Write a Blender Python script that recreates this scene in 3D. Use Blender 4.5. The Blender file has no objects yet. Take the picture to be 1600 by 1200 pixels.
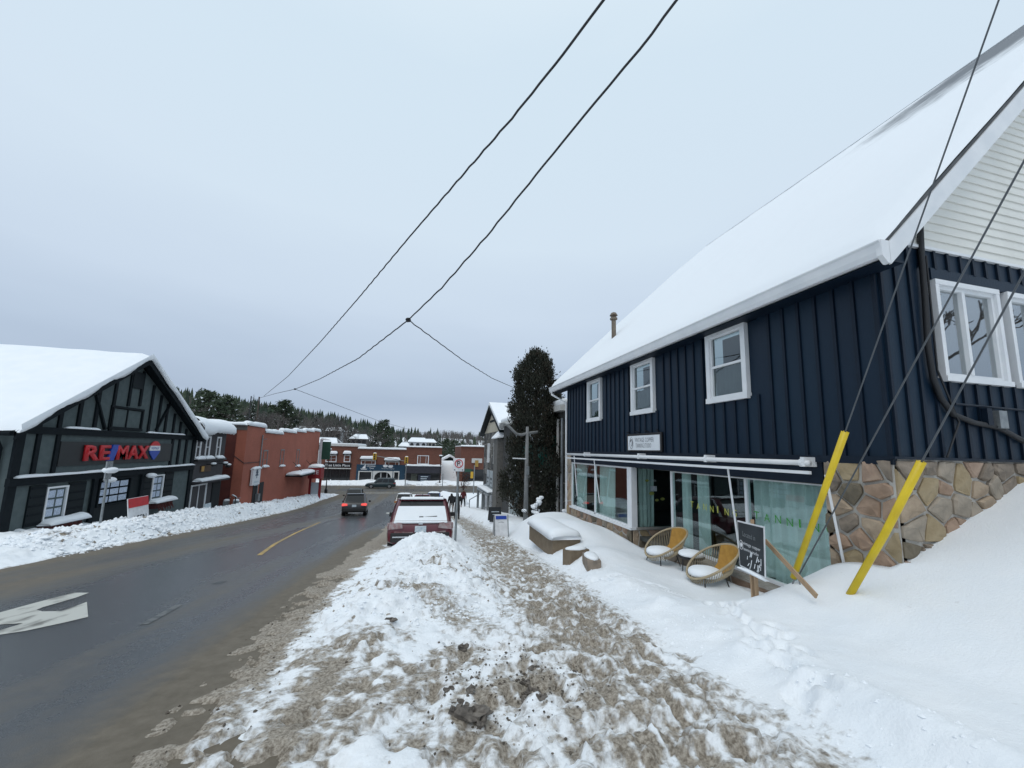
import bpy, math, random
import numpy as np
from mathutils import Vector, Matrix

# ------------------------------------------------------------------ camera, world, sun, exposure
SC = bpy.context.scene
COL = SC.collection
F, PITCH, ROLL, YAW, CX, CY = 609.44, math.radians(7.461), math.radians(-1.458), math.radians(13.697), 800.0, 624.78
_cy, _sy = math.cos(YAW), math.sin(YAW)
_fwd = np.array([_sy*math.cos(PITCH), _cy*math.cos(PITCH), math.sin(PITCH)])
_rt = np.array([_cy, -_sy, 0.0]); _dn = np.cross(_fwd, _rt)
_r2 = math.cos(ROLL)*_rt+math.sin(ROLL)*_dn; _d2 = -math.sin(ROLL)*_rt+math.cos(ROLL)*_dn
CAMM = np.array([_r2, _d2, _fwd])
cd = bpy.data.cameras.new('camera'); cam = bpy.data.objects.new('camera', cd); COL.objects.link(cam)
cd.sensor_width = 36.0; cd.lens = F*36.0/1600.0; cd.clip_end = 3000; cd.clip_start = 0.05
cd.shift_y = (CY-600.0)/1600.0; cd.shift_x = -(CX-800.0)/1600.0
cam.matrix_world = Matrix(((_r2[0], -_d2[0], -_fwd[0], 0), (_r2[1], -_d2[1], -_fwd[1], 0), (_r2[2], -_d2[2], -_fwd[2], 0), (0, 0, 0, 1)))
SC.camera = cam

SUN_EL, SUN_AZ = 58.0, 215.0     # azimuth measured from +Y, clockwise; a veiled sun behind and right of the camera
wd = bpy.data.worlds.new('World'); SC.world = wd; wd.use_nodes = True
def build_world():
    nt = wd.node_tree; nt.nodes.clear(); N = nt.nodes.new; L = nt.links.new
    out = N('ShaderNodeOutputWorld')
    sky = N('ShaderNodeTexSky'); sky.sky_type = 'NISHITA'; sky.sun_disc = False
    sky.sun_elevation = math.radians(SUN_EL); sky.sun_rotation = math.radians(SUN_AZ); sky.dust_density = 4.0
    b1 = N('ShaderNodeBackground'); b1.inputs[1].default_value = 0.08; L(sky.outputs[0], b1.inputs[0])
    tc = N('ShaderNodeTexCoord'); sep = N('ShaderNodeSeparateXYZ'); L(tc.outputs['Generated'], sep.inputs[0])
    mp = N('ShaderNodeMapping'); mp.inputs['Scale'].default_value = (1.3, 1.3, 5.0); L(tc.outputs['Generated'], mp.inputs[0])
    no = N('ShaderNodeTexNoise'); no.inputs['Scale'].default_value = 1.6; no.inputs['Detail'].default_value = 4; no.inputs['Roughness'].default_value = .45
    L(mp.outputs[0], no.inputs['Vector'])
    ma = N('ShaderNodeMath'); ma.operation = 'MULTIPLY_ADD'; ma.inputs[1].default_value = .16; L(no.outputs[0], ma.inputs[0])
    ad = N('ShaderNodeMath'); ad.operation = 'ADD'; ad.inputs[1].default_value = -.08; L(sep.outputs[2], ad.inputs[0]); L(ad.outputs[0], ma.inputs[2])
    cr = N('ShaderNodeValToRGB'); el = cr.color_ramp.elements
    stops = [(0.0, (.60, .695, .82)), (.05, (.53, .63, .775)), (.11, (.455, .555, .705)), (.19, (.53, .64, .79)), (.32, (.645, .76, .90)), (.50, (.72, .845, .965)), (.72, (.72, .86, .975)), (1.0, (.90, 1.01, 1.07))]
    el[0].position = stops[0][0]; el[0].color = stops[0][1]+(1,)
    el[1].position = stops[-1][0]; el[1].color = stops[-1][1]+(1,)
    for p, c in stops[1:-1]:
        e = el.new(p); e.color = c+(1,)
    L(ma.outputs[0], cr.inputs[0])
    b2 = N('ShaderNodeBackground'); b2.inputs[1].default_value = 1.0; L(cr.outputs[0], b2.inputs[0])
    mx = N('ShaderNodeMixShader'); mx.inputs[0].default_value = .90
    L(b1.outputs[0], mx.inputs[1]); L(b2.outputs[0], mx.inputs[2]); L(mx.outputs[0], out.inputs[0])
build_world()
sl = bpy.data.lights.new('sun', 'SUN'); sl.energy = 0.75; sl.angle = math.radians(30); sl.color = (1.0, .97, .93)
so = bpy.data.objects.new('sun', sl); COL.objects.link(so); so.location = (10, -20, 40)
_a, _e = math.radians(SUN_AZ), math.radians(SUN_EL)
_sd = Vector((math.sin(_a)*math.cos(_e), math.cos(_a)*math.cos(_e), math.sin(_e)))
so.rotation_euler = _sd.to_track_quat('Z', 'Y').to_euler()
SC.view_settings.view_transform = 'Standard'; SC.view_settings.look = 'None'
SC.view_settings.gamma = 1.0; SC.view_settings.use_curve_mapping = False
SC.view_settings.exposure = 0.0

# ------------------------------------------------------------------ pixel -> place helpers
def ray(x, y): return CAMM.T @ np.array([(x-CX)/F, (y-CY)/F, 1.0])
def atX(x, y, X): d = ray(x, y); return d*X/d[0]
def atY(x, y, Y): d = ray(x, y); return d*Y/d[1]
_k = np.array([[-60, 5.3], [-20, .73], [0, -1.55], [12, -2.9], [33.5, -5.37], [45, -6.45], [55, -6.95], [65, -7.12], [80, -7.2], [130, -7.25], [600, -7.25]])
_h = np.diff(_k[:, 0]); _s = np.diff(_k[:, 1])/_h; _m = np.zeros(len(_k)); _m[0] = _s[0]; _m[-1] = _s[-1]
for i in range(1, len(_k)-1):
    _m[i] = 0 if _s[i-1]*_s[i] <= 0 else 2*_s[i-1]*_s[i]/(_s[i-1]+_s[i])
def gz(Y):
    Y = np.clip(np.asarray(Y, float), -60, 599.9); i = np.searchsorted(_k[:, 0], Y, side='right')-1
    h = _h[i]; t = (Y-_k[i, 0])/h
    return (2*t**3-3*t*t+1)*_k[i, 1]+(t**3-2*t*t+t)*h*_m[i]+(-2*t**3+3*t*t)*_k[i+1, 1]+(t**3-t*t)*h*_m[i+1]
def gnd(x, y, dz=0.0):
    d = ray(x, y); ts = np.geomspace(.5, 400, 6000); f = d[2]*ts-(gz(d[1]*ts)+dz)
    k = int(np.argmax(f <= 0)); return d*ts[k]
def ss(a, b, x): t = np.clip((np.asarray(x, float)-a)/(b-a), 0, 1); return t*t*(3-2*t)

# ------------------------------------------------------------------ numpy noise
def _hash(ix, iy, seed):
    n = (ix.astype(np.int64)*374761393+iy.astype(np.int64)*668265263+seed*1442695041) & 0x7fffffff
    n = ((n ^ (n >> 13))*1274126177) & 0x7fffffff
    return ((n ^ (n >> 16)) & 0xffff)/65535.0
def vnoise(x, y, seed=0):
    ix, iy = np.floor(x), np.floor(y); fx, fy = x-ix, y-iy
    ux, uy = fx*fx*(3-2*fx), fy*fy*(3-2*fy); ix = ix.astype(np.int64); iy = iy.astype(np.int64)
    a, b, c, d = _hash(ix, iy, seed), _hash(ix+1, iy, seed), _hash(ix, iy+1, seed), _hash(ix+1, iy+1, seed)
    return (a*(1-ux)+b*ux)*(1-uy)+(c*(1-ux)+d*ux)*uy
def fbm(x, y, s=1.0, o=4, seed=0, g=.5):
    r = 0; amp = 1.0; tot = 0
    for k in range(o):
        r = r+amp*vnoise(x*s+17.3*k, y*s-9.1*k, seed+k); tot += amp; amp *= g; s *= 2.03
    return r/tot

# ------------------------------------------------------------------ materials
MATS = {}
def mat(name, col, rough=.6, col2=None, scale=6.0, bump=0.0, bscale=30.0, metal=0.0, stretch=(1, 1, 1), lo=.35, hi=.65, spec=None, emit=None, coat=0.0, detail=5.0):
    if name in MATS: return MATS[name]
    m = bpy.data.materials.new(name); m.use_nodes = True; nt = m.node_tree; p = nt.nodes['Principled BSDF']; N = nt.nodes.new; L = nt.links.new
    p.inputs['Roughness'].default_value = rough; p.inputs['Metallic'].default_value = metal
    if spec is not None: p.inputs['Specular IOR Level'].default_value = spec
    if coat: p.inputs['Coat Weight'].default_value = coat; p.inputs['Coat Roughness'].default_value = .08
    c4 = tuple(col)+(1,)
    tc = N('ShaderNodeTexCoord'); mp = N('ShaderNodeMapping'); mp.inputs['Scale'].default_value = stretch; L(tc.outputs['Object'], mp.inputs[0])
    if col2 is None: col2 = tuple(min(1, c*.82) for c in col)
    no = N('ShaderNodeTexNoise'); no.inputs['Scale'].default_value = scale; no.inputs['Detail'].default_value = detail; L(mp.outputs[0], no.inputs['Vector'])
    cr = N('ShaderNodeValToRGB'); cr.color_ramp.elements[0].position = lo; cr.color_ramp.elements[0].color = c4
    cr.color_ramp.elements[1].position = hi; cr.color_ramp.elements[1].color = tuple(col2)+(1,)
    L(no.outputs[0], cr.inputs[0]); L(cr.outputs[0], p.inputs['Base Color'])
    if bump:
        n2 = N('ShaderNodeTexNoise'); n2.inputs['Scale'].default_value = bscale; n2.inputs['Detail'].default_value = 6; L(mp.outputs[0], n2.inputs['Vector'])
        b = N('ShaderNodeBump'); b.inputs['Strength'].default_value = bump; b.inputs['Distance'].default_value = .02; L(n2.outputs[0], b.inputs['Height']); L(b.outputs[0], p.inputs['Normal'])
    if emit:
        p.inputs['Emission Color'].default_value = tuple(emit[:3])+(1,); p.inputs['Emission Strength'].default_value = emit[3]
    MATS[name] = m; return m
def glass(name, tint=(.75, .85, .85), dark=.0):
    m = bpy.data.materials.new(name); m.use_nodes = True; nt = m.node_tree; nt.nodes.clear(); N = nt.nodes.new; L = nt.links.new
    out = N('ShaderNodeOutputMaterial'); tr = N('ShaderNodeBsdfTransparent'); tr.inputs[0].default_value = tint+(1,)
    gl = N('ShaderNodeBsdfGlossy'); gl.inputs['Roughness'].default_value = .015; gl.inputs[0].default_value = (.95, .98, 1, 1)
    fr = N('ShaderNodeFresnel'); ge = N('ShaderNodeNewGeometry'); mr = N('ShaderNodeMapRange'); mr.inputs['To Min'].default_value = 1.5; mr.inputs['To Max'].default_value = 1/1.5; L(ge.outputs['Backfacing'], mr.inputs['Value']); L(mr.outputs[0], fr.inputs[0])
    tc = N('ShaderNodeTexCoord'); no = N('ShaderNodeTexNoise'); no.inputs['Scale'].default_value = 1.3; L(tc.outputs['Object'], no.inputs['Vector'])
    bp = N('ShaderNodeBump'); bp.inputs['Strength'].default_value = .02; bp.inputs['Distance'].default_value = .05; L(no.outputs[0], bp.inputs['Height']); L(bp.outputs[0], gl.inputs['Normal'])
    ad = N('ShaderNodeMath'); ad.operation = 'MULTIPLY_ADD'; ad.inputs[1].default_value = 1.0; ad.inputs[2].default_value = dark; ad.use_clamp = True; L(fr.outputs[0], ad.inputs[0])
    mx = N('ShaderNodeMixShader'); L(ad.outputs[0], mx.inputs[0]); L(tr.outputs[0], mx.inputs[1]); L(gl.outputs[0], mx.inputs[2]); L(mx.outputs[0], out.inputs[0])
    MATS[name] = m; return m
def snow_mat(name, attr=False, dirt=(.155, .128, .098), dirt2=(.43, .385, .325), bump=.35, bsc=26):
    m = bpy.data.materials.new(name); m.use_nodes = True; nt = m.node_tree; p = nt.nodes['Principled BSDF']; N = nt.nodes.new; L = nt.links.new
    p.inputs['Roughness'].default_value = .75; p.inputs['Specular IOR Level'].default_value = .25
    tc = N('ShaderNodeTexCoord')
    n1 = N('ShaderNodeTexNoise'); n1.inputs['Scale'].default_value = 1.7; n1.inputs['Detail'].default_value = 6; L(tc.outputs['Object'], n1.inputs['Vector'])
    cr = N('ShaderNodeValToRGB'); cr.color_ramp.elements[0].position = .3; cr.color_ramp.elements[0].color = (.83, .865, .90, 1); cr.color_ramp.elements[1].position = .7; cr.color_ramp.elements[1].color = (.88, .90, .92, 1)
    L(n1.outputs[0], cr.inputs[0]); last = cr.outputs[0]
    n2 = N('ShaderNodeTexNoise'); n2.inputs['Scale'].default_value = bsc; n2.inputs['Detail'].default_value = 8; n2.inputs['Roughness'].default_value = .65; L(tc.outputs['Object'], n2.inputs['Vector'])
    if attr:
        at = N('ShaderNodeAttribute'); at.attribute_name = 'dirt'
        n3 = N('ShaderNodeTexNoise'); n3.inputs['Scale'].default_value = 5.5; n3.inputs['Detail'].default_value = 10; n3.inputs['Roughness'].default_value = .72; L(tc.outputs['Object'], n3.inputs['Vector'])
        mpd = N('ShaderNodeMapping'); mpd.inputs['Scale'].default_value = (1.0, 1.15, 1.0); L(tc.outputs['Object'], mpd.inputs[0])
        n3b = N('ShaderNodeTexNoise'); n3b.inputs['Scale'].default_value = 13; n3b.inputs['Detail'].default_value = 5; n3b.inputs['Roughness'].default_value = .55; L(mpd.outputs[0], n3b.inputs['Vector'])
        sA = N('ShaderNodeMath'); sA.operation = 'MULTIPLY_ADD'; sA.inputs[1].default_value = 1.25; sA.inputs[2].default_value = -.625; L(n3b.outputs[0], sA.inputs[0])
        s = N('ShaderNodeMath'); s.operation = 'MULTIPLY_ADD'; s.inputs[1].default_value = 1.3; L(n3.outputs[0], s.inputs[0])
        sB = N('ShaderNodeMath'); sB.operation = 'ADD'; sB.inputs[1].default_value = -.65; L(sA.outputs[0], sB.inputs[0]); L(sB.outputs[0], s.inputs[2])
        a = N('ShaderNodeMath'); a.operation = 'ADD'; L(at.outputs['Fac'], a.inputs[0]); L(s.outputs[0], a.inputs[1])
        r = N('ShaderNodeMapRange'); r.interpolation_type = 'SMOOTHSTEP'; r.inputs['From Min'].default_value = .26; r.inputs['From Max'].default_value = .80; L(a.outputs[0], r.inputs['Value'])
        n4 = N('ShaderNodeTexNoise'); n4.inputs['Scale'].default_value = 38; n4.inputs['Detail'].default_value = 8; n4.inputs['Roughness'].default_value = .7; L(tc.outputs['Object'], n4.inputs['Vector'])
        c2 = N('ShaderNodeValToRGB'); c2.color_ramp.elements[0].position = .38; c2.color_ramp.elements[0].color = dirt+(1,); c2.color_ramp.elements[1].position = .62; c2.color_ramp.elements[1].color = dirt2+(1,)
        L(n4.outputs[0], c2.inputs[0])
        mx = N('ShaderNodeMix'); mx.data_type = 'RGBA'; L(r.outputs[0], mx.inputs[0]); L(last, mx.inputs[6]); L(c2.outputs[0], mx.inputs[7]); last = mx.outputs[2]
    L(last, p.inputs['Base Color'])
    b = N('ShaderNodeBump'); b.inputs['Strength'].default_value = bump; b.inputs['Distance'].default_value = .03; L(n2.outputs[0], b.inputs['Height']); L(b.outputs[0], p.inputs['Normal'])
    MATS[name] = m; return m
M_SNOW = snow_mat('snow'); M_SNOWF = snow_mat('snow_fluffy', bump=.22, bsc=14); M_SNOWD = snow_mat('snow_dirty', attr=True, bump=.45, bsc=42)
M_GLASS = glass('shop_glass', (.84, .92, .91), .02); M_GLASSD = glass('window_glass', (.6, .66, .66), .06)
M_NAVY = mat('navy_paint', (.0045, .0155, .032), .45, (.0065, .020, .040), 2.0, .10, 40, stretch=(1, 1, .25), spec=.25)
M_NAVY2 = mat('navy_paint_batten', (.003, .009, .020), .5, (.0045, .0125, .026), 3.0, .08, 40, spec=.25)
M_WHITE = mat('white_trim', (.78, .79, .80), .45, (.70, .72, .74), 3.0, .03)
M_VINYL = mat('cream_vinyl', (.76, .75, .70), .5, (.70, .69, .64), 1.5, .03, stretch=(1, 1, 4))
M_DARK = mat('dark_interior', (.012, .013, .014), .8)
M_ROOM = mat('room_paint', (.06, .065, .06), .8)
M_BLACK = mat('black_metal', (.012, .012, .013), .4)
M_RUBBER = mat('rubber', (.015, .015, .016), .85, bump=.1)
M_CURT = mat('teal_curtain', (.64, .68, .66), .85, (.72, .75, .73), 5, .1, 60)
M_MORTAR = mat('mortar', (.50, .48, .44), .95, (.38, .36, .33), 9, .4, 60)
M_STONES = [mat('stone_%d' % i, c, .85, c2, 5.5, .55, 22, detail=8) for i, (c, c2) in enumerate([((.38, .265, .19), (.26, .175, .12)), ((.28, .225, .175), (.17, .14, .11)), ((.43, .335, .24), (.29, .22, .155)), ((.18, .15, .105), (.12, .10, .07)), ((.30, .205, .15), (.40, .29, .215)), ((.37, .31, .245), (.25, .215, .17)), ((.29, .22, .125), (.37, .29, .18))])]
M_GLASSR = glass('gable_glass', (.5, .55, .55), .30)
M_YEL = mat('yellow_plastic', (.72, .52, .01), .42, (.60, .42, .01), 4, .05)
M_STEEL = mat('galvanised', (.30, .32, .33), .45, (.22, .24, .25), 12, .1, metal=.6)
M_WIRE = mat('cable', (.018, .019, .022), .6)
M_WIRE2 = mat('guy_strand', (.10, .11, .12), .5, metal=.3)
M_WOOD = mat('lath_wood', (.42, .29, .18), .75, (.33, .22, .13), 8, .2, 40, stretch=(1, 1, .2))
M_CONC = mat('concrete', (.27, .25, .21), .9, (.21, .19, .16), 6, .3, 40)
M_GREYC = mat('grey_concrete', (.23, .235, .235), .85, (.17, .175, .175), 6, .25, 40)
M_TAN = mat('tan_block', (.20, .155, .105), .9, (.16, .12, .08), 6, .3, 40)
M_PLATE = mat('plate', (.62, .66, .68), .5, (.35, .45, .52), 18)

# ------------------------------------------------------------------ mesh builder
class MB:
    def __init__(s): s.v = []; s.f = []; s.mi = []; s.cur = 0
    def add(s, vs, fs):
        b = len(s.v); s.v += [tuple(map(float, v)) for v in vs]; s.f += [tuple(b+i for i in f) for f in fs]; s.mi += [s.cur]*len(fs); return s
    def box(s, a, b):
        x0, y0, z0 = a; x1, y1, z1 = b
        if x1 < x0: x0, x1 = x1, x0
        if y1 < y0: y0, y1 = y1, y0
        if z1 < z0: z0, z1 = z1, z0
        return s.add([(x0, y0, z0), (x1, y0, z0), (x1, y1, z0), (x0, y1, z0), (x0, y0, z1), (x1, y0, z1), (x1, y1, z1), (x0, y1, z1)],
                     [(0, 3, 2, 1), (4, 5, 6, 7), (0, 1, 5, 4), (1, 2, 6, 5), (2, 3, 7, 6), (3, 0, 4, 7)])
    def prism(s, poly, d):
        n = len(poly); P = [Vector(p) for p in poly]; d = Vector(d); nor = Vector((0, 0, 0))
        for i in range(n): nor += P[i].cross(P[(i+1) % n])
        if nor.dot(d) > 0: P = P[::-1]
        return s.add(P+[p+d for p in P], [tuple(range(n)), tuple(range(2*n-1, n-1, -1))]+[(i, i+n, (i+1) % n+n, (i+1) % n) for i in range(n)])
    def bar(s, p, q, w, h=None, up=(0, 0, 1)):
        h = w if h is None else h; p = Vector(p); q = Vector(q); d = (q-p).normalized(); u = Vector(up)
        if abs(d.dot(u)) > .98: u = Vector((1, 0, 0))
        a = d.cross(u).normalized()*w/2; b = a.cross(d).normalized()*h/2
        return s.prism([p-a-b, p+a-b, p+a+b, p-a+b], q-p)
    def tube(s, pts, r, n=6, cap=True):
        P = [Vector(p) for p in pts]; R = r if isinstance(r, (list, tuple)) else [r]*len(P); vs = []; fs = []; pa = None
        for i, p in enumerate(P):
            d = (P[min(i+1, len(P)-1)]-P[max(i-1, 0)]).normalized()
            if pa is None: pa = d.cross(Vector((0, 0, 1)) if abs(d.z) < .9 else Vector((1, 0, 0))).normalized()
            else:
                pa = pa-d*pa.dot(d); pa = pa.normalized() if pa.length > 1e-6 else d.orthogonal().normalized()
            pb = d.cross(pa)
            for k in range(n): t = 2*math.pi*k/n; vs.append(p+(pa*math.cos(t)+pb*math.sin(t))*R[i])
        for i in range(len(P)-1):
            for k in range(n): a = i*n+k; b = i*n+(k+1) % n; fs.append((a, b, b+n, a+n))
        if cap: fs += [tuple(range(n-1, -1, -1)), tuple(range((len(P)-1)*n, len(P)*n))]
        return s.add(vs, fs)
    def lathe(s, c, prof, n=12):
        c = Vector(c); vs = []; fs = []
        for r, z in prof:
            for k in range(n): t = 2*math.pi*k/n; vs.append(c+Vector((r*math.cos(t), r*math.sin(t), z)))
        for i in range(len(prof)-1):
            for k in range(n): a = i*n+k; b = i*n+(k+1) % n; fs.append((a, b, b+n, a+n))
        fs += [tuple(range(n-1, -1, -1)), tuple(range((len(prof)-1)*n, len(prof)*n))]
        return s.add(vs, fs)
    def blob(s, c, r, seed=0, amp=.25, nu=10, nv=7, flat=None):
        rnd = random.Random(seed); ph = [rnd.uniform(0, 6.28) for _ in range(6)]; vs = []; fs = []
        for j in range(nv+1):
            th = math.pi*j/nv
            for i in range(nu):
                a = 2*math.pi*i/nu; q = 1+amp*(math.sin(2*a+ph[0])*.4+math.sin(3*th+ph[1])*.4+math.sin(3*a+2*th+ph[2])*.3+rnd.uniform(-.3, .3))
                if j in (0, nv): q = 1
                z = math.cos(th)*q
                if flat is not None: z = max(z, flat)
                vs.append((c[0]+r[0]*math.sin(th)*math.cos(a)*q, c[1]+r[1]*math.sin(th)*math.sin(a)*q, c[2]+r[2]*z))
        for j in range(nv):
            for i in range(nu): fs.append((j*nu+i, (j+1)*nu+i, (j+1)*nu+(i+1) % nu, j*nu+(i+1) % nu))
        return s.add(vs, fs)
    def mesh(s, name, mats, off=(0, 0, 0), smooth=False):
        me = bpy.data.meshes.new(name); o = Vector(off)
        me.from_pydata([(v[0]-o.x, v[1]-o.y, v[2]-o.z) for v in s.v], [], s.f)
        for m in (mats if isinstance(mats, (list, tuple)) else [mats]): me.materials.append(m)
        if any(s.mi): me.polygons.foreach_set('material_index', s.mi)
        if smooth: me.polygons.foreach_set('use_smooth', [True]*len(me.polygons))
        me.update(); return me
    def build(s, name, mats, parent=None, smooth=False, local=False, kind=None, bevel=0):
        off = (0, 0, 0) if (local or parent is None) else wloc(parent)
        o = bpy.data.objects.new(name, s.mesh(name, mats, off, smooth)); COL.objects.link(o)
        if parent is not None: o.parent = parent
        if kind: o['kind'] = kind
        if bevel:
            b = o.modifiers.new('bevel', 'BEVEL'); b.width = bevel; b.segments = 2; b.limit_method = 'ANGLE'
        return o
def wloc(o):
    v = Vector((0, 0, 0))
    while o is not None: v += o.location; o = o.parent
    return v
def tag(o, label, cat, group=None):
    o['label'] = label; o['category'] = cat
    if group: o['group'] = group
    return o
def thing(name, label, cat, loc=(0, 0, 0), rz=0, group=None, rx=0):
    o = bpy.data.objects.new(name, None); COL.objects.link(o); o.empty_display_size = .2
    o.location = tuple(map(float, loc)); o.rotation_euler = (rx, 0, rz); return tag(o, label, cat, group)
def base(o, loc):          # move a single-mesh thing's origin to its base
    loc = Vector(loc); me = o.data; me.transform(Matrix.Translation(-loc)); o.location = loc; return o
def copy_tree(o, parent=None):
    c = o.copy(); COL.objects.link(c); c.parent = parent
    for ch in list(o.children): copy_tree(ch, c)
    return c
def inst(name, me, parent, loc, rot=(0, 0, 0), scl=(1, 1, 1)):
    o = bpy.data.objects.new(name, me); COL.objects.link(o); o.parent = parent; o.location = Vector(loc)-wloc(parent) if parent else Vector(loc); o.rotation_euler = rot; o.scale = scl; return o
def text(name, s, origin, u, v, w, h, m, parent, depth=.004, off=0.0, local=False, align='L'):
    cu = bpy.data.curves.new('t', 'FONT'); cu.body = s; cu.size = 1; cu.resolution_u = 2; cu.space_character = 1.05; cu.offset = off
    ob = bpy.data.objects.new('t', cu); COL.objects.link(ob)
    bpy.context.view_layer.update()
    me = bpy.data.meshes.new_from_object(ob.evaluated_get(bpy.context.evaluated_depsgraph_get()))
    COL.objects.unlink(ob); bpy.data.objects.remove(ob); bpy.data.curves.remove(cu)
    n = len(me.vertices); co = np.zeros(n*3); me.vertices.foreach_get('co', co); co = co.reshape(-1, 3)
    mn, mx = co[:, :2].min(0), co[:, :2].max(0); sx = w/(mx[0]-mn[0]); sy = h/(mx[1]-mn[1])
    u = np.array(Vector(u).normalized()); v = np.array(Vector(v).normalized()); nn = np.cross(u, v)
    P = np.array(origin, float)+np.outer((co[:, 0]-mn[0])*sx, u)+np.outer((co[:, 1]-mn[1])*sy, v)+nn*depth
    if parent is not None and not local: P = P-np.array(wloc(parent))
    me.vertices.foreach_set('co', P.ravel()); me.materials.clear(); me.materials.append(m); me.name = name; me.update()
    o = bpy.data.objects.new(name, me); COL.objects.link(o); o.parent = parent; return o
def grid_mesh(name, xs, ys, Z, m, kind=None, dirt=None, smooth=True, faces=None):
    nx, ny = len(xs), len(ys); XX, YY = np.meshgrid(xs, ys) if xs.ndim == 1 else (xs, ys)
    if xs.ndim > 1: ny, nx = xs.shape
    co = np.stack([XX, YY, Z], -1).reshape(-1, 3)
    j, i = np.meshgrid(np.arange(ny-1), np.arange(nx-1), indexing='ij'); a = (j*nx+i).ravel()
    q = np.stack([a, a+1, a+nx+1, a+nx], -1)
    if faces is not None:
        q = q[faces.ravel()]; used = np.unique(q); rm = np.full(len(co), -1); rm[used] = np.arange(len(used)); q = rm[q]; co = co[used]
        if dirt is not None: dirt = dirt.ravel()[used]
    me = bpy.data.meshes.new(name); me.vertices.add(len(co)); me.vertices.foreach_set('co', co.ravel())
    me.loops.add(q.size); me.loops.foreach_set('vertex_index', q.ravel().astype(np.int32)); me.polygons.add(len(q))
    me.polygons.foreach_set('loop_start', np.arange(0, q.size, 4, dtype=np.int32)); me.update(calc_edges=True)
    if smooth: me.polygons.foreach_set('use_smooth', np.ones(len(q), bool))
    if dirt is not None:
        at = me.attributes.new('dirt', 'FLOAT', 'POINT'); at.data.foreach_set('value', np.asarray(dirt, np.float32).ravel())
    me.materials.append(m); o = bpy.data.objects.new(name, me); COL.objects.link(o)
    if kind: o['kind'] = kind
    return o
UY, UZ, UX = (0, 1, 0), (0, 0, 1), (1, 0, 0)

# ------------------------------------------------------------------ ground, road, hills
def hill(X, Y):
    return 13*ss(92, 170, Y)*ss(0, -75, X)+14*ss(150, 300, Y)*ss(-40, -160, X)+15*ss(170, 420, Y)*(1+.25*np.sin(X*.021+1.0))
def lroad(Y): return np.interp(Y, [-30, 11, 19, 30, 41, 55, 62, 64], [-8.0, -8.5, -9.4, -10.6, -11.4, -11.5, -10.8, -10.6])
gx = np.concatenate([np.arange(-600, -60, 20), np.arange(-60, 60, 3.0), np.arange(60, 601, 20)])
gy = np.concatenate([np.arange(-60, 90, 3.0), np.arange(90, 700, 10)])
GX, GY = np.meshgrid(gx, gy)
grid_mesh('ground', gx, gy, gz(GY)-.06+hill(GX, GY)*1.0, M_SNOW, 'structure')

def road_mat():
    m = bpy.data.materials.new('wet_asphalt'); m.use_nodes = True; nt = m.node_tree; p = nt.nodes['Principled BSDF']; N = nt.nodes.new; L = nt.links.new
    tc = N('ShaderNodeTexCoord'); at = N('ShaderNodeAttribute'); at.attribute_name = 'dirt'
    mp = N('ShaderNodeMapping'); mp.inputs['Scale'].default_value = (1.1, .10, 1); L(tc.outputs['Object'], mp.inputs[0])
    n1 = N('ShaderNodeTexNoise'); n1.inputs['Scale'].default_value = 1.5; n1.inputs['Detail'].default_value = 7; n1.inputs['Roughness'].default_value = .6; L(mp.outputs[0], n1.inputs['Vector'])
    n2 = N('ShaderNodeTexNoise'); n2.inputs['Scale'].default_value = 130; n2.inputs['Detail'].default_value = 4; L(tc.outputs['Object'], n2.inputs['Vector'])
    n3 = N('ShaderNodeTexNoise'); n3.inputs['Scale'].default_value = 7; n3.inputs['Detail'].default_value = 8; n3.inputs['Roughness'].default_value = .7; L(tc.outputs['Object'], n3.inputs['Vector'])
    s = N('ShaderNodeMath'); s.operation = 'MULTIPLY_ADD'; s.inputs[1].default_value = 1.0; s.inputs[2].default_value = -.5; L(n1.outputs[0], s.inputs[0])
    s3 = N('ShaderNodeMath'); s3.operation = 'MULTIPLY_ADD'; s3.inputs[1].default_value = .5; s3.inputs[2].default_value = -.25; L(n3.outputs[0], s3.inputs[0])
    a0 = N('ShaderNodeMath'); a0.operation = 'ADD'; L(s.outputs[0], a0.inputs[0]); L(s3.outputs[0], a0.inputs[1])
    a = N('ShaderNodeMath'); a.operation = 'ADD'; L(at.outputs['Fac'], a.inputs[0]); L(a0.outputs[0], a.inputs[1])
    r = N('ShaderNodeMapRange'); r.inputs['From Min'].default_value = .15; r.inputs['From Max'].default_value = .8; L(a.outputs[0], r.inputs['Value'])
    c1 = N('ShaderNodeValToRGB'); c1.color_ramp.elements[0].position = .3; c1.color_ramp.elements[0].color = (.042, .046, .050, 1); c1.color_ramp.elements[1].position = .75; c1.color_ramp.elements[1].color = (.066, .074, .082, 1); L(n2.outputs[0], c1.inputs[0])
    c2 = N('ShaderNodeValToRGB'); c2.color_ramp.elements[0].position = .3; c2.color_ramp.elements[0].color = (.105, .088, .064, 1); c2.color_ramp.elements[1].position = .75; c2.color_ramp.elements[1].color = (.17, .145, .112, 1); L(n3.outputs[0], c2.inputs[0])
    mx = N('ShaderNodeMix'); mx.data_type = 'RGBA'; L(r.outputs[0], mx.inputs[0]); L(c1.outputs[0], mx.inputs[6]); L(c2.outputs[0], mx.inputs[7]); L(mx.outputs[2], p.inputs['Base Color'])
    rr = N('ShaderNodeMapRange'); rr.inputs['To Min'].default_value = .24; rr.inputs['To Max'].default_value = .85; L(r.outputs[0], rr.inputs['Value']); L(rr.outputs[0], p.inputs['Roughness'])
    b = N('ShaderNodeBump'); b.inputs['Strength'].default_value = .25; b.inputs['Distance'].default_value = .01; L(n2.outputs[0], b.inputs['Height']); L(b.outputs[0], p.inputs['Normal'])
    return m
M_ROAD = road_mat()
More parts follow.
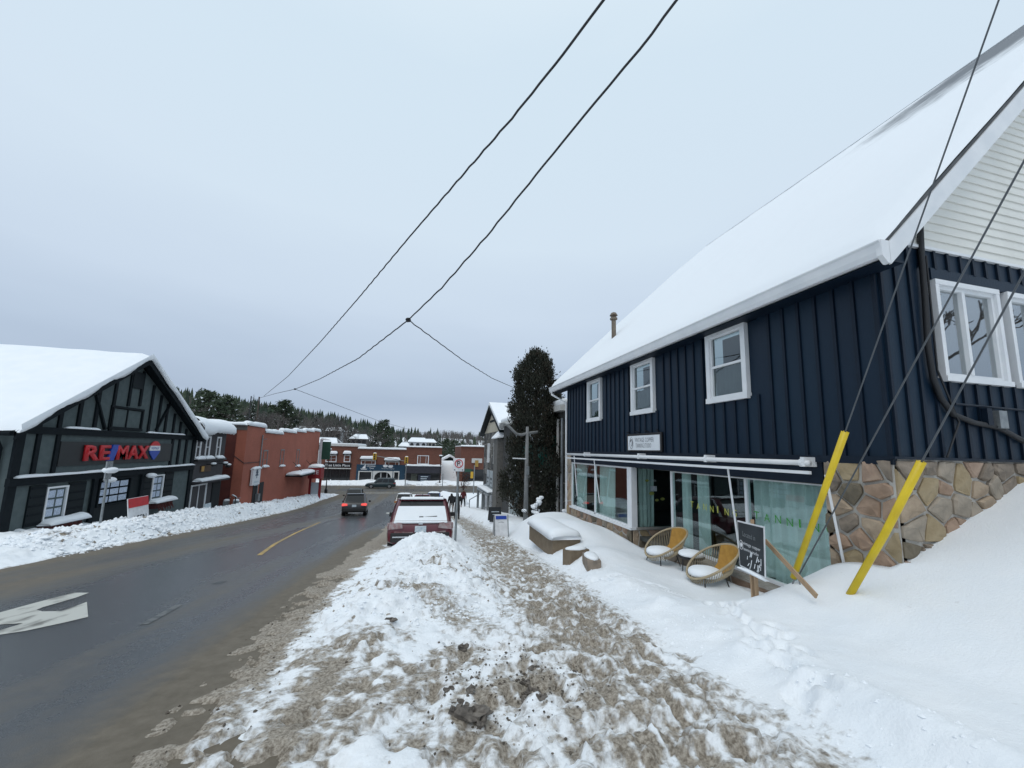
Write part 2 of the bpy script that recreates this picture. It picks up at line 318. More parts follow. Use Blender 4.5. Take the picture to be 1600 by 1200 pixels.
ry = np.concatenate([np.arange(-20, 0, 1.0), np.arange(0, 30, .25), np.arange(30, 64.6, .5)])
tt = np.linspace(0, 1, 60)
RXX = lroad(ry)[:, None]-.5+(np.interp(ry, [-20, 20, 40, 64], [-1.0, -.4, .6, 2.4])[:, None]-lroad(ry)[:, None]+.5)*tt[None, :]
RYY = np.repeat(ry[:, None], 60, 1)
_dl = RXX-lroad(RYY); _dr = -1.75-RXX
ddirt = np.clip(1.15*np.exp(-np.maximum(_dl, 0)/1.1), 0, 1)+np.clip(1.1*np.exp(-np.maximum(_dr, 0)/.35), 0, 1)*ss(30, 10, RYY)
ddirt += .42*np.exp(-((RXX+7.0+.045*(-RYY))/.75)**2)+.30*np.exp(-((RXX+3.0)/.5)**2)*ss(22, 4, RYY)+.35*ss(40, 62, RYY)
ddirt = np.clip(ddirt, 0, 1)
grid_mesh('road', RXX, RYY, gz(RYY)+.004, M_ROAD, 'structure', dirt=ddirt)
cxs = np.arange(-140, 141, 4.0); cys = np.arange(64.5, 80.1, 1.2); CXX, CYY = np.meshgrid(cxs, cys)
grid_mesh('cross_street', cxs, cys, gz(CYY)+.008, M_ROAD, 'structure', dirt=np.full(CXX.shape, .62)-.3*np.exp(-((CYY-71)/2.0)**2))

# near ground on the right: slush verge, curb snow bank, trampled sidewalk, yard snow (one height function)
def path_c(Y): return 1.55+.085*np.clip(Y, 0, 14)+.02*np.clip(Y-14, 0, 30)
def right_h(X, Y):
    b = gz(Y); n1 = fbm(X, Y, .9, 4, 3); n2 = fbm(X, Y, 5, 4, 11); n3 = fbm(X, Y, 19, 3, 23)
    pc = path_c(Y); dp = np.abs(X-pc-.25*(n1-.5))
    edge = ss(-2.15, -1.2, X+.5*(n1-.5)-.04*np.clip(Y-8, 0, 12))
    h = b-.05+.10*edge+.045*(n2-.5)*edge+.03*(n3-.5)*edge
    onpath = ss(1.05, .72, dp)
    h = h+.045*(n3-.5)*onpath+.07*(n2-.5)*onpath
    # curb pile before the parked car
    py = ss(4.6, 7.2, Y)*ss(13.0, 10.6, Y)
    px = np.exp(-np.abs((X-.28-.02*Y)/(.90))**2.6)
    pile = .50*py*px*(.75+.5*n1)
    pile += .30*ss(13.5, 15, Y)*ss(60, 20, Y)*np.exp(-((X-.05-.03*Y-1.15*ss(13, 16, Y))/.55)**2)*(.5+n1)
    pile += .22*np.exp(-((X+.45)/.55)**2-((Y-5.4)/1.3)**2)
    cr = ss(.04, .0, np.abs(fbm(X, Y, 2.1, 4, 41)-.5))*pile
    st_ = np.floor((pile+.10*(n2-.5))*9)/9; h = h+.6*pile+.4*np.where(Y < 8.4, st_, pile)-.12*cr+(n2-.5)*.17*np.clip(pile*2.2, 0, 1)+(n3-.5)*.07*np.clip(pile*3, 0, 1)
    # snow to the right of the path
    lip = ss(.75, 1.5, X-pc+.35*(n1-.5)); dep = .16+.10*ss(6, 14, Y)
    y = b-.05+.05+lip*dep
    ter = ss(3.5, 4.7, X)*ss(4.4, 5.5, Y)*ss(16.5, 14.0, Y)
    y = y*(1-ter)+ter*(-2.30+.05*np.sin(Y*1.3)+.16*ss(9.0, 12.5, Y)*.2)
    slope = .43*(np.sqrt(np.clip(X-4.0, 0, 5.3)**2+.25)-.5)*ss(5.5, 4.0, Y)*(X > 4.0)
    y = y+slope+.05*(n1-.5)*lip+(.025+.06*ss(1.9, .9, X-pc))*(n2-.5)*ss(1.6, .3, np.clip(X-4, 0, 9))*lip+.05*(n3-.5)*ss(1.7, .9, X-pc)*lip
    y += .10*np.exp(-((X-pc-1.35)/.22)**2)*ss(.35, .6, n1)*ss(7, 5, Y)
    # heap over the planter and the mounds on the terrace edge
    y += .20*np.exp(-((X-4.75)/.55)**2-((Y-11.0)/1.7)**2)-.16*np.exp(-((X-3.55)/.35)**2-((Y-11.6)/1.2)**2)+.26*np.exp(-((X-4.2)/.7)**2-((Y-8.0)/1.0)**2)+.08*np.exp(-((X-5.2)/.6)**2-((Y-13.6)/1.6)**2)+.30*ss(15, 19, Y)*np.exp(-((X-4.6)/1.1)**2)*(.5+n1)
    rg = ss(.60, .95, X-pc)
    h = h*(1-rg)+y*rg
    h = np.where((X > 5.72) & (Y > 3.68) & (Y < 17), np.minimum(h, -2.5), h)
    return h
def right_dirt(X, Y):
    n1 = fbm(X, Y, .9, 4, 3); n5 = fbm(X, Y, 1.7, 5, 77); n6 = fbm(X, Y, 6, 4, 91)
    pc = path_c(Y); dp = np.abs(X-pc-.25*(n1-.5))
    d = 1.25*ss(-.75, -1.5, X+.8*(n5-.5)-.06*np.clip(Y-6, 0, 12))
    d = np.maximum(d, (.36+.34*ss(.95, .25, dp))*ss(1.1, .75, dp)*(.62+.75*n5)*ss(70, 24, Y))
    near = ss(5.5, 4.2, Y)*ss(1.4, .6, X)*ss(-1.9, -1.2, X)
    d = np.maximum(d, near*(.16+ss(.42, .62, n5)*.50))
    tr = np.exp(-((X+.62-.12*(Y-3.6))/.20)**2)*ss(4.5, 4.0, Y)*ss(2.0, 2.6, Y)
    d = np.maximum(d, .95*tr)
    bnd = np.exp(-((X-.1-.55*(6.1-Y))/.45)**2)*ss(6.4, 5.9, Y)*ss(4.2, 4.8, Y)
    d = np.maximum(d, .62*bnd)
    face = ss(5.0, 5.8, Y)*ss(8.2, 6.6, Y)*ss(1.6, 1.0, X)*ss(-1.8, -1.0, X)
    d = np.maximum(d, face*(.10+.55*ss(.50, .70, n6)*ss(.42, .6, n5)))
    d = np.maximum(d, .9*ss(.045, .0, np.abs(fbm(X, Y, 2.1, 4, 41)-.5))*ss(11, 9, Y)*ss(5.5, 6.5, Y)*ss(-1.6, -.8, X)*ss(1.6, 1.2, X)*ss(.38, .55, n5))
    blotch = np.exp(-((X-.75)/.45)**2-((Y-3.3)/.55)**2)+.8*np.exp(-((X-1.15)/.25)**2-((Y-3.4)/.4)**2)
    d = np.maximum(d, .8*blotch*(.5+.7*n6))
    return np.clip(d, 0, 1.3)
nx = np.concatenate([np.arange(-2.6, 4.4, .035), np.arange(4.4, 10, .09), np.arange(10, 40, 2.0)])
ny = np.concatenate([np.arange(-6, .9, .2), np.arange(.9, 7, .03), np.arange(7, 15, .055), np.arange(15, 64, .25)])
NX, NY = np.meshgrid(nx, ny); NH = right_h(NX, NY); ND = right_dirt(NX, NY)
def bootprints():
    rnd = random.Random(77); P = []
    for k in range(330):
        y = 1.2+13*rnd.random()**1.4; P.append((path_c(y)+rnd.gauss(0, .34), y, rnd.gauss(0, .25), .022, .32))
    for k in range(70): P.append((rnd.uniform(-.5, 1.0), rnd.uniform(2.0, 4.8), rnd.uniform(-.9, .9), .018, .25))
    for k in range(26): t = k/25; P.append((3.05+1.15*t+rnd.gauss(0, .13), 2.5+2.3*t+rnd.gauss(0, .16), -.45+rnd.gauss(0, .4), .075, 0.0))
    for k in range(14): t = k/13; P.append((3.3+.9*t+rnd.gauss(0, .08), 6.6-1.0*t+rnd.gauss(0, .12), .8+rnd.gauss(0, .4), .06, 0.0))
    for x, y, a, dep, dd_ in P:
        i0, i1 = np.searchsorted(nx, (x-.3, x+.3)); j0, j1 = np.searchsorted(ny, (y-.35, y+.35))
        if i1 <= i0 or j1 <= j0: continue
        X, Y = NX[j0:j1, i0:i1], NY[j0:j1, i0:i1]; u = (X-x)*math.cos(a)+(Y-y)*math.sin(a); v = -(X-x)*math.sin(a)+(Y-y)*math.cos(a); w_ = .050-.010*np.tanh(v*20)*-1
        m_ = np.exp(-(u/w_)**4-(v/.135)**4); rim = np.exp(-((np.hypot(u/.085, v/.18)-1)/.28)**2)
        NH[j0:j1, i0:i1] += -dep*m_+.18*dep*rim; ND[j0:j1, i0:i1] += dd_*m_*(ND[j0:j1, i0:i1] > .12)-.10*rim*(dd_ > 0)
bootprints()
fxc = .25*(NX[1:, 1:]+NX[:-1, 1:]+NX[1:, :-1]+NX[:-1, :-1]); fyc = .25*(NY[1:, 1:]+NY[:-1, 1:]+NY[1:, :-1]+NY[:-1, :-1])
onp = np.abs(fxc-path_c(fyc)) < .95; lft = (fxc < path_c(fyc)) & ~onp
grid_mesh('sidewalk', nx, ny, NH, M_SNOWD, 'structure', dirt=ND, faces=onp)
grid_mesh('snow_bank', nx, ny, NH, M_SNOWD, 'structure', dirt=ND, faces=lft)
grid_mesh('snow_yard', nx, ny, NH, M_SNOWD, 'structure', dirt=ND, faces=(~onp) & (~lft))
def on_snow(px, py):
    d = ray(px, py); ts = np.geomspace(2, 60, 2500); X = (d[0]*ts)[None, :]; Y = (d[1]*ts)[None, :]; f = d[2]*ts-right_h(X, Y)[0]; k = int(np.argmax(f <= 0)); return d*ts[k]
def rh(x, y): return float(right_h(np.array([[float(x)]]), np.array([[float(y)]]))[0, 0])

# left bank: ploughed, lumpy
def left_h(T, Y):     # T = distance left of the road edge
    n1 = fbm(T, Y, .5, 4, 5); n2 = fbm(T, Y, 2.6, 3, 15); n3 = np.abs(fbm(T, Y, 6.5, 4, 35)-.5)*2
    top = np.interp(Y, [-20, 10, 14, 22, 40, 58, 63], [.05, .10, .38, .80, .90, .75, .15])
    h = top*ss(-.15, 1.0, T)*(1-.55*ss(1.7, 3.2, T))*(.75+.5*n1)
    lum = np.clip(top*2, 0, 1)*ss(-.1, .4, T)
    return gz(Y)-.04*(T < 0)+h+lum*(.20*(n2-.5)+.20*(n3-.35))
ly = np.concatenate([np.arange(-10, 8, .6), np.arange(8, 38, .085), np.arange(38, 64.3, .14)]); lt = np.concatenate([np.arange(-.45, 3.4, .07), np.arange(3.4, 6.2, .3)])
LT, LY = np.meshgrid(lt, ly); LX = lroad(LY)-LT-.25*(fbm(LY*0, LY, .6, 3, 8)-.5)
ln = fbm(LT, LY, 6.5, 4, 35); ld = .95*ss(.25, -.2, LT+.2*(fbm(LT, LY, 3, 3, 60)-.5))
ld = np.maximum(ld, .75*ss(.06, .0, np.abs(ln-.5))*ss(.45, .62, fbm(LT, LY, 1.2, 3, 70))*np.clip(ss(11, 15, LY), 0, 1))
ld = np.maximum(ld, .8*np.exp(-((LT-1.3)/.35)**2-((LY-15.5)/.9)**2)*(.5+fbm(LT, LY, 5, 3, 9)))
grid_mesh('plough_bank', LX, LY, left_h(LT, LY), M_SNOWD, 'structure', dirt=ld)
# rubble of small snow lumps lying on the banks
def rubble():
    rnd = random.Random(5); mb = MB()
    ico = [(0, 0, 1), (.9, 0, .3), (.28, .85, .3), (-.72, .53, .3), (-.72, -.53, .3), (.28, -.85, .3), (0, 0, -.6)]
    fs = [(0, 1, 2), (0, 2, 3), (0, 3, 4), (0, 4, 5), (0, 5, 1), (6, 2, 1), (6, 3, 2), (6, 4, 3), (6, 5, 4), (6, 1, 5)]
    def put(x, y, z, r):
        mb.cur = 1 if rnd.random() < .05 else 0
        a = rnd.uniform(0, 6.3); sx, sy, sz = (r*rnd.uniform(.6, 1.3) for _ in range(3))
        mb.add([(x+sx*(vx*math.cos(a)-vy*math.sin(a)), y+sy*(vx*math.sin(a)+vy*math.cos(a)), z+sz*vz) for vx, vy, vz in ico], fs)
    T = np.array([rnd.uniform(-.1, 2.2)**1.0 for _ in range(5200)]); Y = np.array([rnd.uniform(13, 63) for _ in range(5200)]); Z = left_h(T, Y); X = lroad(Y)-T
    for i in range(5200): put(X[i], Y[i], Z[i], rnd.uniform(.02, .085)*(1 if rnd.random() < .92 else 1.8))
    X = np.array([rnd.uniform(-.95, 1.3) for _ in range(1500)]); Y = np.array([rnd.uniform(4.9, 8.2) for _ in range(1500)]); Z = right_h(X, Y)
    for i in range(1500):
        if rnd.random() < .75: put(X[i], Y[i], Z[i], rnd.uniform(.008, .028))
    C = [(rnd.gauss(.75, .38), rnd.gauss(3.35, .45)) for _ in range(420)]+[(rnd.uniform(-1.7, -.9), rnd.uniform(2.2, 7)) for _ in range(260)]+[(rnd.gauss(1.25, .2), rnd.gauss(3.4, .35)) for _ in range(160)]
    CX_ = np.array([c[0] for c in C]); CY_ = np.array([c[1] for c in C]); Z = right_h(CX_, CY_)
    for i in range(len(C)): put(CX_[i], CY_[i], Z[i], rnd.uniform(.004, .016)); mb.mi[-10:] = [2 if i % 3 else 1]*10
    LP = [(rnd.uniform(.88, 1.5), rnd.uniform(1.6, 12)) for _ in range(750)]; LY_ = np.array([c[1] for c in LP]); LX_ = path_c(LY_)+np.array([c[0] for c in LP]); Z = right_h(LX_, LY_)
    for i in range(len(LP)): r_ = rnd.uniform(.006, .020)*(1 if rnd.random() < .95 else 1.8); put(LX_[i], LY_[i], Z[i]-.3*r_, r_); mb.mi[-10:] = [0]*10
    for k in range(520):
        x = rnd.uniform(-18, 9); y = rnd.uniform(80.2, 83.6); put(x, y, gz(y)+.35*rnd.random(), rnd.uniform(.15, .45))
    return mb.build('snow_rubble', [M_SNOW, mat('dirty_ice', (.22, .19, .155), .8, (.4, .36, .31), 14, .4), mat('grit', (.07, .058, .046), .9, (.12, .10, .08), 20, .4)], kind='stuff')
rubble()
def verge_far():
    xs = np.arange(-60, 60, .8); ys = np.arange(79.6, 86, .35); X, Y = np.meshgrid(xs, ys)
    Z = gz(Y)+(.15+.75*ss(79.9, 81.2, Y)*ss(84.6, 82.6, Y)*(.35+fbm(X, Y, .35, 4, 6))+.25*(fbm(X, Y, 1.8, 3, 66)-.5)*ss(79.8, 80.6, Y))*ss(79.6, 80.2, Y)
    grid_mesh('far_pavement', xs, ys, Z, M_SNOWD, 'structure', dirt=.5*ss(.56, .7, fbm(X, Y, 1.5, 4, 4))+.5*ss(80.3, 79.8, Y))
verge_far()

# painted markings (sheets 4 mm over the road)
M_PAINT = mat('worn_white_paint', (.50, .50, .46), .6, (.16, .155, .14), 6, .2, 60, lo=.50, hi=.68, stretch=(1, .35, 1), detail=9); M_PAINTY = mat('worn_yellow_paint', (.50, .32, .08), .6, (.25, .18, .08), 5, .2, 60, stretch=(1, .3, 1))
M_PAINTF = mat('faded_white_paint', (.13, .135, .135), .6, (.06, .066, .07), 7, .1, lo=.45, hi=.58)
def flat(name, pts, m, dz=.009, parent=None):
    return MB().add([(p[0], p[1], gz(p[1])+dz) for p in pts], [tuple(range(len(pts)))]).build(name, m, parent, kind='structure')
def G(x, y): p = gnd(x, y); return (p[0], p[1])
def densify(poly, n=8):
    o = []
    for i, p in enumerate(poly):
        q = poly[(i+1) % len(poly)]
        for k in range(n): t = k/n; o.append((p[0]+(q[0]-p[0])*t, p[1]+(q[1]-p[1])*t))
    return o
arrow_px = [(-70, 979), (0, 958), (58, 942), (116, 927), (139, 927), (118, 935), (90, 943), (66, 950), (57, 954), (66, 956.5), (95, 956), (118, 948), (135.5, 941.5), (137.5, 965), (100, 974), (40, 987), (0, 993), (-60, 1006), (-60, 994), (0, 986), (36, 975), (0, 977), (-70, 990)]
flat('turn_arrow', [G(*p) for p in arrow_px], M_PAINT)
def stripe(name, px, w, m):
    P = [G(*p) for p in px]; Q = []
    for a, b in zip(P[:-1], P[1:]):
        for k in range(6): t = k/6; Q.append((a[0]+(b[0]-a[0])*t, a[1]+(b[1]-a[1])*t))
    Q.append(P[-1]); v = [(x-w/2, y, gz(y)+.009) for x, y in Q]+[(x+w/2, y, gz(y)+.009) for x, y in Q]; n = len(Q)
    return MB().add(v, [(i, i+n, i+n+1, i+1) for i in range(n-1)]).build(name, m, kind='structure')
stripe('yellow_line', [(405, 868), (430, 850), (462, 833), (500, 816)], .12, M_PAINTY)
stripe('lane_dash', [(224, 977), (250, 963), (280, 946)], .10, M_PAINTF); stripe('lane_dash', [(337, 913), (348, 909)], .14, M_PAINTF)
stripe('lane_dash', [(590, 788), (606, 778), (622, 771)], .14, M_PAINTF)
MB().add([(x, y, gz(y)+.009) for x, y in [G(603, 803), G(618, 803), G(619, 801), G(604, 801)]], [(0, 1, 2, 3)]).build('stop_bar', M_PAINT, kind='structure')
MB().add([(x, 66.0+d, gz(66+d)+.013) for x, d in [(-8.5, 0), (10, 0), (10, .45), (-8.5, .45)]], [(0, 1, 2, 3)]).build('crossing_line', M_PAINT, kind='structure')
MB().add([(x, 78.9+d, gz(78.9+d)+.013) for x, d in [(-14, 0), (9, 0), (9, .35), (-14, .35)]], [(0, 1, 2, 3)]).build('crossing_line', M_PAINT, kind='structure')

# ------------------------------------------------------------------ helpers for walls
def clip_poly(poly, p, n):
    o = []
    for i in range(len(poly)):
        a, b = poly[i], poly[(i+1) % len(poly)]
        da = (a[0]-p[0])*n[0]+(a[1]-p[1])*n[1]; db = (b[0]-p[0])*n[0]+(b[1]-p[1])*n[1]
        if da <= 0: o.append(a)
        if (da < 0 < db) or (db < 0 < da): t = da/(da-db); o.append((a[0]+(b[0]-a[0])*t, a[1]+(b[1]-a[1])*t))
    return o
def shrink(poly, d):
    c = (sum(p[0] for p in poly)/len(poly), sum(p[1] for p in poly)/len(poly)); q = poly
    A = sum(poly[i][0]*poly[(i+1) % len(poly)][1]-poly[(i+1) % len(poly)][0]*poly[i][1] for i in range(len(poly)))
    sg = 1 if A > 0 else -1
    for i in range(len(poly)):
        a, b = poly[i], poly[(i+1) % len(poly)]; l = math.hypot(b[0]-a[0], b[1]-a[1])
        if l < 1e-6: continue
        n = ((b[1]-a[1])/l*sg, -(b[0]-a[0])/l*sg); q = clip_poly(q, (a[0]-n[0]*d, a[1]-n[1]*d), n)
        if len(q) < 3: return None
    return q
def stone_wall(parent, o, u, v, W, H, size, seed, mats=None, joint=.013, proud=.05, name='stone', aspect=1.35, mortar=None, skip=None):
    """irregular fitted stones over a mortar bed; every stone is an object"""
    mats = mats or M_STONES; rnd = random.Random(seed); o = Vector(o); u = Vector(u).normalized(); v = Vector(v).normalized(); n = u.cross(v)
    nu = max(1, round(W/(size*aspect))); nv = max(1, round(H/size)); pts = []
    for j in range(nv):
        for i in range(nu):
            pts.append(((i+.5+(.35 if j % 2 else -.15)*(nu > 1)+rnd.uniform(-.46, .46))*W/nu, (j+.5+rnd.uniform(-.42, .42))*H/nv))
    MB().prism([o, o+u*W, o+u*W+v*H, o+v*H], -n*.06).build('mortar_bed', mortar or M_MORTAR, parent)
    for i, p in enumerate(pts):
        poly = [(0, 0), (W, 0), (W, H), (0, H)]
        for j, q in enumerate(pts):
            if i == j or abs(p[0]-q[0]) > 3*size*aspect or abs(p[1]-q[1]) > 3*size: continue
            poly = clip_poly(poly, ((p[0]+q[0])/2, (p[1]+q[1])/2), (q[0]-p[0], q[1]-p[1]))
            if len(poly) < 3: break
        if len(poly) < 3: continue
        a = shrink(poly, joint*rnd.uniform(.6, 1.5))
        if not a or len(a) < 3: continue
        a2 = []
        for i2 in range(len(a)):
            q0, q1 = a[i2], a[(i2+1) % len(a)]; a2.append((q0[0]+(p[0]-q0[0])*.06, q0[1]+(p[1]-q0[1])*.06)); l2 = math.hypot(q1[0]-q0[0], q1[1]-q0[1])
            if l2 > .10:
                for f2 in ((.5,) if l2 < .28 else (.33, .67)):
                    sk = rnd.uniform(-.004, .045); mx_, my_ = q0[0]+(q1[0]-q0[0])*f2, q0[1]+(q1[1]-q0[1])*f2; a2.append((mx_+(p[0]-mx_)*sk, my_+(p[1]-my_)*sk))
        a = a2; b = [(p[0]+(x-p[0])*rnd.uniform(.80, .90), p[1]+(y-p[1])*rnd.uniform(.80, .90)) for x, y in a]
        pr = proud*rnd.uniform(.35, .75); tl = (rnd.uniform(-.06, .06), rnd.uniform(-.06, .06)); k = len(a)
        A = [o+u*x+v*y for x, y in a]; M_ = [q+n*pr*.6 for q in A]; B = [o+u*x+v*y+n*(pr+tl[0]*(x-p[0])+tl[1]*(y-p[1])+rnd.uniform(-.014, .012)) for x, y in b]
        cen = o+u*p[0]+v*p[1]; mb = MB()
        fs = [(t, (t+1) % k, (t+1) % k+k, t+k) for t in range(k)]+[(t+k, (t+1) % k+k, (t+1) % k+2*k, t+2*k) for t in range(k)]+[(t+2*k, (t+1) % k+2*k, 3*k) for t in range(k)]
        mb.add([q-cen for q in A+M_+B]+[n*(pr*rnd.uniform(1.0, 1.5))], fs)
        ob = bpy.data.objects.new(name, mb.mesh(name, rnd.choice(mats))); COL.objects.link(ob); ob.parent = parent; ob.location = cen-wloc(parent)
def framed_window(parent, o, u, v, W, H, fw=.08, fd=.06, mull=(), rails=(), frame=None, gl=None, curtain=None, back=.35, sash=.035, backm=None, name='window'):
    """frame ring proud of the wall, sash bars, a pane and a dim box behind; o = lower-left corner, normal u x v outwards"""
    frame = frame or M_WHITE; gl = gl or M_GLASSD; o = Vector(o); u = Vector(u).normalized(); v = Vector(v).normalized(); n = u.cross(v)
    mb = MB()
    def slab(a0, a1, b0, b1, d0, d1): mb.prism([o+u*a0+v*b0+n*d0, o+u*a1+v*b0+n*d0, o+u*a1+v*b1+n*d0, o+u*a0+v*b1+n*d0], n*(d1-d0))
    slab(0, fw, fw, H-fw, -.10, fd); slab(W-fw, W, fw, H-fw, -.10, fd); slab(0, W, H-fw, H, -.10, fd+.004); slab(-.015, W+.015, 0, fw, -.10, fd+.02)
    w = mb.build(name, frame, parent)
    mb = MB()
    a0, a1, b0, b1 = fw, W-fw, fw, H-fw
    if sash:
        for x0, x1, y0, y1 in ((a0, a0+sash, b0, b1), (a1-sash, a1, b0, b1), (a0+sash, a1-sash, b1-sash, b1), (a0+sash, a1-sash, b0, b0+sash)): slab(x0, x1, y0, y1, -.05, .015)
    for m_ in mull: c = a0+(a1-a0)*m_; slab(c-.03, c+.03, b0+sash, b1-sash, -.06, .025)
    for r_ in rails: c = b0+(b1-b0)*r_; slab(a0+sash, a1-sash, c-.022, c+.022, -.055, .012)
    if mb.v: mb.build('sash', frame, w)
    MB().prism([o+u*a0+v*b0-n*.025, o+u*a1+v*b0-n*.025, o+u*a1+v*b1-n*.025, o+u*a0+v*b1-n*.025], -n*.006).build('pane', gl, w)
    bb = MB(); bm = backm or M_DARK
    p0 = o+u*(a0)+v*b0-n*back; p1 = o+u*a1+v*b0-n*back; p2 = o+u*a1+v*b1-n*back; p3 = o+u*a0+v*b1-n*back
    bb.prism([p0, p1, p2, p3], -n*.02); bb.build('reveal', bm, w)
    if curtain:
        cm, c0, c1, h0, h1 = curtain; drape(w, o+u*(a0+(a1-a0)*c0)+v*(b0+(b1-b0)*h0)-n*.09, u, v, (a1-a0)*(c1-c0), (b1-b0)*(h1-h0), n, cm)
    return w
def drape(parent, o, u, v, W, H, n, m, amp=.035, wl=.13, seed=1, name='curtain'):
    rnd = random.Random(seed); N_ = max(6, int(W/.018)); mb = MB(); vs = []; ph = [rnd.uniform(0, 6) for _ in range(4)]
    for j in range(5):
        for i in range(N_+1):
            x = W*i/N_; t = j/4.0; off = amp*(math.sin(x/wl*6.283+ph[0]+.5*math.sin(x*3+ph[1]))*(.7+.3*t)+.5*math.sin(x/wl*2.7+ph[2]+t*.6)); xx = x+.02*math.sin(x*9+ph[3])*(1-t)
            vs.append(o+u*xx+v*(H*t)+n*off)
    fs = [(j*(N_+1)+i, j*(N_+1)+i+1, (j+1)*(N_+1)+i+1, (j+1)*(N_+1)+i) for j in range(4) for i in range(N_)]
    mb.add(vs, fs); return mb.build(name, m, parent, smooth=True)
def snow_strip(parent, p, q, w, h, seed=0, name='snow_cap', up=0.0, wob=.25, drop=0.0):
    """a rounded ridge of snow lying along p-q, overhanging a little"""
    p = Vector(p); q = Vector(q); L_ = (q-p).length; n = max(4, int(L_/.12)); d = (q-p).normalized(); s = d.cross(Vector((0, 0, 1))).normalized(); rnd = random.Random(seed); mb = MB(); vs = []; fs = []
    ph = [rnd.uniform(0, 6) for _ in range(3)]; K = 8
    for i in range(n+1):
        t = i/n; c = p+(q-p)*t; e = min(1, .35+4*min(t, 1-t)*L_/1.0); k = e*(1+wob*(math.sin(t*L_*1.7+ph[0])*.5+math.sin(t*L_*4.1+ph[1])*.3+rnd.uniform(-.2, .2)))
        for a in range(K):
            th = math.pi*a/(K-1); z = math.sin(th)**.6*h*k
            if a in (0, K-1): z = -drop*k
            vs.append(c+s*(math.cos(th)*w/2*(.92+.08*k))+Vector((0, 0, z+up)))
    for i in range(n):
        for a in range(K): b = (a+1) % K; fs.append((i*K+a, i*K+b, (i+1)*K+b, (i+1)*K+a))
    fs += [tuple(range(K)), tuple(range(n*K+K-1, n*K-1, -1))]
    return mb.add(vs, fs).build(name, M_SNOWF, parent, smooth=True)

# ------------------------------------------------------------------ navy building
FX, GY0, GY1, RX, RZ = 5.8, 3.63, 14.4, 13.5, 10.34
EX, EZ, SLP = 5.5, 2.72, .945
def roofz(x): return EZ+SLP*((x if x <= RX else 2*RX-x)-EX)
nb = thing('navy_shop', 'navy board and batten shop with steep snowy roof and stone base', 'building', (9.6, 9.0, -2.6))
def board_mesh(w, d, h, m): return MB().box((-w/2, -d/2, 0), (w/2, d/2, h)).mesh('board', m)
NAVYS = [M_NAVY, mat('navy_paint_faded', (.0058, .0185, .036), .5, (.009, .025, .046), 2.6, .12, 40, stretch=(1, 1, .2), spec=.25), mat('navy_paint_deep', (.004, .0135, .029), .42, (.0062, .019, .038), 2.2, .12, 40, stretch=(1, 1, .22), spec=.25)]
def navy_front():
    z0, z1 = .05, 2.62; sp = .2685; mb_b = {}; k = 0
    wins = [(12.53, 11.52, 1.05, 2.50), (9.66, 8.61, 1.05, 2.50), (6.73, 5.73, 1.05, 2.50)]
    y = GY0
    while y < GY1-.02:
        y1 = min(y+sp, GY1); c = (y+y1)/2; segs = [(z0, z1)]
        for a, b, w0, w1 in wins:
            if y < a-.03 and y1 > b+.03: segs = [(z0, w0+.04), (w1-.04, z1)]
        for s0, s1 in segs:
            k = (k*7+3) % 11; key = (round(y1-y, 3), round(s1-s0, 3), k % 3)
            if key not in mb_b: mb_b[key] = (board_mesh(.03, key[0]-.006, key[1], NAVYS[key[2]]), board_mesh(.028, .045, key[1], M_NAVY2))
            inst('board', mb_b[key][0], nb, (FX+.015, c, s0)); inst('batten', mb_b[key][1], nb, (FX-.013, y+.024, s0))
        y = y1
    MB().box((FX+.034, GY0+.02, z0+.02), (FX+.05, 5.75, z1+.3)).box((FX+.034, 6.72, z0+.02), (FX+.05, 8.63, z1+.3)).box((FX+.034, 9.64, z0+.02), (FX+.05, 11.54, z1+.3)).box((FX+.034, 12.5, z0+.02), (FX+.05, GY1-.01, z1+.3)).build('wall_sheathing', M_NAVY, nb)
    for i, (a, b, w0, w1) in enumerate(wins):
        framed_window(nb, (FX-.005, a, w0), (0, -1, 0), UZ, a-b, w1-w0, .10, .05, rails=(.5,), curtain=(mat('blind', (.30, .33, .32), .8), 0, 1, 0, .52 if i == 2 else .45), back=.3)
    MB().box((FX-.03, GY0-.01, -.05), (FX+.04, GY1+.01, .05)).build('base_trim', M_NAVY2, nb)
navy_front()
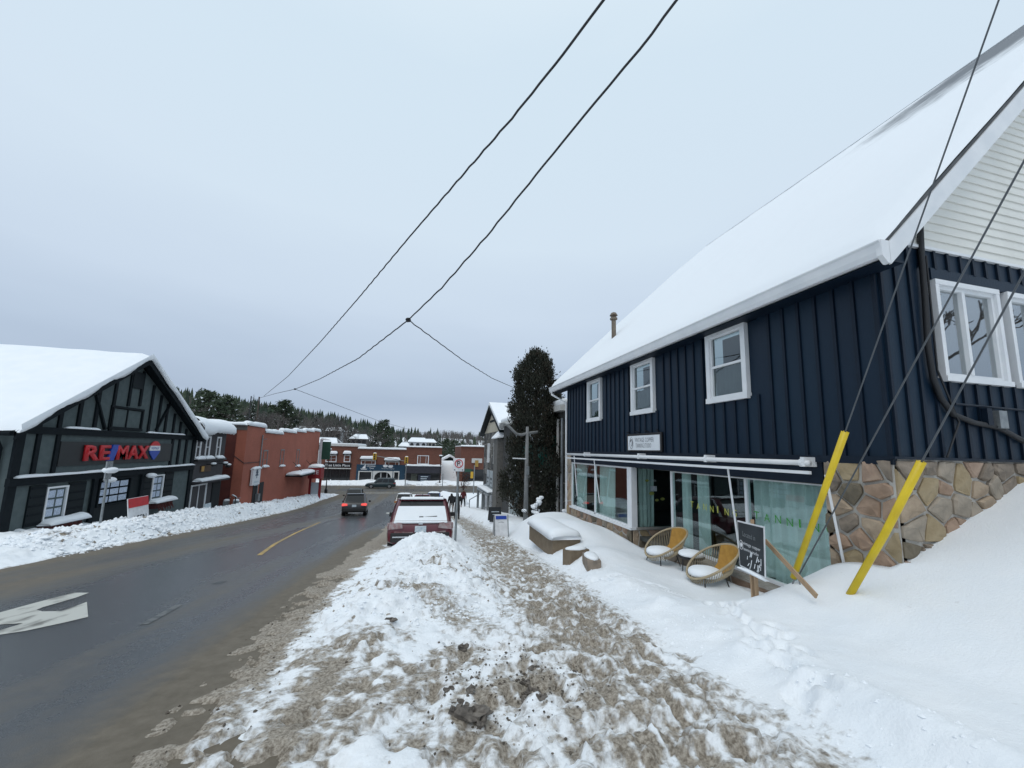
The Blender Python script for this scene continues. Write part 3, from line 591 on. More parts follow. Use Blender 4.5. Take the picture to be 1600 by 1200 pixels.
def navy_gable():
    z0, z1 = .05, 2.93; sp = .262; cache = {}; k = 1; x = FX+.035; xe = 2*RX-FX
    wins = [(6.815, 8.115), (8.29, 9.59)]; w0, w1 = 1.07, 2.50
    while x < xe-.02:
        x1 = min(x+sp, xe); segs = [(z0, z1)]
        for a, b in wins:
            if x1 > a+.03 and x < b-.03: segs = [(z0, w0+.04), (w1+.16, z1)]
        for s0, s1 in segs:
            k = (k*7+3) % 11; key = (round(x1-x, 3), round(s1-s0, 3), k % 3)
            if key not in cache: cache[key] = (board_mesh(key[0]-.006, .03, key[1], NAVYS[key[2]]), board_mesh(.045, .028, key[1], M_NAVY2))
            inst('board', cache[key][0], nb, ((x+x1)/2, GY0+.005, s0)); inst('batten', cache[key][1], nb, (x+.024, GY0-.022, s0))
        x = x1
    MB().box((6.80, GY0-.03, w1), (9.61, GY0+.01, w1+.17)).build('head_trim', M_NAVY, nb)
    MB().box((FX+.06, GY0+.03, z0), (6.83, GY0+.05, z1+.1)).box((8.10, GY0+.03, z0), (8.30, GY0+.05, z1+.1)).box((9.57, GY0+.03, z0), (xe, GY0+.05, z1+.1)).build('wall_sheathing', M_NAVY, nb)
    for a, b in wins:
        framed_window(nb, (a, GY0-.005, w0), UX, UZ, b-a, w1-w0, .07, .05, mull=(.44,), sash=.05, back=.5, gl=M_GLASSR)
    # white clapboards, each lap its own piece
    z = 2.96; lap = .135; k = 0
    while z < RZ-.35:
        xa = EX+(z+.05-EZ)/SLP+.12; xb = 2*RX-xa
        mb = MB(); xm = (xa+xb)/2
        mb.prism([(xa-xm, .0, 0), (xa-xm, -.032, 0), (xa-xm, -.012, lap+.012), (xa-xm, .0, lap+.012)], (xb-xa, 0, 0))
        ob = bpy.data.objects.new('clapboard', mb.mesh('clapboard', M_VINYL)); COL.objects.link(ob); ob.parent = nb; ob.location = Vector((xm, GY0, z))-wloc(nb)
        z += lap
    MB().prism([(EX+.6, GY0+.02, 2.95), (2*RX-EX-.6, GY0+.02, 2.95), (RX, GY0+.02, RZ-.25)], (0, .1, 0)).build('gable_sheathing', M_VINYL, nb)
    MB().box((FX-.02, GY0-.05, 2.925), (xe+.02, GY0+.0, 2.965)).build('drip_edge', M_WHITE, nb)
navy_gable()
def navy_roof():
    y0, y1 = 3.30, 15.45; n = 40
    # snow sheet on both slopes, thinner and streaked near the ridge
    m = bpy.data.materials.new('roof_snow'); m.use_nodes = True; nt = m.node_tree; p = nt.nodes['Principled BSDF']; N = nt.nodes.new; L = nt.links.new
    p.inputs['Roughness'].default_value = .8; p.inputs['Specular IOR Level'].default_value = .2
    at = N('ShaderNodeAttribute'); at.attribute_name = 'dirt'; tc = N('ShaderNodeTexCoord'); mp = N('ShaderNodeMapping'); mp.inputs['Scale'].default_value = (2.5, .5, 2.5); L(tc.outputs['Object'], mp.inputs[0])
    no = N('ShaderNodeTexNoise'); no.inputs['Scale'].default_value = 5; no.inputs['Detail'].default_value = 8; no.inputs['Roughness'].default_value = .65; L(mp.outputs[0], no.inputs['Vector'])
    a = N('ShaderNodeMath'); a.operation = 'ADD'; L(at.outputs['Fac'], a.inputs[0]); L(no.outputs[0], a.inputs[1])
    r = N('ShaderNodeMapRange'); r.inputs['From Min'].default_value = .88; r.inputs['From Max'].default_value = 1.25; L(a.outputs[0], r.inputs['Value'])
    mx = N('ShaderNodeMix'); mx.data_type = 'RGBA'; mx.inputs[6].default_value = (.83, .86, .89, 1); mx.inputs[7].default_value = (.20, .215, .235, 1); L(r.outputs[0], mx.inputs[0]); L(mx.outputs[2], p.inputs['Base Color'])
    n2 = N('ShaderNodeTexNoise'); n2.inputs['Scale'].default_value = 9; n2.inputs['Detail'].default_value = 5; L(tc.outputs['Object'], n2.inputs['Vector'])
    b = N('ShaderNodeBump'); b.inputs['Strength'].default_value = .12; b.inputs['Distance'].default_value = .03; L(n2.outputs[0], b.inputs['Height']); L(b.outputs[0], p.inputs['Normal'])
    shin = mat('grey_shingle', (.12, .125, .13), .9, (.08, .085, .09), 8, .3, 50)
    for sgn in (1, -1):
        poly = [(EX, y0, EZ-.0), (EX, y1, EZ), (RX, y1, RZ-.06), (RX, y0, RZ-.06)]
        if sgn < 0: poly = [(2*RX-x, y, z) for x, y, z in poly]
        MB().prism(poly, (0, 0, -.10)).build('roof_deck', shin, nb)
    us = np.linspace(0, 1, 70); vs_ = np.linspace(y0-.02, y1+.03, 120); U, V = np.meshgrid(us, vs_)
    X = EX-.06+(RX-EX+.06)*U-.05*(fbm(V*0, V, 2.2, 4, 14)-.3)*(1-ss(0, .03, U)); th = .10*ss(0, .02, U)*ss(0, .02, (V-y0)/(y1-y0)+.002)*(1-.5*ss(.75, 1, U)); bel = .10*np.sin(np.pi*np.clip(U, 0, 1))
    Z = EZ+.004+SLP*(X-EX)+th+(.06*(fbm(X, V, .6, 4, 2)-.5)+.03*(fbm(X*.4, V*2.5, 1, 3, 19)-.5))*ss(0, .03, U)+bel*.5
    dd = 1.25*ss(.52, .95, U)*ss(11, 4.0, V)*(.45+.8*fbm(X, V*.35, 1.2, 3, 12))+.45*ss(.12, .0, V-y0)*ss(.2, .6, U)
    o = grid_mesh('roof_snow', X, V, Z, m, dirt=dd); o.parent = nb; o.location = -wloc(nb)
    us2 = np.linspace(0, 1, 12); vs2 = np.linspace(y0, y1, 10); U2, V2 = np.meshgrid(us2, vs2); X2 = 2*RX-(EX+(RX-EX)*U2)
    o = grid_mesh('roof_snow', X2[:, ::-1], V2, (EZ+.08+SLP*(RX-EX)*U2)[:, ::-1], m, dirt=U2*0); o.parent = nb; o.location = -wloc(nb)
    # rake boards, soffits, fascia, gutter
    for yy, d in ((y0, -.025), (y1, .025)):
        MB().prism([(EX+.02, yy, EZ-.05), (RX, yy, RZ-.09), (2*RX-EX-.02, yy, EZ-.05), (2*RX-EX-.02, yy, EZ-.34), (RX, yy, RZ-.40), (EX+.02, yy, EZ-.34)], (0, d, 0)).build('rake_board', M_WHITE, nb)
    MB().prism([(EX+.1, y0, EZ-.26), (RX, y0, RZ-.32), (RX, y0, RZ-.30), (EX+.1, y0, EZ-.24)], (0, GY0-y0, 0)).build('rake_soffit', M_WHITE, nb)
    MB().box((EX+.0, y0+.03, EZ-.26), (FX+.03, y1-.03, EZ-.235)).build('eave_soffit', M_NAVY2, nb)
    MB().box((EX-.0, y0, EZ-.25), (EX+.02, y1, EZ-.01)).build('fascia', M_WHITE, nb)
    gp = [(EX-.005, 0, EZ-.05), (EX-.005, 0, EZ-.20), (EX-.02, 0, EZ-.235), (EX-.09, 0, EZ-.24), (EX-.115, 0, EZ-.17), (EX-.13, 0, EZ-.08), (EX-.15, 0, EZ-.06), (EX-.15, 0, EZ-.045), (EX-.12, 0, EZ-.045), (EX-.12, 0, EZ-.075)]
    MB().prism([(x, y0-.02, z) for x, _, z in gp], (0, y1-y0+.05, 0)).build('gutter', M_WHITE, nb)
    MB().prism([(EX+.01, y0-.027, EZ-.33), (EX+.01, y0-.027, EZ-.04), (EX-.12, y0-.027, EZ-.04), (EX-.12, y0-.027, EZ-.24), (EX-.03, y0-.027, EZ-.33)], (0, .06, 0)).build('eave_return', M_WHITE, nb)
    MB().tube([(EX-.06, 15.3, EZ-.2), (EX-.06, 15.3, EZ-.34), (FX+.02, 14.62, EZ-.75), (FX+.02, 14.52, -2.3)], .045, 8).build('downspout', M_WHITE, nb)
    c = atY(959, 512, 13.2); mbp = MB(); mbp.lathe((c[0], c[1], c[2]-.5), [(.085, 0), (.085, .82), (.14, .82), (.14, .88), (.10, .90), (.10, .97), (.155, .98), (.10, 1.08), (.02, 1.12)], 14).build('flue_pipe', mat('rusty_flue', (.20, .17, .13), .6, (.10, .07, .05), 6, .1), nb, smooth=False)
navy_roof()
def navy_shopfront():
    zs, zt = -2.0, -.36
    # soffit box / lintel band over the glass
    MB().box((FX-.004, 4.52, -.36), (FX+.12, 14.03, -.052)).build('lintel_band', M_NAVY2, nb)
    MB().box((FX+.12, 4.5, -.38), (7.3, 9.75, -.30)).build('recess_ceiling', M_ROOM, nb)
    # left bay: base stones, sill, two panes
    YA, YB = 14.05, 9.80
    stone_wall(nb, (FX+.02, YA, -3.1), (0, -1, 0), UZ, YA-YB, 1.08, .27, 7, proud=.045)
    stone_wall(nb, (FX+.01, GY1, -3.1), (0, -1, 0), UZ, GY1-YA, 3.03, .33, 9, proud=.045, aspect=1.0)
    stone_wall(nb, (FX+.02, YB, -3.1), (1, 0, 0), UZ, 1.35, 1.08, .27, 17, proud=.045)
    MB().box((FX-.06, YB-.06, zs-.03), (FX+.12, YA, zs+.03)).build('sill', M_WHITE, nb)
    MB().box((FX+.12, YB-.06, zs-.03), (FX+1.35, YB+.08, zs+.03)).build('sill', mat('grey_sill', (.30, .29, .27), .8), nb)
    fr = MB(); fr.box((FX+.0, YB-.03, zs+.03), (FX+.17, YB+.20, zt)); fr.build('corner_post', M_WHITE, nb)
    fr = MB(); fr.box((FX+.03, YA-.06, zs+.03), (FX+.09, YA, zt)); fr.box((FX+.03, 12.05, zs+.03), (FX+.09, 12.12, zt)); fr.box((FX+.03, YB+.2, zt-.05), (FX+.09, YA-.06, zt)); fr.box((FX+.03, YB+.2, zs+.03), (FX+.09, YA-.06, zs+.07)); fr.build('window_frame', M_WHITE, nb)
    for a, b in ((12.12, YA-.06), (YB+.2, 12.05)): MB().box((FX+.055, a, zs+.07), (FX+.061, b, zt-.05)).build('pane', M_GLASS, nb)
    # return window facing up the hill
    MB().box((FX+.17, YB-.0, zs+.03), (FX+1.3, YB+.006, zt)).build('pane', M_GLASS, nb)
    # right bay: frames and panes on a set-back plane
    WX = 6.05
    ys = [8.32, 6.16, 4.50]
    fr = MB(); fr.box((WX-.03, ys[0], -2.12), (WX+.05, ys[0]+.06, zt)); fr.box((WX-.03, 6.13, -2.12), (WX+.05, 6.19, zt)); fr.box((WX-.03, ys[2], -2.12), (WX+.05, ys[2]+.04, zt))
    fr.box((WX-.025, ys[2]+.04, zt-.05), (WX+.045, ys[0], zt-.002)); fr.box((WX-.025, ys[2]+.04, -2.12), (WX+.045, ys[0], -2.06)); fr.build('window_frame', M_WHITE, nb)
    for a, b in ((6.19, 8.32), (4.54, 6.13)): MB().box((WX+.005, a, -2.06), (WX+.011, b, zt-.05)).build('pane', M_GLASS, nb)
    MB().box((WX-.28, 4.2, -2.17), (WX+.06, 8.4, -2.125)).build('ledge', mat('ledge', (.32, .30, .27), .85, (.24, .22, .19), 6, .2), nb)
    stone_wall(nb, (WX-.20, 8.4, -3.0), (0, -1, 0), UZ, 4.0, .83, .30, 21, proud=.05, mats=[M_STONES[1], M_STONES[3], M_STONES[0]])
    # stone pier at the corner, gable stone base
    stone_wall(nb, (FX+.0, 4.50, -2.9), (0, -1, 0), UZ, 4.50-GY0, 2.92, .235, 33, proud=.075, aspect=1.25)
    stone_wall(nb, (FX-.02, GY0, -2.9), UX, UZ, 9.0, 2.92, .245, 37, proud=.075, aspect=1.4)
    MB().box((FX+.0, 4.44, -2.9), (6.10, 4.51, -.36)).build('pier_return', M_MORTAR, nb)
    MB().box((FX-.05, GY0-.05, .02), (2*RX-FX, GY0+.03, .052)).build('base_flashing', M_NAVY2, nb)
    # interior
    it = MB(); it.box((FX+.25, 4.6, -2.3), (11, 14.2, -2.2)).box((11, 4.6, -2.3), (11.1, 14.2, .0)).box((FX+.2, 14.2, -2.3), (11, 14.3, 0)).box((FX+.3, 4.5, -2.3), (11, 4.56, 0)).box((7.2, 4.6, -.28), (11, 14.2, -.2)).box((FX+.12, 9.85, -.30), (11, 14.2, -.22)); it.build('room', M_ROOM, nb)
    MB().box((7.2, 8.4, -2.2), (7.26, 9.75, -.3)).build('entrance_door', M_DARK, nb)
    MB().box((6.4, 11.0, -2.2), (7.0, 13.2, -1.55)).build('shop_counter', mat('counter', (.5, .51, .5), .6), nb)
    n = Vector((-1, 0, 0)); u = Vector((0, -1, 0)); v = Vector((0, 0, 1))
    drape(nb, Vector((FX+.22, 13.95, zs)), u, v, .75, 1.62, n, M_CURT, seed=2); drape(nb, Vector((FX+.22, 12.02, zs)), u, v, .95, 1.62, n, M_CURT, seed=3)
    drape(nb, Vector((FX+.30, YB+.16, zs)), Vector((1, 0, 0)), v, .50, 1.62, Vector((0, -1, 0)), M_CURT, seed=4)
    drape(nb, Vector((WX+.18, 8.25, -2.1)), u, v, .28, 1.72, n, M_CURT, seed=5); drape(nb, Vector((WX+.18, 7.75, -2.1)), u, v, .45, 1.72, n, M_CURT, seed=6)
    drape(nb, Vector((WX+.18, 6.12, -2.1)), u, v, 1.56, 1.72, n, M_CURT, amp=.045, wl=.16, seed=8)
    # window lettering and stickers
    GR = mat('green_vinyl', (.035, .26, .02), .5, (.05, .32, .03), 9); YE = mat('yellow_vinyl', (.55, .55, .10), .5, (.45, .48, .08), 9)
    for i, ch in enumerate('TANNING'):
        text('letter', ch, (WX-.002, 6.02-i*.215, -1.10-.012*(i % 2)), (0, -1, 0), UZ, .11 if ch != 'I' else .03, .13, GR, nb)
        text('letter', ch, (WX-.002, 7.72-i*.20, -1.14-.012*(i % 2)), (0, -1, 0), UZ, .10 if ch != 'I' else .03, .13, YE, nb)
    LEAF = mat('leaf_sticker', (.32, .34, .10), .6, (.25, .3, .08), 9)
    for i, (x, z, r) in enumerate(((6.30, -.72, .05), (6.44, -1.07, .07), (6.78, -1.22, .06), (6.6, -1.25, .05))):
        MB().prism([(x+r*math.cos(t)*1.2, YB-.004, z+r*.7*math.sin(t)) for t in np.linspace(0, 6.28, 9)[:-1]], (0, .003, 0)).build('leaf_sticker', LEAF, nb)
    MB().box((6.40, YB-.006, -1.01), (6.60, YB-.002, -.87)).build('door_notice', M_PLATE, nb)
    text('open_text', 'OPEN', (6.42, YB-.003, -.75), UX, UZ, .16, .06, M_PLATE, nb)
    # fascia sign
    MB().box((FX-.07, 8.26, .07), (FX-.032, 9.86, .545)).build('sign_back', M_BLACK, nb)
    MB().box((FX-.082, 8.33, .105), (FX-.07, 9.78, .485)).build('sign_board', mat('sign_white', (.74, .77, .79), .5, (.68, .71, .74), 3), nb)
    GT = mat('grey_lettering', (.16, .17, .19), .6)
    text('sign_text', 'VINTAGE COPPER', (FX-.082, 9.42, .315), (0, -1, 0), UZ, .86, .11, GT, nb, off=-.008); text('sign_text', 'TANNING STUDIO', (FX-.082, 9.38, .17), (0, -1, 0), UZ, .70, .11, GT, nb, off=-.008)
    ring = MB(); T = np.linspace(0, 2*math.pi, 21)
    ring.tube([(FX-.084, 9.60+.085*math.cos(t), .295+.15*math.sin(t)) for t in T], .006, 4, False); ring.tube([(FX-.084, 9.60+.05*math.cos(t), .30+.09*math.sin(t)) for t in np.linspace(.3, 4.4, 9)], .014, 4); ring.build('sign_emblem', GT, nb)
    for y in (8.4, 8.85, 9.3, 9.75): MB().tube([(FX-.02, y, .56), (FX-.10, y, .60), (FX-.14, y, .585)], .012, 5).build('sign_lamp', M_BLACK, nb)
    # folded awning: roller, front bar, brackets, hanging arms
    aw = thing('folded_awning', 'white retracted awning roller with folded arms over the shop windows', 'awning', (FX, 9.2, -.1))
    MB().tube([(FX-.20, 14.0, -.065), (FX-.20, 4.55, -.065)], .042, 10).build('roller', M_WHITE, aw, smooth=True)
    MB().box((FX-.29, 4.5, -.225), (FX-.24, 13.9, -.18)).build('front_bar', M_WHITE, aw)
    for y in (12.3, 9.0, 6.6, 4.6): MB().box((FX-.24, y, -.12), (FX-.0, y+.06, .02)).tube([(FX-.2, y+.03, -.065), (FX-.2, y+.09, -.065)], .058, 10).build('bracket', M_WHITE, aw)
    for (a, b), (c, d) in (((897, 712), (902, 775)), ((928, 717), (937, 786)), ((1137, 729), (1159, 886)), ((1290, 742), (1319, 882))):
        MB().tube([atX(a, b, FX-.24), atX(c, d, FX-.06)], .018, 6).build('arm', M_WHITE, aw)
navy_shopfront()
def navy_services():
    # black service cable down the corner of the gable, conduit and junction box
    P = [atY(x, y, GY0-.06) for x, y in ((1438, 352), (1440, 400), (1446, 470), (1450, 540), (1458, 590), (1470, 622), (1490, 648), (1520, 660), (1560, 668), (1600, 690))]
    MB().tube(P, .035, 7).build('service_cable', M_WIRE, nb, smooth=True)
    MB().tube([P[1]+np.array([.05, -.02, 0]), P[4]+np.array([.06, -.02, .1]), P[6]+np.array([.05, -.02, -.1]), atY(1480, 715, GY0-.06)], .012, 5).build('service_cable', M_WIRE, nb)
    MB().tube([atY(1492, 631, GY0-.06), atY(1620, 643, GY0-.06)], .015, 6).build('conduit', M_NAVY2, nb)
    c = atY(1559, 656, GY0-.06); MB().box((c[0]-.08, GY0-.12, c[2]-.12), (c[0]+.08, GY0-.03, c[2]+.12)).build('junction_box', M_STEEL, nb)
    c = atY(1545, 650, GY0-.06); MB().box((c[0]-.10, GY0-.10, c[2]-.13), (c[0]+.0, GY0-.03, c[2]+.10)).build('meter_box', M_NAVY2, nb)
navy_services()

# ------------------------------------------------------------------ left side: half-timbered office
LX0 = -14.5
def Yl(x, y, X=None): return atX(x, y, LX0 if X is None else X)[1]
def Zl(x, y, X=None): return atX(x, y, LX0 if X is None else X)[2]
M_STUC = mat('green_grey_stucco', (.105, .130, .132), .95, (.088, .110, .113), 4, .25, 60, spec=.1)
M_TIMB = mat('dark_timber', (.0045, .008, .011), .7, (.007, .011, .014), 6, .1, spec=.15)
M_SHUT = mat('dark_shutter', (.006, .011, .0135), .6, spec=.2)
M_PAPER = mat('listing_paper', (.55, .62, .74), .6, (.30, .36, .46), 22)
M_RED = mat('sign_red', (.55, .012, .018), .4, (.48, .01, .016), 5); M_BLUE = mat('sign_blue', (.015, .06, .38), .4); M_WSIGN = mat('sign_bright_white', (.75, .76, .78), .45)
def office():
    y0, y1, pk, pz = 18.65, 30.95, 24.5, 4.42; zb1, zb2 = .377, -1.48; fx = LX0; zg = -5.4
    t = thing('half_timbered_office', 'grey half timbered office with snowy gable roof and red lettered sign', 'building', (fx-5, 24.8, -4.6))
    ez = .25
    def rz(y): return pz-(pz-ez)*abs(y-pk)/(pk-y0+.65 if y < pk else y1-pk+.35)
    # walls
    MB().prism([(fx, y0, zg), (fx, y1, zg), (fx, y1, zb1), (fx, pk, pz-.25), (fx, y0, zb1)], (-12, 0, 0)).build('wall', M_STUC, t)
    # roof slabs with snow
    for a, b in ((y0-.65, pk), (y1+.35, pk)):
        mb = MB(); P = [(fx+.50, a, ez), (fx-13, a, ez), (fx-13, b, pz), (fx+.50, b, pz)]
        mb.prism(P, (0, 0, -.16)).build('roof', M_TIMB, t)
        us = np.linspace(0, 1, 30); vs = np.linspace(0, 1, 60); U, V = np.meshgrid(us, vs)
        X = fx+.55-13.55*V; Y = a+(b-a)*U+(.10 if a > b else -.06)*(1-U)*0
        wav = .5*(fbm(Y, X, .9, 3, 31)) ; th = .28*ss(-.02, .05, U)*(.8+.5*wav); fr = ss(0, .035, V)
        Z = ez+(pz-ez)*U-.02+th*(.35+.65*fr)-.05*(1-ss(0, .03, U))
        X = X+.12*(fbm(Y, Y*0, 1.1, 3, 7)-.3)*(1-ss(0, .05, V))
        if a > b: X, Y, Z = X[:, ::-1], Y[:, ::-1], Z[:, ::-1]
        o = grid_mesh('roof_snow', X[:, ::-1], Y[:, ::-1], Z[:, ::-1], M_SNOWF); o.parent = t; o.location = -wloc(t)
        # front skirt of the snow over the verge
        rnd = random.Random(3); mb = MB(); n = 40; vs2 = []
        for i in range(n+1):
            u = i/n; y = a+(b-a)*u; z = ez+(pz-ez)*u; dr = .10+.10*math.sin(u*19)+.06*rnd.random()+(.25*max(0, math.sin(u*7.5)) if a > b and u < .45 else 0)
            vs2 += [(fx+.61, y, z+.26), (fx+.65, y, z+.06), (fx+.59, y, z-dr*.8+.04), (fx+.45, y, z+.02)]
        fs = [(i*4+k, i*4+k+1, i*4+k+5, i*4+k+4) for i in range(n) for k in range(3)]
        mb.add(vs2, fs).build('snow_skirt', M_SNOWF, t, smooth=True)
        MB().prism([(fx+.51, a, ez-.02), (fx+.51, b, pz-.02), (fx+.51, b, pz-.34), (fx+.51, a, ez-.30)], (-.06, 0, 0)).build('bargeboard', M_TIMB, t)
    # horizontal belts
    MB().box((fx, y0-.05, zb1-.18), (fx+.10, y1+.05, zb1+.10)).build('belt', M_TIMB, t); MB().box((fx, y0-.08, zb2-.30), (fx+.14, y1+.08, zb2)).build('belt', M_TIMB, t)
    snow_strip(t, (fx+.11, y0+.1, zb2), (fx+.11, y1, zb2), .24, .10, 1)
    snow_strip(t, (fx+.08, Yl(98, 672), zb1+.10), (fx+.08, Yl(152, 674), zb1+.10), .14, .09, 2); snow_strip(t, (fx+.08, Yl(227, 676), zb1+.10), (fx+.08, Yl(286, 680), zb1+.10), .14, .08, 4)
    # timbers
    for x in (61, 92, 121, 147): y = Yl(x, 660); MB().box((fx+.002, y-.09, zb1+.1), (fx+.07, y+.09, rz(y)-.35)).build('timber', M_TIMB, t)
    for x in (172, 195, 213, 232, 246, 258, 271, 282, 292): y = Yl(x, 660); z0 = Zl(x, 634) if x in (195, 213) else zb1+.1; MB().box((fx+.002, y-.08, z0), (fx+.07, y+.08, rz(y)-.35)).build('timber', M_TIMB, t)
    for x in (55, 86, 267, 278, 289): y = Yl(x, 705); MB().box((fx+.002, y-.09, zb2), (fx+.07, y+.09, zb1-.18)).build('timber', M_TIMB, t)
    for y in (y0+.12, y1-.12): MB().box((fx+.002, y-.17, zg), (fx+.09, y+.17, zb1-.18)).build('corner_post', M_TIMB, t)
    for (xa, ya), (xb, yb) in (((145, 600), (163, 671)), ((267, 628), (243, 672))):
        MB().bar(Vector(atX(xa, ya, fx+.035)), Vector(atX(xb, yb, fx+.035)), .08, .17, up=(1, 0, 0)).build('brace', M_TIMB, t)
    yv = Yl(214, 594); MB().box((fx, yv-.38, Zl(214, 607)), (fx+.09, yv+.38, Zl(214, 581))).build('attic_vent', M_SHUT, t)
    def rect(x0, y0_, x1, y1_): xm, ym = (x0+x1)/2, (y0_+y1_)/2; return Yl(x0, ym), Yl(x1, ym), Zl(xm, y1_), Zl(xm, y0_)
    a, b, c, d = rect(170, 636, 222, 672)
    framed_window(t, (fx+.02, a, c), UY, UZ, b-a, d-c, .10, .05, mull=(.5,), frame=M_TIMB, back=.25)
    # sign
    a, b, c, d = rect(90, 691, 267, 729); c, d = -1.12, -.08
    MB().box((fx, a, c), (fx+.06, b, d)).build('sign_panel', mat('sign_charcoal', (.012, .015, .016), .5), t)
    def lt(ch, xa, xb, m, z0=-.93, z1=-.22): ya, yb = Yl(xa, 710), Yl(xb, 710); o = text('sign_letter', ch, (fx+.062, ya, z0), UY, UZ, yb-ya, z1-z0, m, t, off=.03); s = o.modifiers.new('d', 'SOLIDIFY'); s.thickness = .08; s.offset = 1; return o
    lt('RE', 127, 167, M_RED); lt('MAX', 178, 228, M_RED)
    ya, yb = Yl(163, 710), Yl(180, 710); MB().prism([(fx+.062, ya, -.96), (fx+.062, ya+.42, -.96), (fx+.062, yb, -.19), (fx+.062, yb-.42, -.19)], (.08, 0, 0)).build('sign_letter', M_BLUE, t)
    cy = Yl(238, 708); R = .46; cz = -.42
    def prof(t): return R*math.cos(t), R*math.sin(t)
    def band(z0, z1, m, nm):
        L_, Rr = [], []
        for k in range(9):
            z = z0+(z1-z0)*k/8; w = math.sqrt(max(0, R*R-z*z)) if z > -.2 else max(.05, .414*(1-(-.2-z)/.42))
            L_.append((fx+.066, cy-w, cz+z)); Rr.append((fx+.066, cy+w, cz+z))
        MB().prism(L_+Rr[::-1], (.05, 0, 0)).build(nm, m, t)
    band(.20, .455, M_RED, 'balloon_band'); band(-.075, .20, M_WSIGN, 'balloon_band'); band(-.58, -.075, M_BLUE, 'balloon_band')
    text('balloon_text', 'RE/MAX', (fx+.118, cy-.33, cz+.0), UY, UZ, .66, .13, M_BLUE, t)
    # ground floor windows, shutters, boxes
    def listing(x0, y0_, x1, y1_, nu, nv, nm='window'):
        a, b, c, d = rect(x0, y0_, x1, y1_); w = framed_window(t, (fx+.02, a, c), UY, UZ, b-a, d-c, .07, .05, frame=M_WHITE if nu == 2 else M_TIMB, back=.10, sash=0, gl=M_GLASSD)
        for i in range(nu):
            for j in range(nv):
                u0 = a+.12+(b-a-.24)*i/nu; u1 = a+.12+(b-a-.24)*(i+1)/nu; w0 = c+.12+(d-c-.24)*j/nv; w1 = c+.12+(d-c-.24)*(j+1)/nv
                MB().box((fx+.005, u0+.04, w0+.04), (fx+.012, u1-.04, w1-.04)).build('listing_sheet', M_PAPER, w)
        return a, b, c, d
    for (x0, y0_, x1, y1_), (s0, s1), (s2, s3) in (((68, 760, 101, 811), (40, 68), (101, 129)), ((236, 742, 253, 780), (219, 235), (254, 268))):
        a, b, c, d = listing(x0, y0_, x1, y1_, 2, 3)
        for q0, q1 in ((s0, s1), (s2, s3)):
            ya, yb = Yl(q0, (y0_+y1_)/2), Yl(q1, (y0_+y1_)/2); sh = MB().box((fx, ya+.03, c-.1), (fx+.06, yb-.03, d+.1)).build('shutter', M_SHUT, t)
            mm = MB(); 
            for k in range(5): z = c+(d-c)*k/4; mm.box((fx+.06, ya+.08, z-.04), (fx+.075, yb-.08, z+.04))
            mm.build('shutter_slat', M_TIMB, sh)
        box = MB().box((fx+.02, a-.1, c-.45), (fx+.40, b+.5, c-.15)).build('flower_box', mat('box_red', (.05, .008, .008), .7), t)
        snow_strip(box, (fx+.22, a-.15, c-.15), (fx+.22, b+.9, c-.15), .55, .25, int(x0)); mm = MB(); rnd = random.Random(x0)
        for k in range(40):
            y = rnd.uniform(a-.1, b+.5); mm.bar((fx+.4, y, c-.2), (fx+.45+rnd.random()*.15, y+rnd.uniform(-.1, .1), c-.4-rnd.random()*.25), .02)
        mm.build('dead_stems', mat('dead_stems', (.09, .02, .018), .9), box)
    a, b, c, d = rect(140, 742, 214, 830); MB().box((fx+.002, a, zg), (fx+.05, b, zb2-.30)).build('entrance_panel', M_SHUT, t)
    for y in (a, b): MB().box((fx+.05, y-.12, zg), (fx+.14, y+.12, zb2-.3)).build('entrance_post', M_TIMB, t)
    fx += .055; listing(150, 747, 199, 788, 3, 3); fx -= .055
    # side: eave gutter and downpipe
    MB().tube([(fx+.4, y0-.70, ez-.06), (fx-13, y0-.70, ez-.06)], .08, 6).build('gutter', M_TIMB, t)
    MB().tube([(fx-.3, y0-.4, ez-.1), (fx-.3, y0-.1, ez-.6), (fx-.3, y0-.1, zg)], .06, 6).build('downpipe', M_TIMB, t)
    for y in (Yl(158, 748), Yl(226, 738)):
        MB().blob((fx+.35, y, zb2-.38), (.22, .28, .14), 3, .1).build('lamp_snow', M_SNOWF, t, smooth=True)
    # sandwich board and small post sign on the pavement
    p = gnd(205, 812, .55); s = thing('sandwich_board', 'white sandwich board with red top before the half timbered office', 'sign', (p[0]+1.2, p[1]-1.5, p[2]+.2)); x, y, z = s.location
    MB().prism([(x, y-.62, z-.5), (x, y+.62, z-.5), (x-.22, y+.62, z+.95), (x-.22, y-.62, z+.95)], (-.03, 0, 0)).build('board', M_WSIGN, s); MB().prism([(x-.155, y-.60, z+.58), (x-.155, y+.60, z+.58), (x-.212, y+.60, z+.94), (x-.212, y-.60, z+.94)], (.012, 0, 0)).build('red_header', M_RED, s)
    text('sign_text', 'OPEN', (x-.06, y-.42, z-.02), UY, (-.15, 0, 1), .84, .26, M_SHUT, s, depth=.012)
    p = gnd(157, 815, .6); s = thing('post_sign', 'slim grey post sign seen edge on before the half timbered office', 'sign', (p[0], p[1], p[2]-.5)); x, y, z = p
    MB().tube([(x, y, z-.5), (x, y, z+2.2)], .04, 7).build('post', M_STEEL, s); MB().box((x-.02, y-.16, z+1.6), (x+.02, y+.16, z+2.3)).build('plate', M_STEEL, s); MB().blob((x, y+.1, z+1.95), (.2, .35, .12), 2, .1).build('snow_cap', M_SNOWF, s, smooth=True)
office()

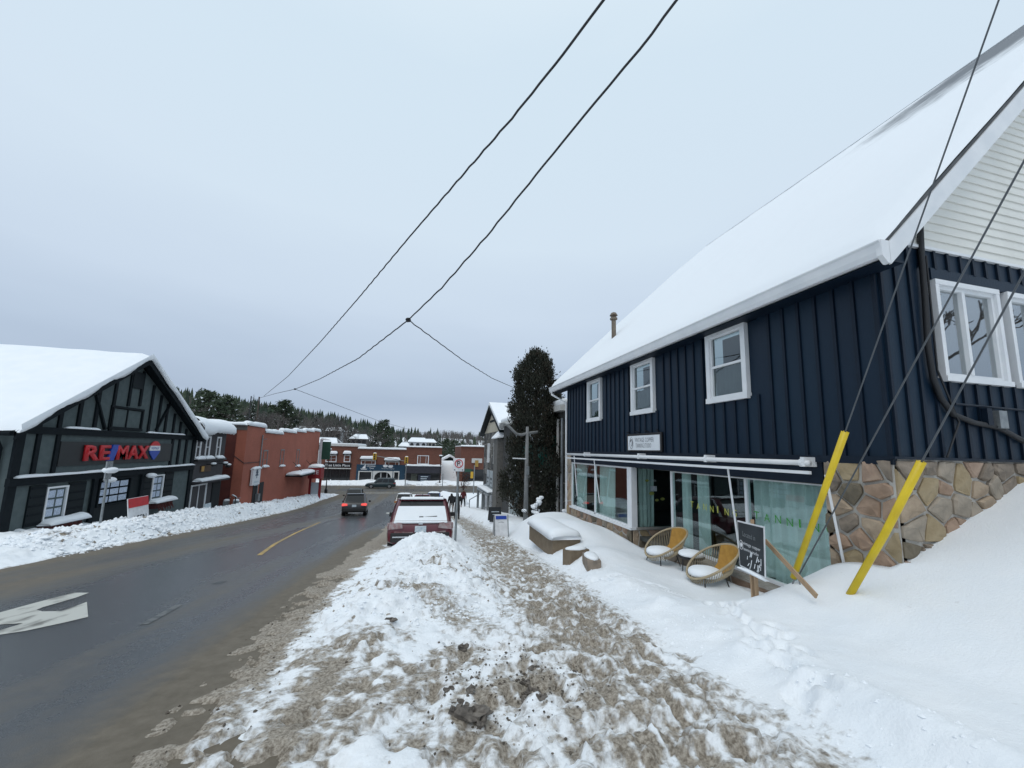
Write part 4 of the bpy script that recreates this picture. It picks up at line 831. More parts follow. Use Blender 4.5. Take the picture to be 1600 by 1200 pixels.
# ------------------------------------------------------------------ grey shop between the office and the brick block
def grey_shop():
    fx = LX0; y0, y1 = 31.25, 35.45; m = mat('grey_paint', (.045, .042, .046), .8, (.038, .036, .04), 3, .1); zt = .95
    t = thing('grey_shop', 'narrow charcoal shop with three tall sash windows beside the brick block', 'building', (fx-4, 33.3, -5))
    MB().box((fx-10, y0, -5.8), (fx, y1, zt)).build('wall', m, t)
    MB().box((fx-10, y0-.1, zt), (fx+.15, y1+.1, zt+.15)).build('parapet', m, t)
    us = np.linspace(y0-.5, y1+.15, 40); vs = np.linspace(fx+.55, fx-10, 30); U, V = np.meshgrid(us, vs)
    th = (.60+.25*fbm(U, V, .7, 3, 4))*ss(0, .6, (fx+.58-V))
    o = grid_mesh('roof_snow', V.T, U.T, (zt+.12+th).T, M_SNOWF); o.parent = t; o.location = -wloc(t)
    rnd = random.Random(8); mb = MB(); n = 36; v2 = []
    for i in range(n+1):
        u = i/n; y = y0-.5+(y1-y0+.65)*u; dr = .15+.22*max(0, math.sin(u*6+.4))+.08*rnd.random()
        v2 += [(fx+.35, y, zt+.55), (fx+.58, y, zt+.28), (fx+.60, y, zt-dr*.3), (fx+.45, y, zt-dr), (fx+.1, y, zt-.02)]
    mb.add(v2, [(i*5+k, i*5+k+1, i*5+k+6, i*5+k+5) for i in range(n) for k in range(4)]).build('snow_overhang', M_SNOWF, t, smooth=True)
    MB().box((fx-6, y0+.6, zt+.4), (fx-5, y0+1.8, zt+1.35)).build('chimney', mat('brick_red_far', (.24, .085, .055), .9, (.2, .07, .045), 12), t)
    for x in (309, 324, 341):
        ya = Yl(x-4, 703); framed_window(t, (fx+.01, ya, -1.05), UY, UZ, .62, 1.55, .07, .05, rails=(.5,), back=.2)
    for i in range(3): ya = Yl((309, 324, 341)[i]-6, 720); snow_strip(t, (fx+.1, ya-.1, -1.12), (fx+.1, ya+1.05, -1.12), .35, .22, 20+i)
    MB().box((fx, y0, -1.25), (fx+.2, y1, -1.1)).build('sill_band', m, t)
    ya, yb = Yl(312, 735), Yl(328, 733); MB().box((fx, ya, -2.02), (fx+.06, yb, -1.58)).build('shop_plaque', mat('plaque', (.06, .03, .012), .6), t); MB().box((fx+.06, ya+.1, -1.98), (fx+.07, ya+.45, -1.62)).build('plaque_emblem', mat('gold', (.45, .25, .05), .5), t)
    for x in (322, 341): y = Yl(x, 730); MB().tube([(fx, y, -1.5), (fx+.4, y, -1.5)], .03, 5).blob((fx+.45, y, -1.55), (.16, .16, .12), 4, .1).build('goose_lamp', M_BLACK, t); MB().blob((fx+.45, y, -1.45), (.18, .18, .09), 5, .1).build('lamp_snow', M_SNOWF, t, smooth=True)
    MB().box((fx, y0, -2.75), (fx+.55, y1, -2.62)).build('canopy', m, t); snow_strip(t, (fx+.3, y0, -2.62), (fx+.3, y1, -2.62), .6, .24, 9)
    ya, yb = Yl(297, 770), Yl(321, 770); framed_window(t, (fx+.01, ya, -4.75), UY, UZ, yb-ya, 1.9, .07, .05, mull=(.5,), back=.8, curtain=(M_CURT, .1, .5, 0, 1))
    ya, yb = Yl(330, 770), Yl(342, 770); MB().box((fx+.002, ya, -5.6), (fx+.05, yb, -2.9)).build('door', M_SHUT, t)
    s = thing('small_notice_board', 'small white notice board leaning under the charcoal shop window', 'sign', (fx+.9, Yl(301, 790), -4.9)); x, y, z = s.location
    MB().prism([(x, y-.1, z-.3), (x, y+.75, z-.3), (x-.15, y+.75, z+.75), (x-.15, y-.1, z+.75)], (-.03, 0, 0)).build('board', M_PLATE, s)
    s = thing('entrance_rail', 'slim black handrail with snowy top before the charcoal shop door', 'railing', (fx+1.4, Yl(334, 790), -5)); x, y, z = s.location
    MB().tube([(x, y, z-.4), (x, y, z+1.0)], .04, 6).build('post', M_BLACK, s); MB().tube([(x+.1, y-.9, z+1.2), (x-.1, y+.4, z+.85)], .035, 6).build('rail', M_BLACK, s); snow_strip(s, (x+.1, y-.9, z+1.22), (x-.1, y+.4, z+.87), .12, .07, 2)
grey_shop()

# ------------------------------------------------------------------ red painted brick block
def brick_mat(name, c, c2, mort, sc=4.0):
    m = bpy.data.materials.new(name); m.use_nodes = True; nt = m.node_tree; p = nt.nodes['Principled BSDF']; N = nt.nodes.new; L = nt.links.new
    tc = N('ShaderNodeTexCoord'); sp = N('ShaderNodeSeparateXYZ'); L(tc.outputs['Object'], sp.inputs[0]); cb = N('ShaderNodeCombineXYZ')
    ad = N('ShaderNodeMath'); ad.operation = 'ADD'; L(sp.outputs[0], ad.inputs[0]); L(sp.outputs[1], ad.inputs[1]); L(ad.outputs[0], cb.inputs[0]); L(sp.outputs[2], cb.inputs[1])
    b = N('ShaderNodeTexBrick'); b.inputs['Scale'].default_value = sc; b.inputs['Color1'].default_value = c+(1,); b.inputs['Color2'].default_value = c2+(1,); b.inputs['Mortar'].default_value = mort+(1,); b.inputs['Mortar Size'].default_value = .012; b.inputs['Brick Width'].default_value = .9; b.inputs['Row Height'].default_value = .3
    L(cb.outputs[0], b.inputs['Vector']); n = N('ShaderNodeTexNoise'); n.inputs['Scale'].default_value = .7; n.inputs['Detail'].default_value = 6; L(tc.outputs['Object'], n.inputs['Vector'])
    mx = N('ShaderNodeMix'); mx.data_type = 'RGBA'; mx.blend_type = 'MULTIPLY'; mx.inputs[0].default_value = .5; L(b.outputs[0], mx.inputs[6]); L(n.outputs[0], mx.inputs[7])
    h = N('ShaderNodeMix'); h.data_type = 'RGBA'; h.blend_type = 'ADD'; h.inputs[0].default_value = .35; L(mx.outputs[2], h.inputs[6]); L(b.outputs[0], h.inputs[7]); L(h.outputs[2], p.inputs['Base Color'])
    p.inputs['Roughness'].default_value = .85; bp = N('ShaderNodeBump'); bp.inputs['Strength'].default_value = .3; bp.inputs['Distance'].default_value = .01; L(b.outputs['Fac'], bp.inputs['Height']); bp.invert = True; L(bp.outputs[0], p.inputs['Normal'])
    return m
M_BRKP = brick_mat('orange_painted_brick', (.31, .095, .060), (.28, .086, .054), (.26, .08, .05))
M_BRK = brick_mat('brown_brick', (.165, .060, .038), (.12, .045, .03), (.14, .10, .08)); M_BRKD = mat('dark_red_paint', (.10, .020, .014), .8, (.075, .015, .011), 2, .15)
def brick_block():
    fx = -14.0; ya, yb = 37.9, 64.2
    t = thing('brick_block', 'long orange painted brick block with stepped snowy parapet', 'building', (fx-6, 50, -7))
    MB().box((fx-14, ya, -7.4), (fx, ya+4.1, 1.58)).build('wall', M_BRKP, t)
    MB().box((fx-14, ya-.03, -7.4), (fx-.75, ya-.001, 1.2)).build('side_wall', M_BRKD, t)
    tops = [(ya+4.1, ya+9.2, 1.12), (ya+9.2, ya+14.0, 1.42), (ya+14.0, ya+18.2, 1.66), (ya+18.2, ya+22.4, 1.90), (ya+22.4, yb, 2.10)]
    for i, (a, b, z) in enumerate(tops): MB().box((fx-14, a, -7.5), (fx, b, z)).build('wall', M_BRKP, t)
    for i, (a, b, z) in enumerate([(ya, ya+4.1, 1.58)]+tops):
        MB().box((fx-.35, a, z), (fx+.05, b, z+.10)).build('coping', mat('coping', (.12, .10, .09), .8), t); snow_strip(t, (fx-.15, a-.05, z+.10), (fx-.15, b+.1, z+.10), .6, .34, 40+i, wob=.15, drop=.08)
    snow_strip(t, (fx-14, ya+.1, 1.60), (fx, ya+.1, 1.60), .7, .30, 39, wob=.15); MB().box((fx-14, ya-.05, 1.2), (fx-.0, ya-.001, 1.58)).build('eave_board', mat('coping', (.12, .10, .09), .8), t)
    MB().box((fx-13.8, ya+.4, 1.0), (fx-.4, yb-.4, 1.32)).build('roof_snow', M_SNOWF, t)
    rect = lambda x, y: (Yl(x, y, fx), Zl(x, y, fx))
    for x, yt, ybm in ((416, 703, 728), (443, 702, 727), (468, 702, 727)):
        y, z1 = rect(x-4, yt); z0 = rect(x, ybm)[1]; framed_window(t, (fx+.0, y, z0), UY, UZ, 1.15, z1-z0, .10, .04, rails=(.4,), frame=mat('grey_frame', (.20, .20, .20), .7), back=.1); snow_strip(t, (fx+.12, y-.1, z0-.1), (fx+.12, y+1.3, z0-.1), .3, .22, int(x))
    for x in (396, 406): y = rect(x-3, 780)[0]; MB().box((fx+.002, y, -6.9), (fx+.04, y+1.0, -3.55)).build('door', M_DARK, t)
    # white hanging sign with emblem
    y, z1 = rect(391, 734); z0 = rect(397, 757)[1]; s = thing('square_wall_sign', 'white square sign with dark tree emblem and snowy top on orange brick', 'sign', (fx+.1, y, z0))
    MB().box((fx+.08, y, z0), (fx+.26, y+1.75, z1)).build('panel', M_WSIGN, s); snow_strip(s, (fx+.17, y, z1), (fx+.17, y+1.75, z1), .35, .25, 6); yc = y+.9; zc = (z0+z1)/2
    em = mat('emblem_blue', (.06, .09, .14), .6); e = MB()
    for k in range(3): e.prism([(fx+.262, yc-.36+.06*k, zc+.12+.25*k), (fx+.262, yc+.36-.06*k, zc+.12+.25*k), (fx+.262, yc, zc+.5+.25*k)], (.01, 0, 0))
    e.box((fx+.262, yc-.06, zc-.1), (fx+.272, yc+.06, zc+.15)); e.build('tree_emblem', em, s); MB().box((fx+.262, yc-.5, zc-.5), (fx+.27, yc+.5, zc-.35)).box((fx+.262, yc-.4, zc-.75), (fx+.27, yc+.4, zc-.63)).build('sign_text', M_PLATE, s)
    MB().tube([(fx, y+.3, z1-.2), (fx+.1, y+.3, z1-.2)], .03, 5).build('bracket', M_BLACK, s)
    # conduit up the wall, wall cable, lamp
    y = rect(403, 740)[0]; MB().tube([(fx+.08, y, -4.8), (fx+.08, y, .9)], .05, 6).tube([(fx+.08, y, .45), (fx+.45, y, .55)], .03, 5).build('conduit', M_STEEL, t); MB().box((fx, y-.2, -5.2), (fx+.3, y+.25, -4.5)).build('meter_box', M_STEEL, t)
    MB().tube([(fx-.74, ya-.06, -1.0), (fx+.04, ya-.04, -1.6), (fx+.05, y, -1.6)], .03, 5).build('wall_cable', M_WIRE, t)
    p = atY(359, 728, ya-.1); MB().tube([(p[0], ya, p[2]+.1), (p[0], ya-.35, p[2]+.1)], .03, 5).blob((p[0], ya-.4, p[2]), (.2, .2, .14), 2, .1).build('wall_lamp', M_BLACK, t); MB().blob((p[0], ya-.4, p[2]+.13), (.22, .22, .10), 3, .1).build('lamp_snow', M_SNOWF, t, smooth=True)
    p = atY(388, 660, ya+1.5); MB().tube([(p[0], p[1], 1.5), (p[0], p[1], 4.3)], .05, 5).build('roof_mast', M_BLACK, t)
    # gas meters by the side wall
    for i, x in enumerate((354, 369)):
        p = atY(x, 783, ya-.4); s = thing('gas_meter', 'grey gas meter with snowy top against dark red side wall', 'meter', (p[0], ya-.4, -5.7), group='gas meters by the red wall'); x0, y0, z0 = s.location
        MB().box((x0-.18, y0-.15, z0+.55), (x0+.18, y0+.15, z0+1.05)).build('case', M_STEEL, s); MB().tube([(x0-.12, y0, z0-.1), (x0-.12, y0, z0+.6)], .03, 5).tube([(x0+.12, y0, z0+1), (x0+.12, y0, z0+1.25), (x0+.12, ya, z0+1.25)], .03, 5).build('pipe', M_STEEL, s); MB().blob((x0, y0, z0+1.08), (.22, .18, .12), i, .1).build('snow_cap', M_SNOWF, s, smooth=True)
    # canopy hung on rods near the street corner
    y0, z0 = rect(446, 741); y1 = rect(482, 735)[0]; zc = z0-.1
    c = thing('wall_canopy', 'snow covered wall canopy hung on iron rods from orange brick', 'canopy', (fx, (y0+y1)/2, zc))
    MB().box((fx, y0, zc-.18), (fx+1.7, y1, zc)).build('slab', M_SHUT, c); snow_strip(c, (fx+.85, y0-.05, zc), (fx+.85, y1+.05, zc), 1.7, .38, 77, wob=.1)
    for f_ in (.2, .8): MB().tube([(fx+1.5, y0+(y1-y0)*f_, zc), (fx, y0+(y1-y0)*f_+.4, zc+1.4)], .03, 5).build('rod', M_BLACK, c)
    T = np.linspace(0, math.pi*1.6, 12); MB().tube([(fx+.6+.5*math.cos(t_), y1+.2, zc+.7+.45*math.sin(t_)) for t_ in T], .04, 5).build('scroll', M_BLACK, c)
    # red corner sign and posts; green blade sign
    p = atX(494, 738, fx+1.6); s = thing('red_corner_sign', 'red box sign on red posts with snowy top at the brick corner', 'sign', (p[0], p[1], -7)); x, y, z = p
    M_RED2 = mat('dull_red', (.27, .012, .016), .5)
    MB().box((x-.75, y-.9, z-.75), (x+.75, y+.9, z+.65)).build('box', M_RED2, s); snow_strip(s, (x, y-1, z+.65), (x, y+1, z+.65), 1.7, .45, 5)
    for dx in (-.6, .6): MB().box((x+dx-.13, y-.13, -7.2), (x+dx+.13, y+.13, z-.75)).build('post', M_RED2, s)
    text('sign_text', 'ICE', (x-.5, y-.905, z-.2), UX, UZ, 1.0, .5, M_WSIGN, s); MB().box((x-.45, y-.05, -6.2), (x+.45, y+.05, z-1.3)).build('notice_panel', M_PLATE, s)
    y = yb; s = thing('green_blade_sign', 'tall dark green blade sign with white edge on brick corner', 'sign', (fx+.8, yb, -2.4))
    z1, z0 = atY(507, 690, yb)[2], atY(506, 718, yb)[2]; MB().box((fx+.45, yb+.1, z0), (fx+1.6, yb+.35, z1)).build('panel', mat('sign_green', (.012, .07, .045), .5), s); MB().box((fx+.1, yb+.05, z0-1.0), (fx+.44, yb+.4, z1+.2)).build('edge', M_WSIGN, s); snow_strip(s, (fx+.1, yb+.2, z1+.2), (fx+1.5, yb+.2, z1+.2), .5, .3, 4)
brick_block()

# ------------------------------------------------------------------ far side of the cross street
FY = 85.0
def XF(x, y): return atY(x, y, FY)[0]
def ZF(x, y): return atY(x, y, FY)[2]
M_FWHITE = mat('old_white_paint', (.62, .62, .60), .6); M_SHOPB = mat('shop_blue', (.008, .045, .085), .6, (.006, .036, .07), 1.2, .05); M_DGLASS = mat('dark_shop_glass', (.02, .022, .024), .12)
def far_win(t, x0, y0, x1, y1, mull=(), rails=(), cap=True, seed=0, cur=None):
    a, b, c, d = XF(x0, (y0+y1)/2), XF(x1, (y0+y1)/2), ZF((x0+x1)/2, y1), ZF((x0+x1)/2, y0)
    framed_window(t, (a, FY-.02, c), UX, UZ, b-a, d-c, .12, .08, mull=mull, rails=rails, back=.3, curtain=cur)
    if cap: 
        MB().prism([(a-.15, FY, d+.75), (a-.15, FY-.75, d+.02), (a-.15, FY, d+.02)], (b-a+.3, 0, 0)).build('window_awning', M_SHUT, t); snow_strip(t, (a-.15, FY-.38, d+.30), (b+.15, FY-.38, d+.30), .85, .55, seed, wob=.1, drop=.1)
def far_row():
    zg = -7.4
    xa, xb, xc, xd = XF(502, 720), XF(558, 720), XF(634, 720), XF(690, 720)
    t = thing('brick_cafe', 'brown brick cafe with white cornice and two awninged windows', 'building', ((xa+xb)/2, FY+5, -7.2)); zt = ZF(530, 697)
    MB().box((xa, FY, zg), (xb-.01, FY+14, zt)).build('wall', M_BRK, t); MB().box((xa-.1, FY-.25, zt), (xb, FY+14, zt+.45)).build('cornice', M_FWHITE, t); MB().box((xa, FY, zt+.45), (xb-.1, FY+13.8, zt+.62)).build('roof_snow', M_SNOWF, t)
    far_win(t, 509, 711, 526, 722, mull=(.5,), rails=(.5,), seed=1); far_win(t, 537.5, 711, 547.5, 722, rails=(.5,), seed=2)
    z1, z0 = ZF(530, 723.5), ZF(530, 730.5); MB().box((xa+.6, FY-.15, z0), (XF(549, 727), FY, z1)).build('sign_band', M_BLACK, t); text('sign_text', 'That Little Place', (XF(508, 727), FY-.16, z0+.22), UX, UZ, XF(547, 727)-XF(508, 727), z1-z0-.42, M_WSIGN, t, depth=.02, off=.01)
    MB().box((xa+.6, FY-.3, z0-.25), (XF(549, 727), FY, z0-.08)).build('sign_ledge', M_FWHITE, t)
    MB().box((xa+.7, FY-.02, zg), (XF(547, 740), FY+.02, z0-.3)).build('shop_glass', M_DGLASS, t)
    for x in (516, 530, 541): MB().box((XF(x, 745)-.09, FY-.08, zg), (XF(x, 745)+.09, FY-.02, z0-.3)).build('mullion', M_BLACK, t)
    t = thing('blue_shops', 'brown brick building over a blue double shopfront with white arch', 'building', ((xb+xc)/2, FY+5, -7.2)); zt = ZF(595, 702); zb = ZF(595, 726)
    MB().box((xb, FY, zb), (xc, FY+14, zt)).build('wall', M_BRK, t); MB().box((xb, FY, zt), (xc, FY+13.9, zt+.35)).build('roof_snow', M_SNOWF, t); snow_strip(t, (xb, FY-.02, zt), (xc, FY-.02, zt), .5, .42, 3, wob=.1)
    a, b, c, d = XF(560, 740), XF(582, 740), ZF(570, 754), ZF(570, 737.5); e, f = XF(611, 740), XF(624, 740); e2 = XF(612, 740)
    fr = MB(); fr.box((xb, FY-.12, zg), (a, FY+.2, zb)).box((b, FY-.12, zg), (b+.35, FY+.2, d+.3)).box((a, FY-.12, d+.25), (xc, FY+.2, zb)).box((a, FY-.12, zg), (b, FY+.2, c)).box((e, FY-.12, zg), (e+.45, FY+.2, d+.25)).box((f, FY-.12, zg), (xc, FY+.2, d+.25)).box((e+.45, FY-.12, zg), (f, FY+.2, c)); fr.build('shopfront', M_SHOPB, t)
    w = MB(); 
    for x0, x1 in ((a, b), (e+.45, f)):
        w.box((x0, FY-.18, c), (x0+.2, FY-.12, d+.2)).box((x1-.2, FY-.18, c), (x1, FY-.12, d+.2)).box((x0+.2, FY-.18, d+.02), (x1-.2, FY-.12, d+.2)).box((x0+.2, FY-.18, c), (x1-.2, FY-.12, c+.2))
    w.build('window_frame', M_FWHITE, t)
    for x0, x1 in ((a+.2, b-.2), (e+.65, f-.2)): MB().box((x0, FY-.05, c+.2), (x1, FY-.02, d+.02)).build('shop_glass', M_DGLASS, t)
    rnd = random.Random(4); gd = MB()
    for k in range(26): x = rnd.uniform(a+.3, b-.4); z = rnd.uniform(c+.3, d-.5); gd.cur = k % 3; gd.box((x, FY-.045, z), (x+rnd.uniform(.1, .3), FY-.03, z+rnd.uniform(.15, .5)))
    gd.build('window_display', [mat('display_a', (.30, .27, .22), .8), mat('display_b', (.06, .08, .05), .8), mat('display_c', (.24, .05, .05), .8)], t)
    MB().box((b+.35, FY+.5, zg), (e, FY+.6, d+.25)).build('recessed_entry', M_DGLASS, t); MB().box((b+1.5, FY+.42, zg+.4), (b+1.7, FY+.5, d)).box((b+2.7, FY+.42, zg+.4), (b+2.9, FY+.5, d)).build('entry_frame', M_FWHITE, t)
    arc = MB(); arc.box((b+.1, FY-.2, zg), (b+.4, FY-.12, d+.25)).box((e-.0, FY-.2, zg), (e+.3, FY-.12, d+.25)).box((b+.4, FY-.2, d+.02), (e, FY-.12, d+.25))
    for s, x in ((1, b+.4), (-1, e)): arc.prism([(x, FY-.19, d+.02)]+[(x+s*(1.2-1.2*math.cos(q)), FY-.19, d+.02-(1.2-1.2*math.sin(q))) for q in np.linspace(math.pi/2, 0, 7)], (0, .06, 0))
    arc.build('white_arch', M_FWHITE, t)
    z0, z1 = d+.3, zb
    text('sign_text', 'Christmas', (XF(573, 731), FY-.14, z0+.75), UX, UZ, XF(586.5, 731)-XF(573, 731), .38, M_WSIGN, t, depth=.02, off=.01); text('sign_text', 'Tyme', (XF(577, 735), FY-.14, z0+.25), UX, UZ, XF(584, 731)-XF(577, 731), .38, M_WSIGN, t, depth=.02, off=.01)
    x = XF(569, 732); MB().prism([(x-.75, FY-.14, z0+.35), (x+.65, FY-.14, z0+.35), (x+.45, FY-.14, z0+.2), (x-.5, FY-.14, z0+.2)], (0, -.02, 0)).prism([(x-.45, FY-.14, z0+.42), (x+.25, FY-.14, z0+.42), (x+.3, FY-.14, z0+1.35)], (0, -.02, 0)).build('sailboat_emblem', M_WSIGN, t)
    x = XF(606, 731); MB().blob((x-.5, FY-.13, z0+.95), (.45, .03, .25), 1, .3).blob((x+.55, FY-.13, z0+.9), (.5, .03, .25), 2, .3).build('shop_emblem', M_WSIGN, t); text('sign_text', 'The Great Company', (XF(596, 734), FY-.14, z0+.28), UX, UZ, XF(616, 734)-XF(596, 734), .26, M_WSIGN, t, depth=.02)
    far_win(t, 564, 719, 587, 726, mull=(.25, .75), seed=5); far_win(t, 601.5, 721, 624, 727.5, mull=(.25, .75), seed=6)
    t = thing('brick_corner_store', 'tall brown brick store with white triple window and dark awning band', 'building', ((xc+xd)/2, FY+5, -7.2)); zt = ZF(660, 699)
    MB().box((xc+.01, FY, zg), (xd, FY+14, zt)).build('wall', M_BRK, t); snow_strip(t, (xc, FY, zt), (xd, FY, zt), .7, .3, 7, wob=.1); MB().box((xc+.1, FY+.3, zt), (xd-.1, FY+13.8, zt+.2)).build('roof_snow', M_SNOWF, t)
    far_win(t, 652, 711.5, 670, 725.5, mull=(.22, .78), cap=False, cur=(M_CURT, .2, .8, 0, 1))
    z1, z0 = ZF(660, 728), ZF(660, 739); MB().prism([(xc+.02, FY, z1), (xc+.02, FY-.6, z1-.2), (xc+.02, FY-.9, z0), (xc+.02, FY, z0)], (xd-xc-.05, 0, 0)).build('awning_band', mat('slate_awning', (.030, .030, .042), .8, (.02, .02, .028), 3), t); snow_strip(t, (xc, FY-.3, z1-.05), (xd, FY-.3, z1-.05), .7, .38, 8, wob=.15)
    MB().box((xc+.3, FY-.03, zg), (xd-.3, FY+.02, z0)).build('shop_glass', M_DGLASS, t); MB().box((XF(642, 748), FY-.10, zg+.6), (XF(651, 748), FY-.03, z0-.2)).build('window_panel', mat('pale_panel', (.10, .11, .09), .8), t)
    x0, x1 = XF(653, 750), XF(672, 750); MB().box((x0, FY-1.3, zg+.15), (x1, FY-1.2, ZF(660, 741))).build('menu_board', mat('menu_blue', (.012, .018, .035), .6), t); ml = MB()
    for k in range(5): z = ZF(660, 744)-.42*k; ml.box((x0+.5, FY-1.32, z-.09), (x1-.5-.25*(k % 2), FY-1.30, z+.05))
    ml.build('menu_lines', M_PLATE, t)
    t = thing('far_brick_building', 'brown brick building beyond the stone shops with pale sign panel', 'building', (13, FY+4, -7.2)); x0 = XF(719, 720); zt = ZF(735, 698)
    MB().box((x0, FY-1, zg), (x0+9, FY+12, zt)).build('wall', M_BRK, t); snow_strip(t, (x0-.1, FY-1, zt), (x0+9, FY-1, zt), .9, .35, 9, wob=.1); MB().box((x0, FY-.6, zt), (x0+8.9, FY+11.8, zt+.2)).build('roof_snow', M_SNOWF, t)
    MB().box((XF(736, 719), FY-1.2, ZF(740, 723)), (XF(752, 719), FY-1, ZF(740, 716))).build('sign_panel', M_FWHITE, t); MB().box((XF(741, 725), FY-1.3, ZF(742, 729)), (XF(746, 725), FY-1.0, ZF(742, 719))).build('yellow_sign', mat('sign_ochre', (.42, .26, .06), .6), t)
    MB().box((x0+.5, FY-1.06, zg), (x0+8.5, FY-.98, ZF(735, 733))).build('shop_glass', M_DGLASS, t)
    # low white shed and snow ramp in the gap
    t = thing('gable_shed', 'small dark gabled shed with snowy roof beyond the snow ramp', 'shed', (XF(703, 722), FY+16, -2)); c = atY(703, 722, FY+16)
    MB().prism([(c[0]-2.0, c[1], c[2]-2.5), (c[0]+2.0, c[1], c[2]-2.5), (c[0]+2.0, c[1], c[2]+.2), (c[0], c[1], c[2]+1.3), (c[0]-2.0, c[1], c[2]+.2)], (0, 4, 0)).build('wall', M_SHUT, t); 
    for s in (-1, 1): MB().prism([(c[0], c[1]-.3, c[2]+1.35), (c[0]+s*2.5, c[1]-.3, c[2]+.1), (c[0]+s*2.5, c[1]-.3, c[2]+.55), (c[0], c[1]-.3, c[2]+1.9)], (0, 4.6, 0)).build('roof_snow', M_SNOWF, t)
    xs = np.linspace(XF(690, 740)+.15, x0-.1, 16); ys = np.linspace(FY-2, FY+30, 30); X, Y = np.meshgrid(xs, ys); Z = gz(Y)+.1+4.4*ss(FY-1, FY+17, Y)+.3*(fbm(X, Y, .6, 3, 5)-.5)
    grid_mesh('snow_ramp', X, Y, Z, M_SNOW, 'structure')
far_row()

# ------------------------------------------------------------------ stone shops on the right beyond the navy shop
M_GSTONES = [mat('grey_stone_%d' % i, c, .9, tuple(.7*q for q in c), 5, .5, 20) for i, c in enumerate([(.10, .10, .095), (.15, .145, .135), (.075, .075, .075), (.19, .185, .175), (.12, .115, .10)])]
def stone_shops():
    fx = 7.0
    t = thing('stone_neighbour', 'dark stone shop with teal awning and flat snowy roof beside navy shop', 'building', (fx+4, 24, -4.5)); zt = 2.05
    MB().box((fx+.08, 17.7, -5.4), (fx+10, 31.6, zt)).build('wall', mat('dark_render', (.05, .05, .05), .9), t)
    stone_wall(t, (fx+.07, 24.0, -4.6), (0, -1, 0), UZ, 6.3, zt+4.6, .50, 5, mats=M_GSTONES, proud=.05)
    MB().box((fx-.35, 17.5, zt-.05), (fx+10, 31.6, zt+.22)).build('eave', M_FWHITE, t); MB().box((fx-.25, 17.55, zt+.22), (fx+9.9, 31.5, zt+.55)).build('roof_snow', M_SNOWF, t, bevel=.12)
    for y in (17.9, 18.5): MB().tube([(fx-.08, y, -4.3), (fx-.08, y, zt-.4)], .07, 7).build('downspout', M_FWHITE if y > 18 else M_STEEL, t)
    MB().prism([(fx, 19.0, .9), (fx-1.0, 19.0, -.5), (fx-1.0, 19.0, -.8), (fx, 19.0, -.8)], (0, 4.5, 0)).build('awning', mat('teal_awning', (.02, .16, .13), .7, (.015, .12, .1), 2), t); snow_strip(t, (fx-.45, 19.0, .55), (fx-.45, 23.4, .55), .9, .5, 4)
    MB().box((fx+.0, 19.5, -4.4), (fx+.07, 23.2, -1.2)).build('shop_glass', M_DGLASS, t); MB().box((fx+.0, 25.4, -5.2), (fx+.07, 28.6, -2.2)).build('shop_glass', mat('pale_shop_glass', (.14, .19, .20), .15), t)
    MB().box((fx-.02, 25.2, -5.2), (fx+.06, 25.4, -2)).box((fx-.02, 28.6, -5.2), (fx+.06, 28.8, -2)).build('shop_frame', M_FWHITE, t)
    fx = 7.2; y0, y1 = 32.4, 41.8; ze = 1.75; pk = 37.2; pz = 4.05
    t = thing('stone_gable_shop', 'grey stone shop with cream gable panel and steep snowy roof', 'building', (fx+4, 37, -6))
    MB().prism([(fx+.07, y0, -7), (fx+.07, y1, -7), (fx+.07, y1, ze), (fx+.07, y0, ze)], (10, 0, 0)).build('wall', mat('dark_render', (.05, .05, .05), .9), t)
    stone_wall(t, (fx+.06, y1, -2.4), (0, -1, 0), UZ, y1-y0, ze+2.4, .62, 15, mats=M_GSTONES, proud=.05); stone_wall(t, (fx+.06, y0-.0, -6), UX, UZ, 3.0, ze+6, .6, 16, mats=M_GSTONES, proud=.05)
    MB().prism([(fx+.02, y0+.2, ze), (fx+.02, y1-.2, ze), (fx+.02, pk, pz-.15)], (.1, 0, 0)).build('gable_panel', mat('cream_panel', (.52, .48, .38), .7, (.46, .42, .33), 2), t)
    MB().box((fx-.05, pk-1.3, pz-1.3), (fx+.02, pk+1.3, pz-1.12)).build('gable_bar', M_SHUT, t)
    for a, s in ((y0-.5, 1), (y1+.5, -1)):
        MB().prism([(fx-.45, a, ze-.25), (fx-.45, pk, pz+.05), (fx-.45, pk, pz+.30), (fx-.45, a, ze+.0)], (10, 0, 0)).build('roof', M_SHUT, t); MB().prism([(fx-.40, a, ze+.0), (fx-.40, pk, pz+.30), (fx-.40, pk, pz+.62), (fx-.40, a, ze+.28)], (10, 0, 0)).build('roof_snow', M_SNOWF, t)
    MB().box((fx-.5, y0-.2, -5.8), (fx+.1, y0+1.4, 1.0)).build('corner_bay', M_GSTONES[1], t); MB().prism([(fx-.8, y0-.5, 1.0), (fx-.8, y0+1.7, 1.0), (fx-.2, y0+1.4, 1.7), (fx-.2, y0-.2, 1.7)], (1.0, 0, .1)).build('bay_snow', M_SNOWF, t, bevel=.15)
    for y in (34.4, 35.9, 37.6): MB().box((fx-.1, y, -3.35), (fx-.02, y+1.35, -1.9)).build('sign_board', mat('pale_sign', (.40, .44, .46), .6, (.30, .34, .36), 4), t)
    for y in (34.6, 36.1, 37.8): MB().box((fx-.11, y+.1, -2.75), (fx-.10, y+.95, -2.55)).box((fx-.11, y+.2, -3.1), (fx-.10, y+.8, -2.95)).build('sign_lettering', mat('sign_lettering', (.10, .11, .12), .7), t)
    MB().prism([(fx, 33.9, -3.4), (fx-.9, 33.9, -3.85), (fx-.9, 33.9, -3.95), (fx, 33.9, -3.6)], (0, 6.2, 0)).build('porch_roof', M_STEEL, t); snow_strip(t, (fx-.5, 33.9, -3.66), (fx-.5, 40.1, -3.66), .8, .2, 3)
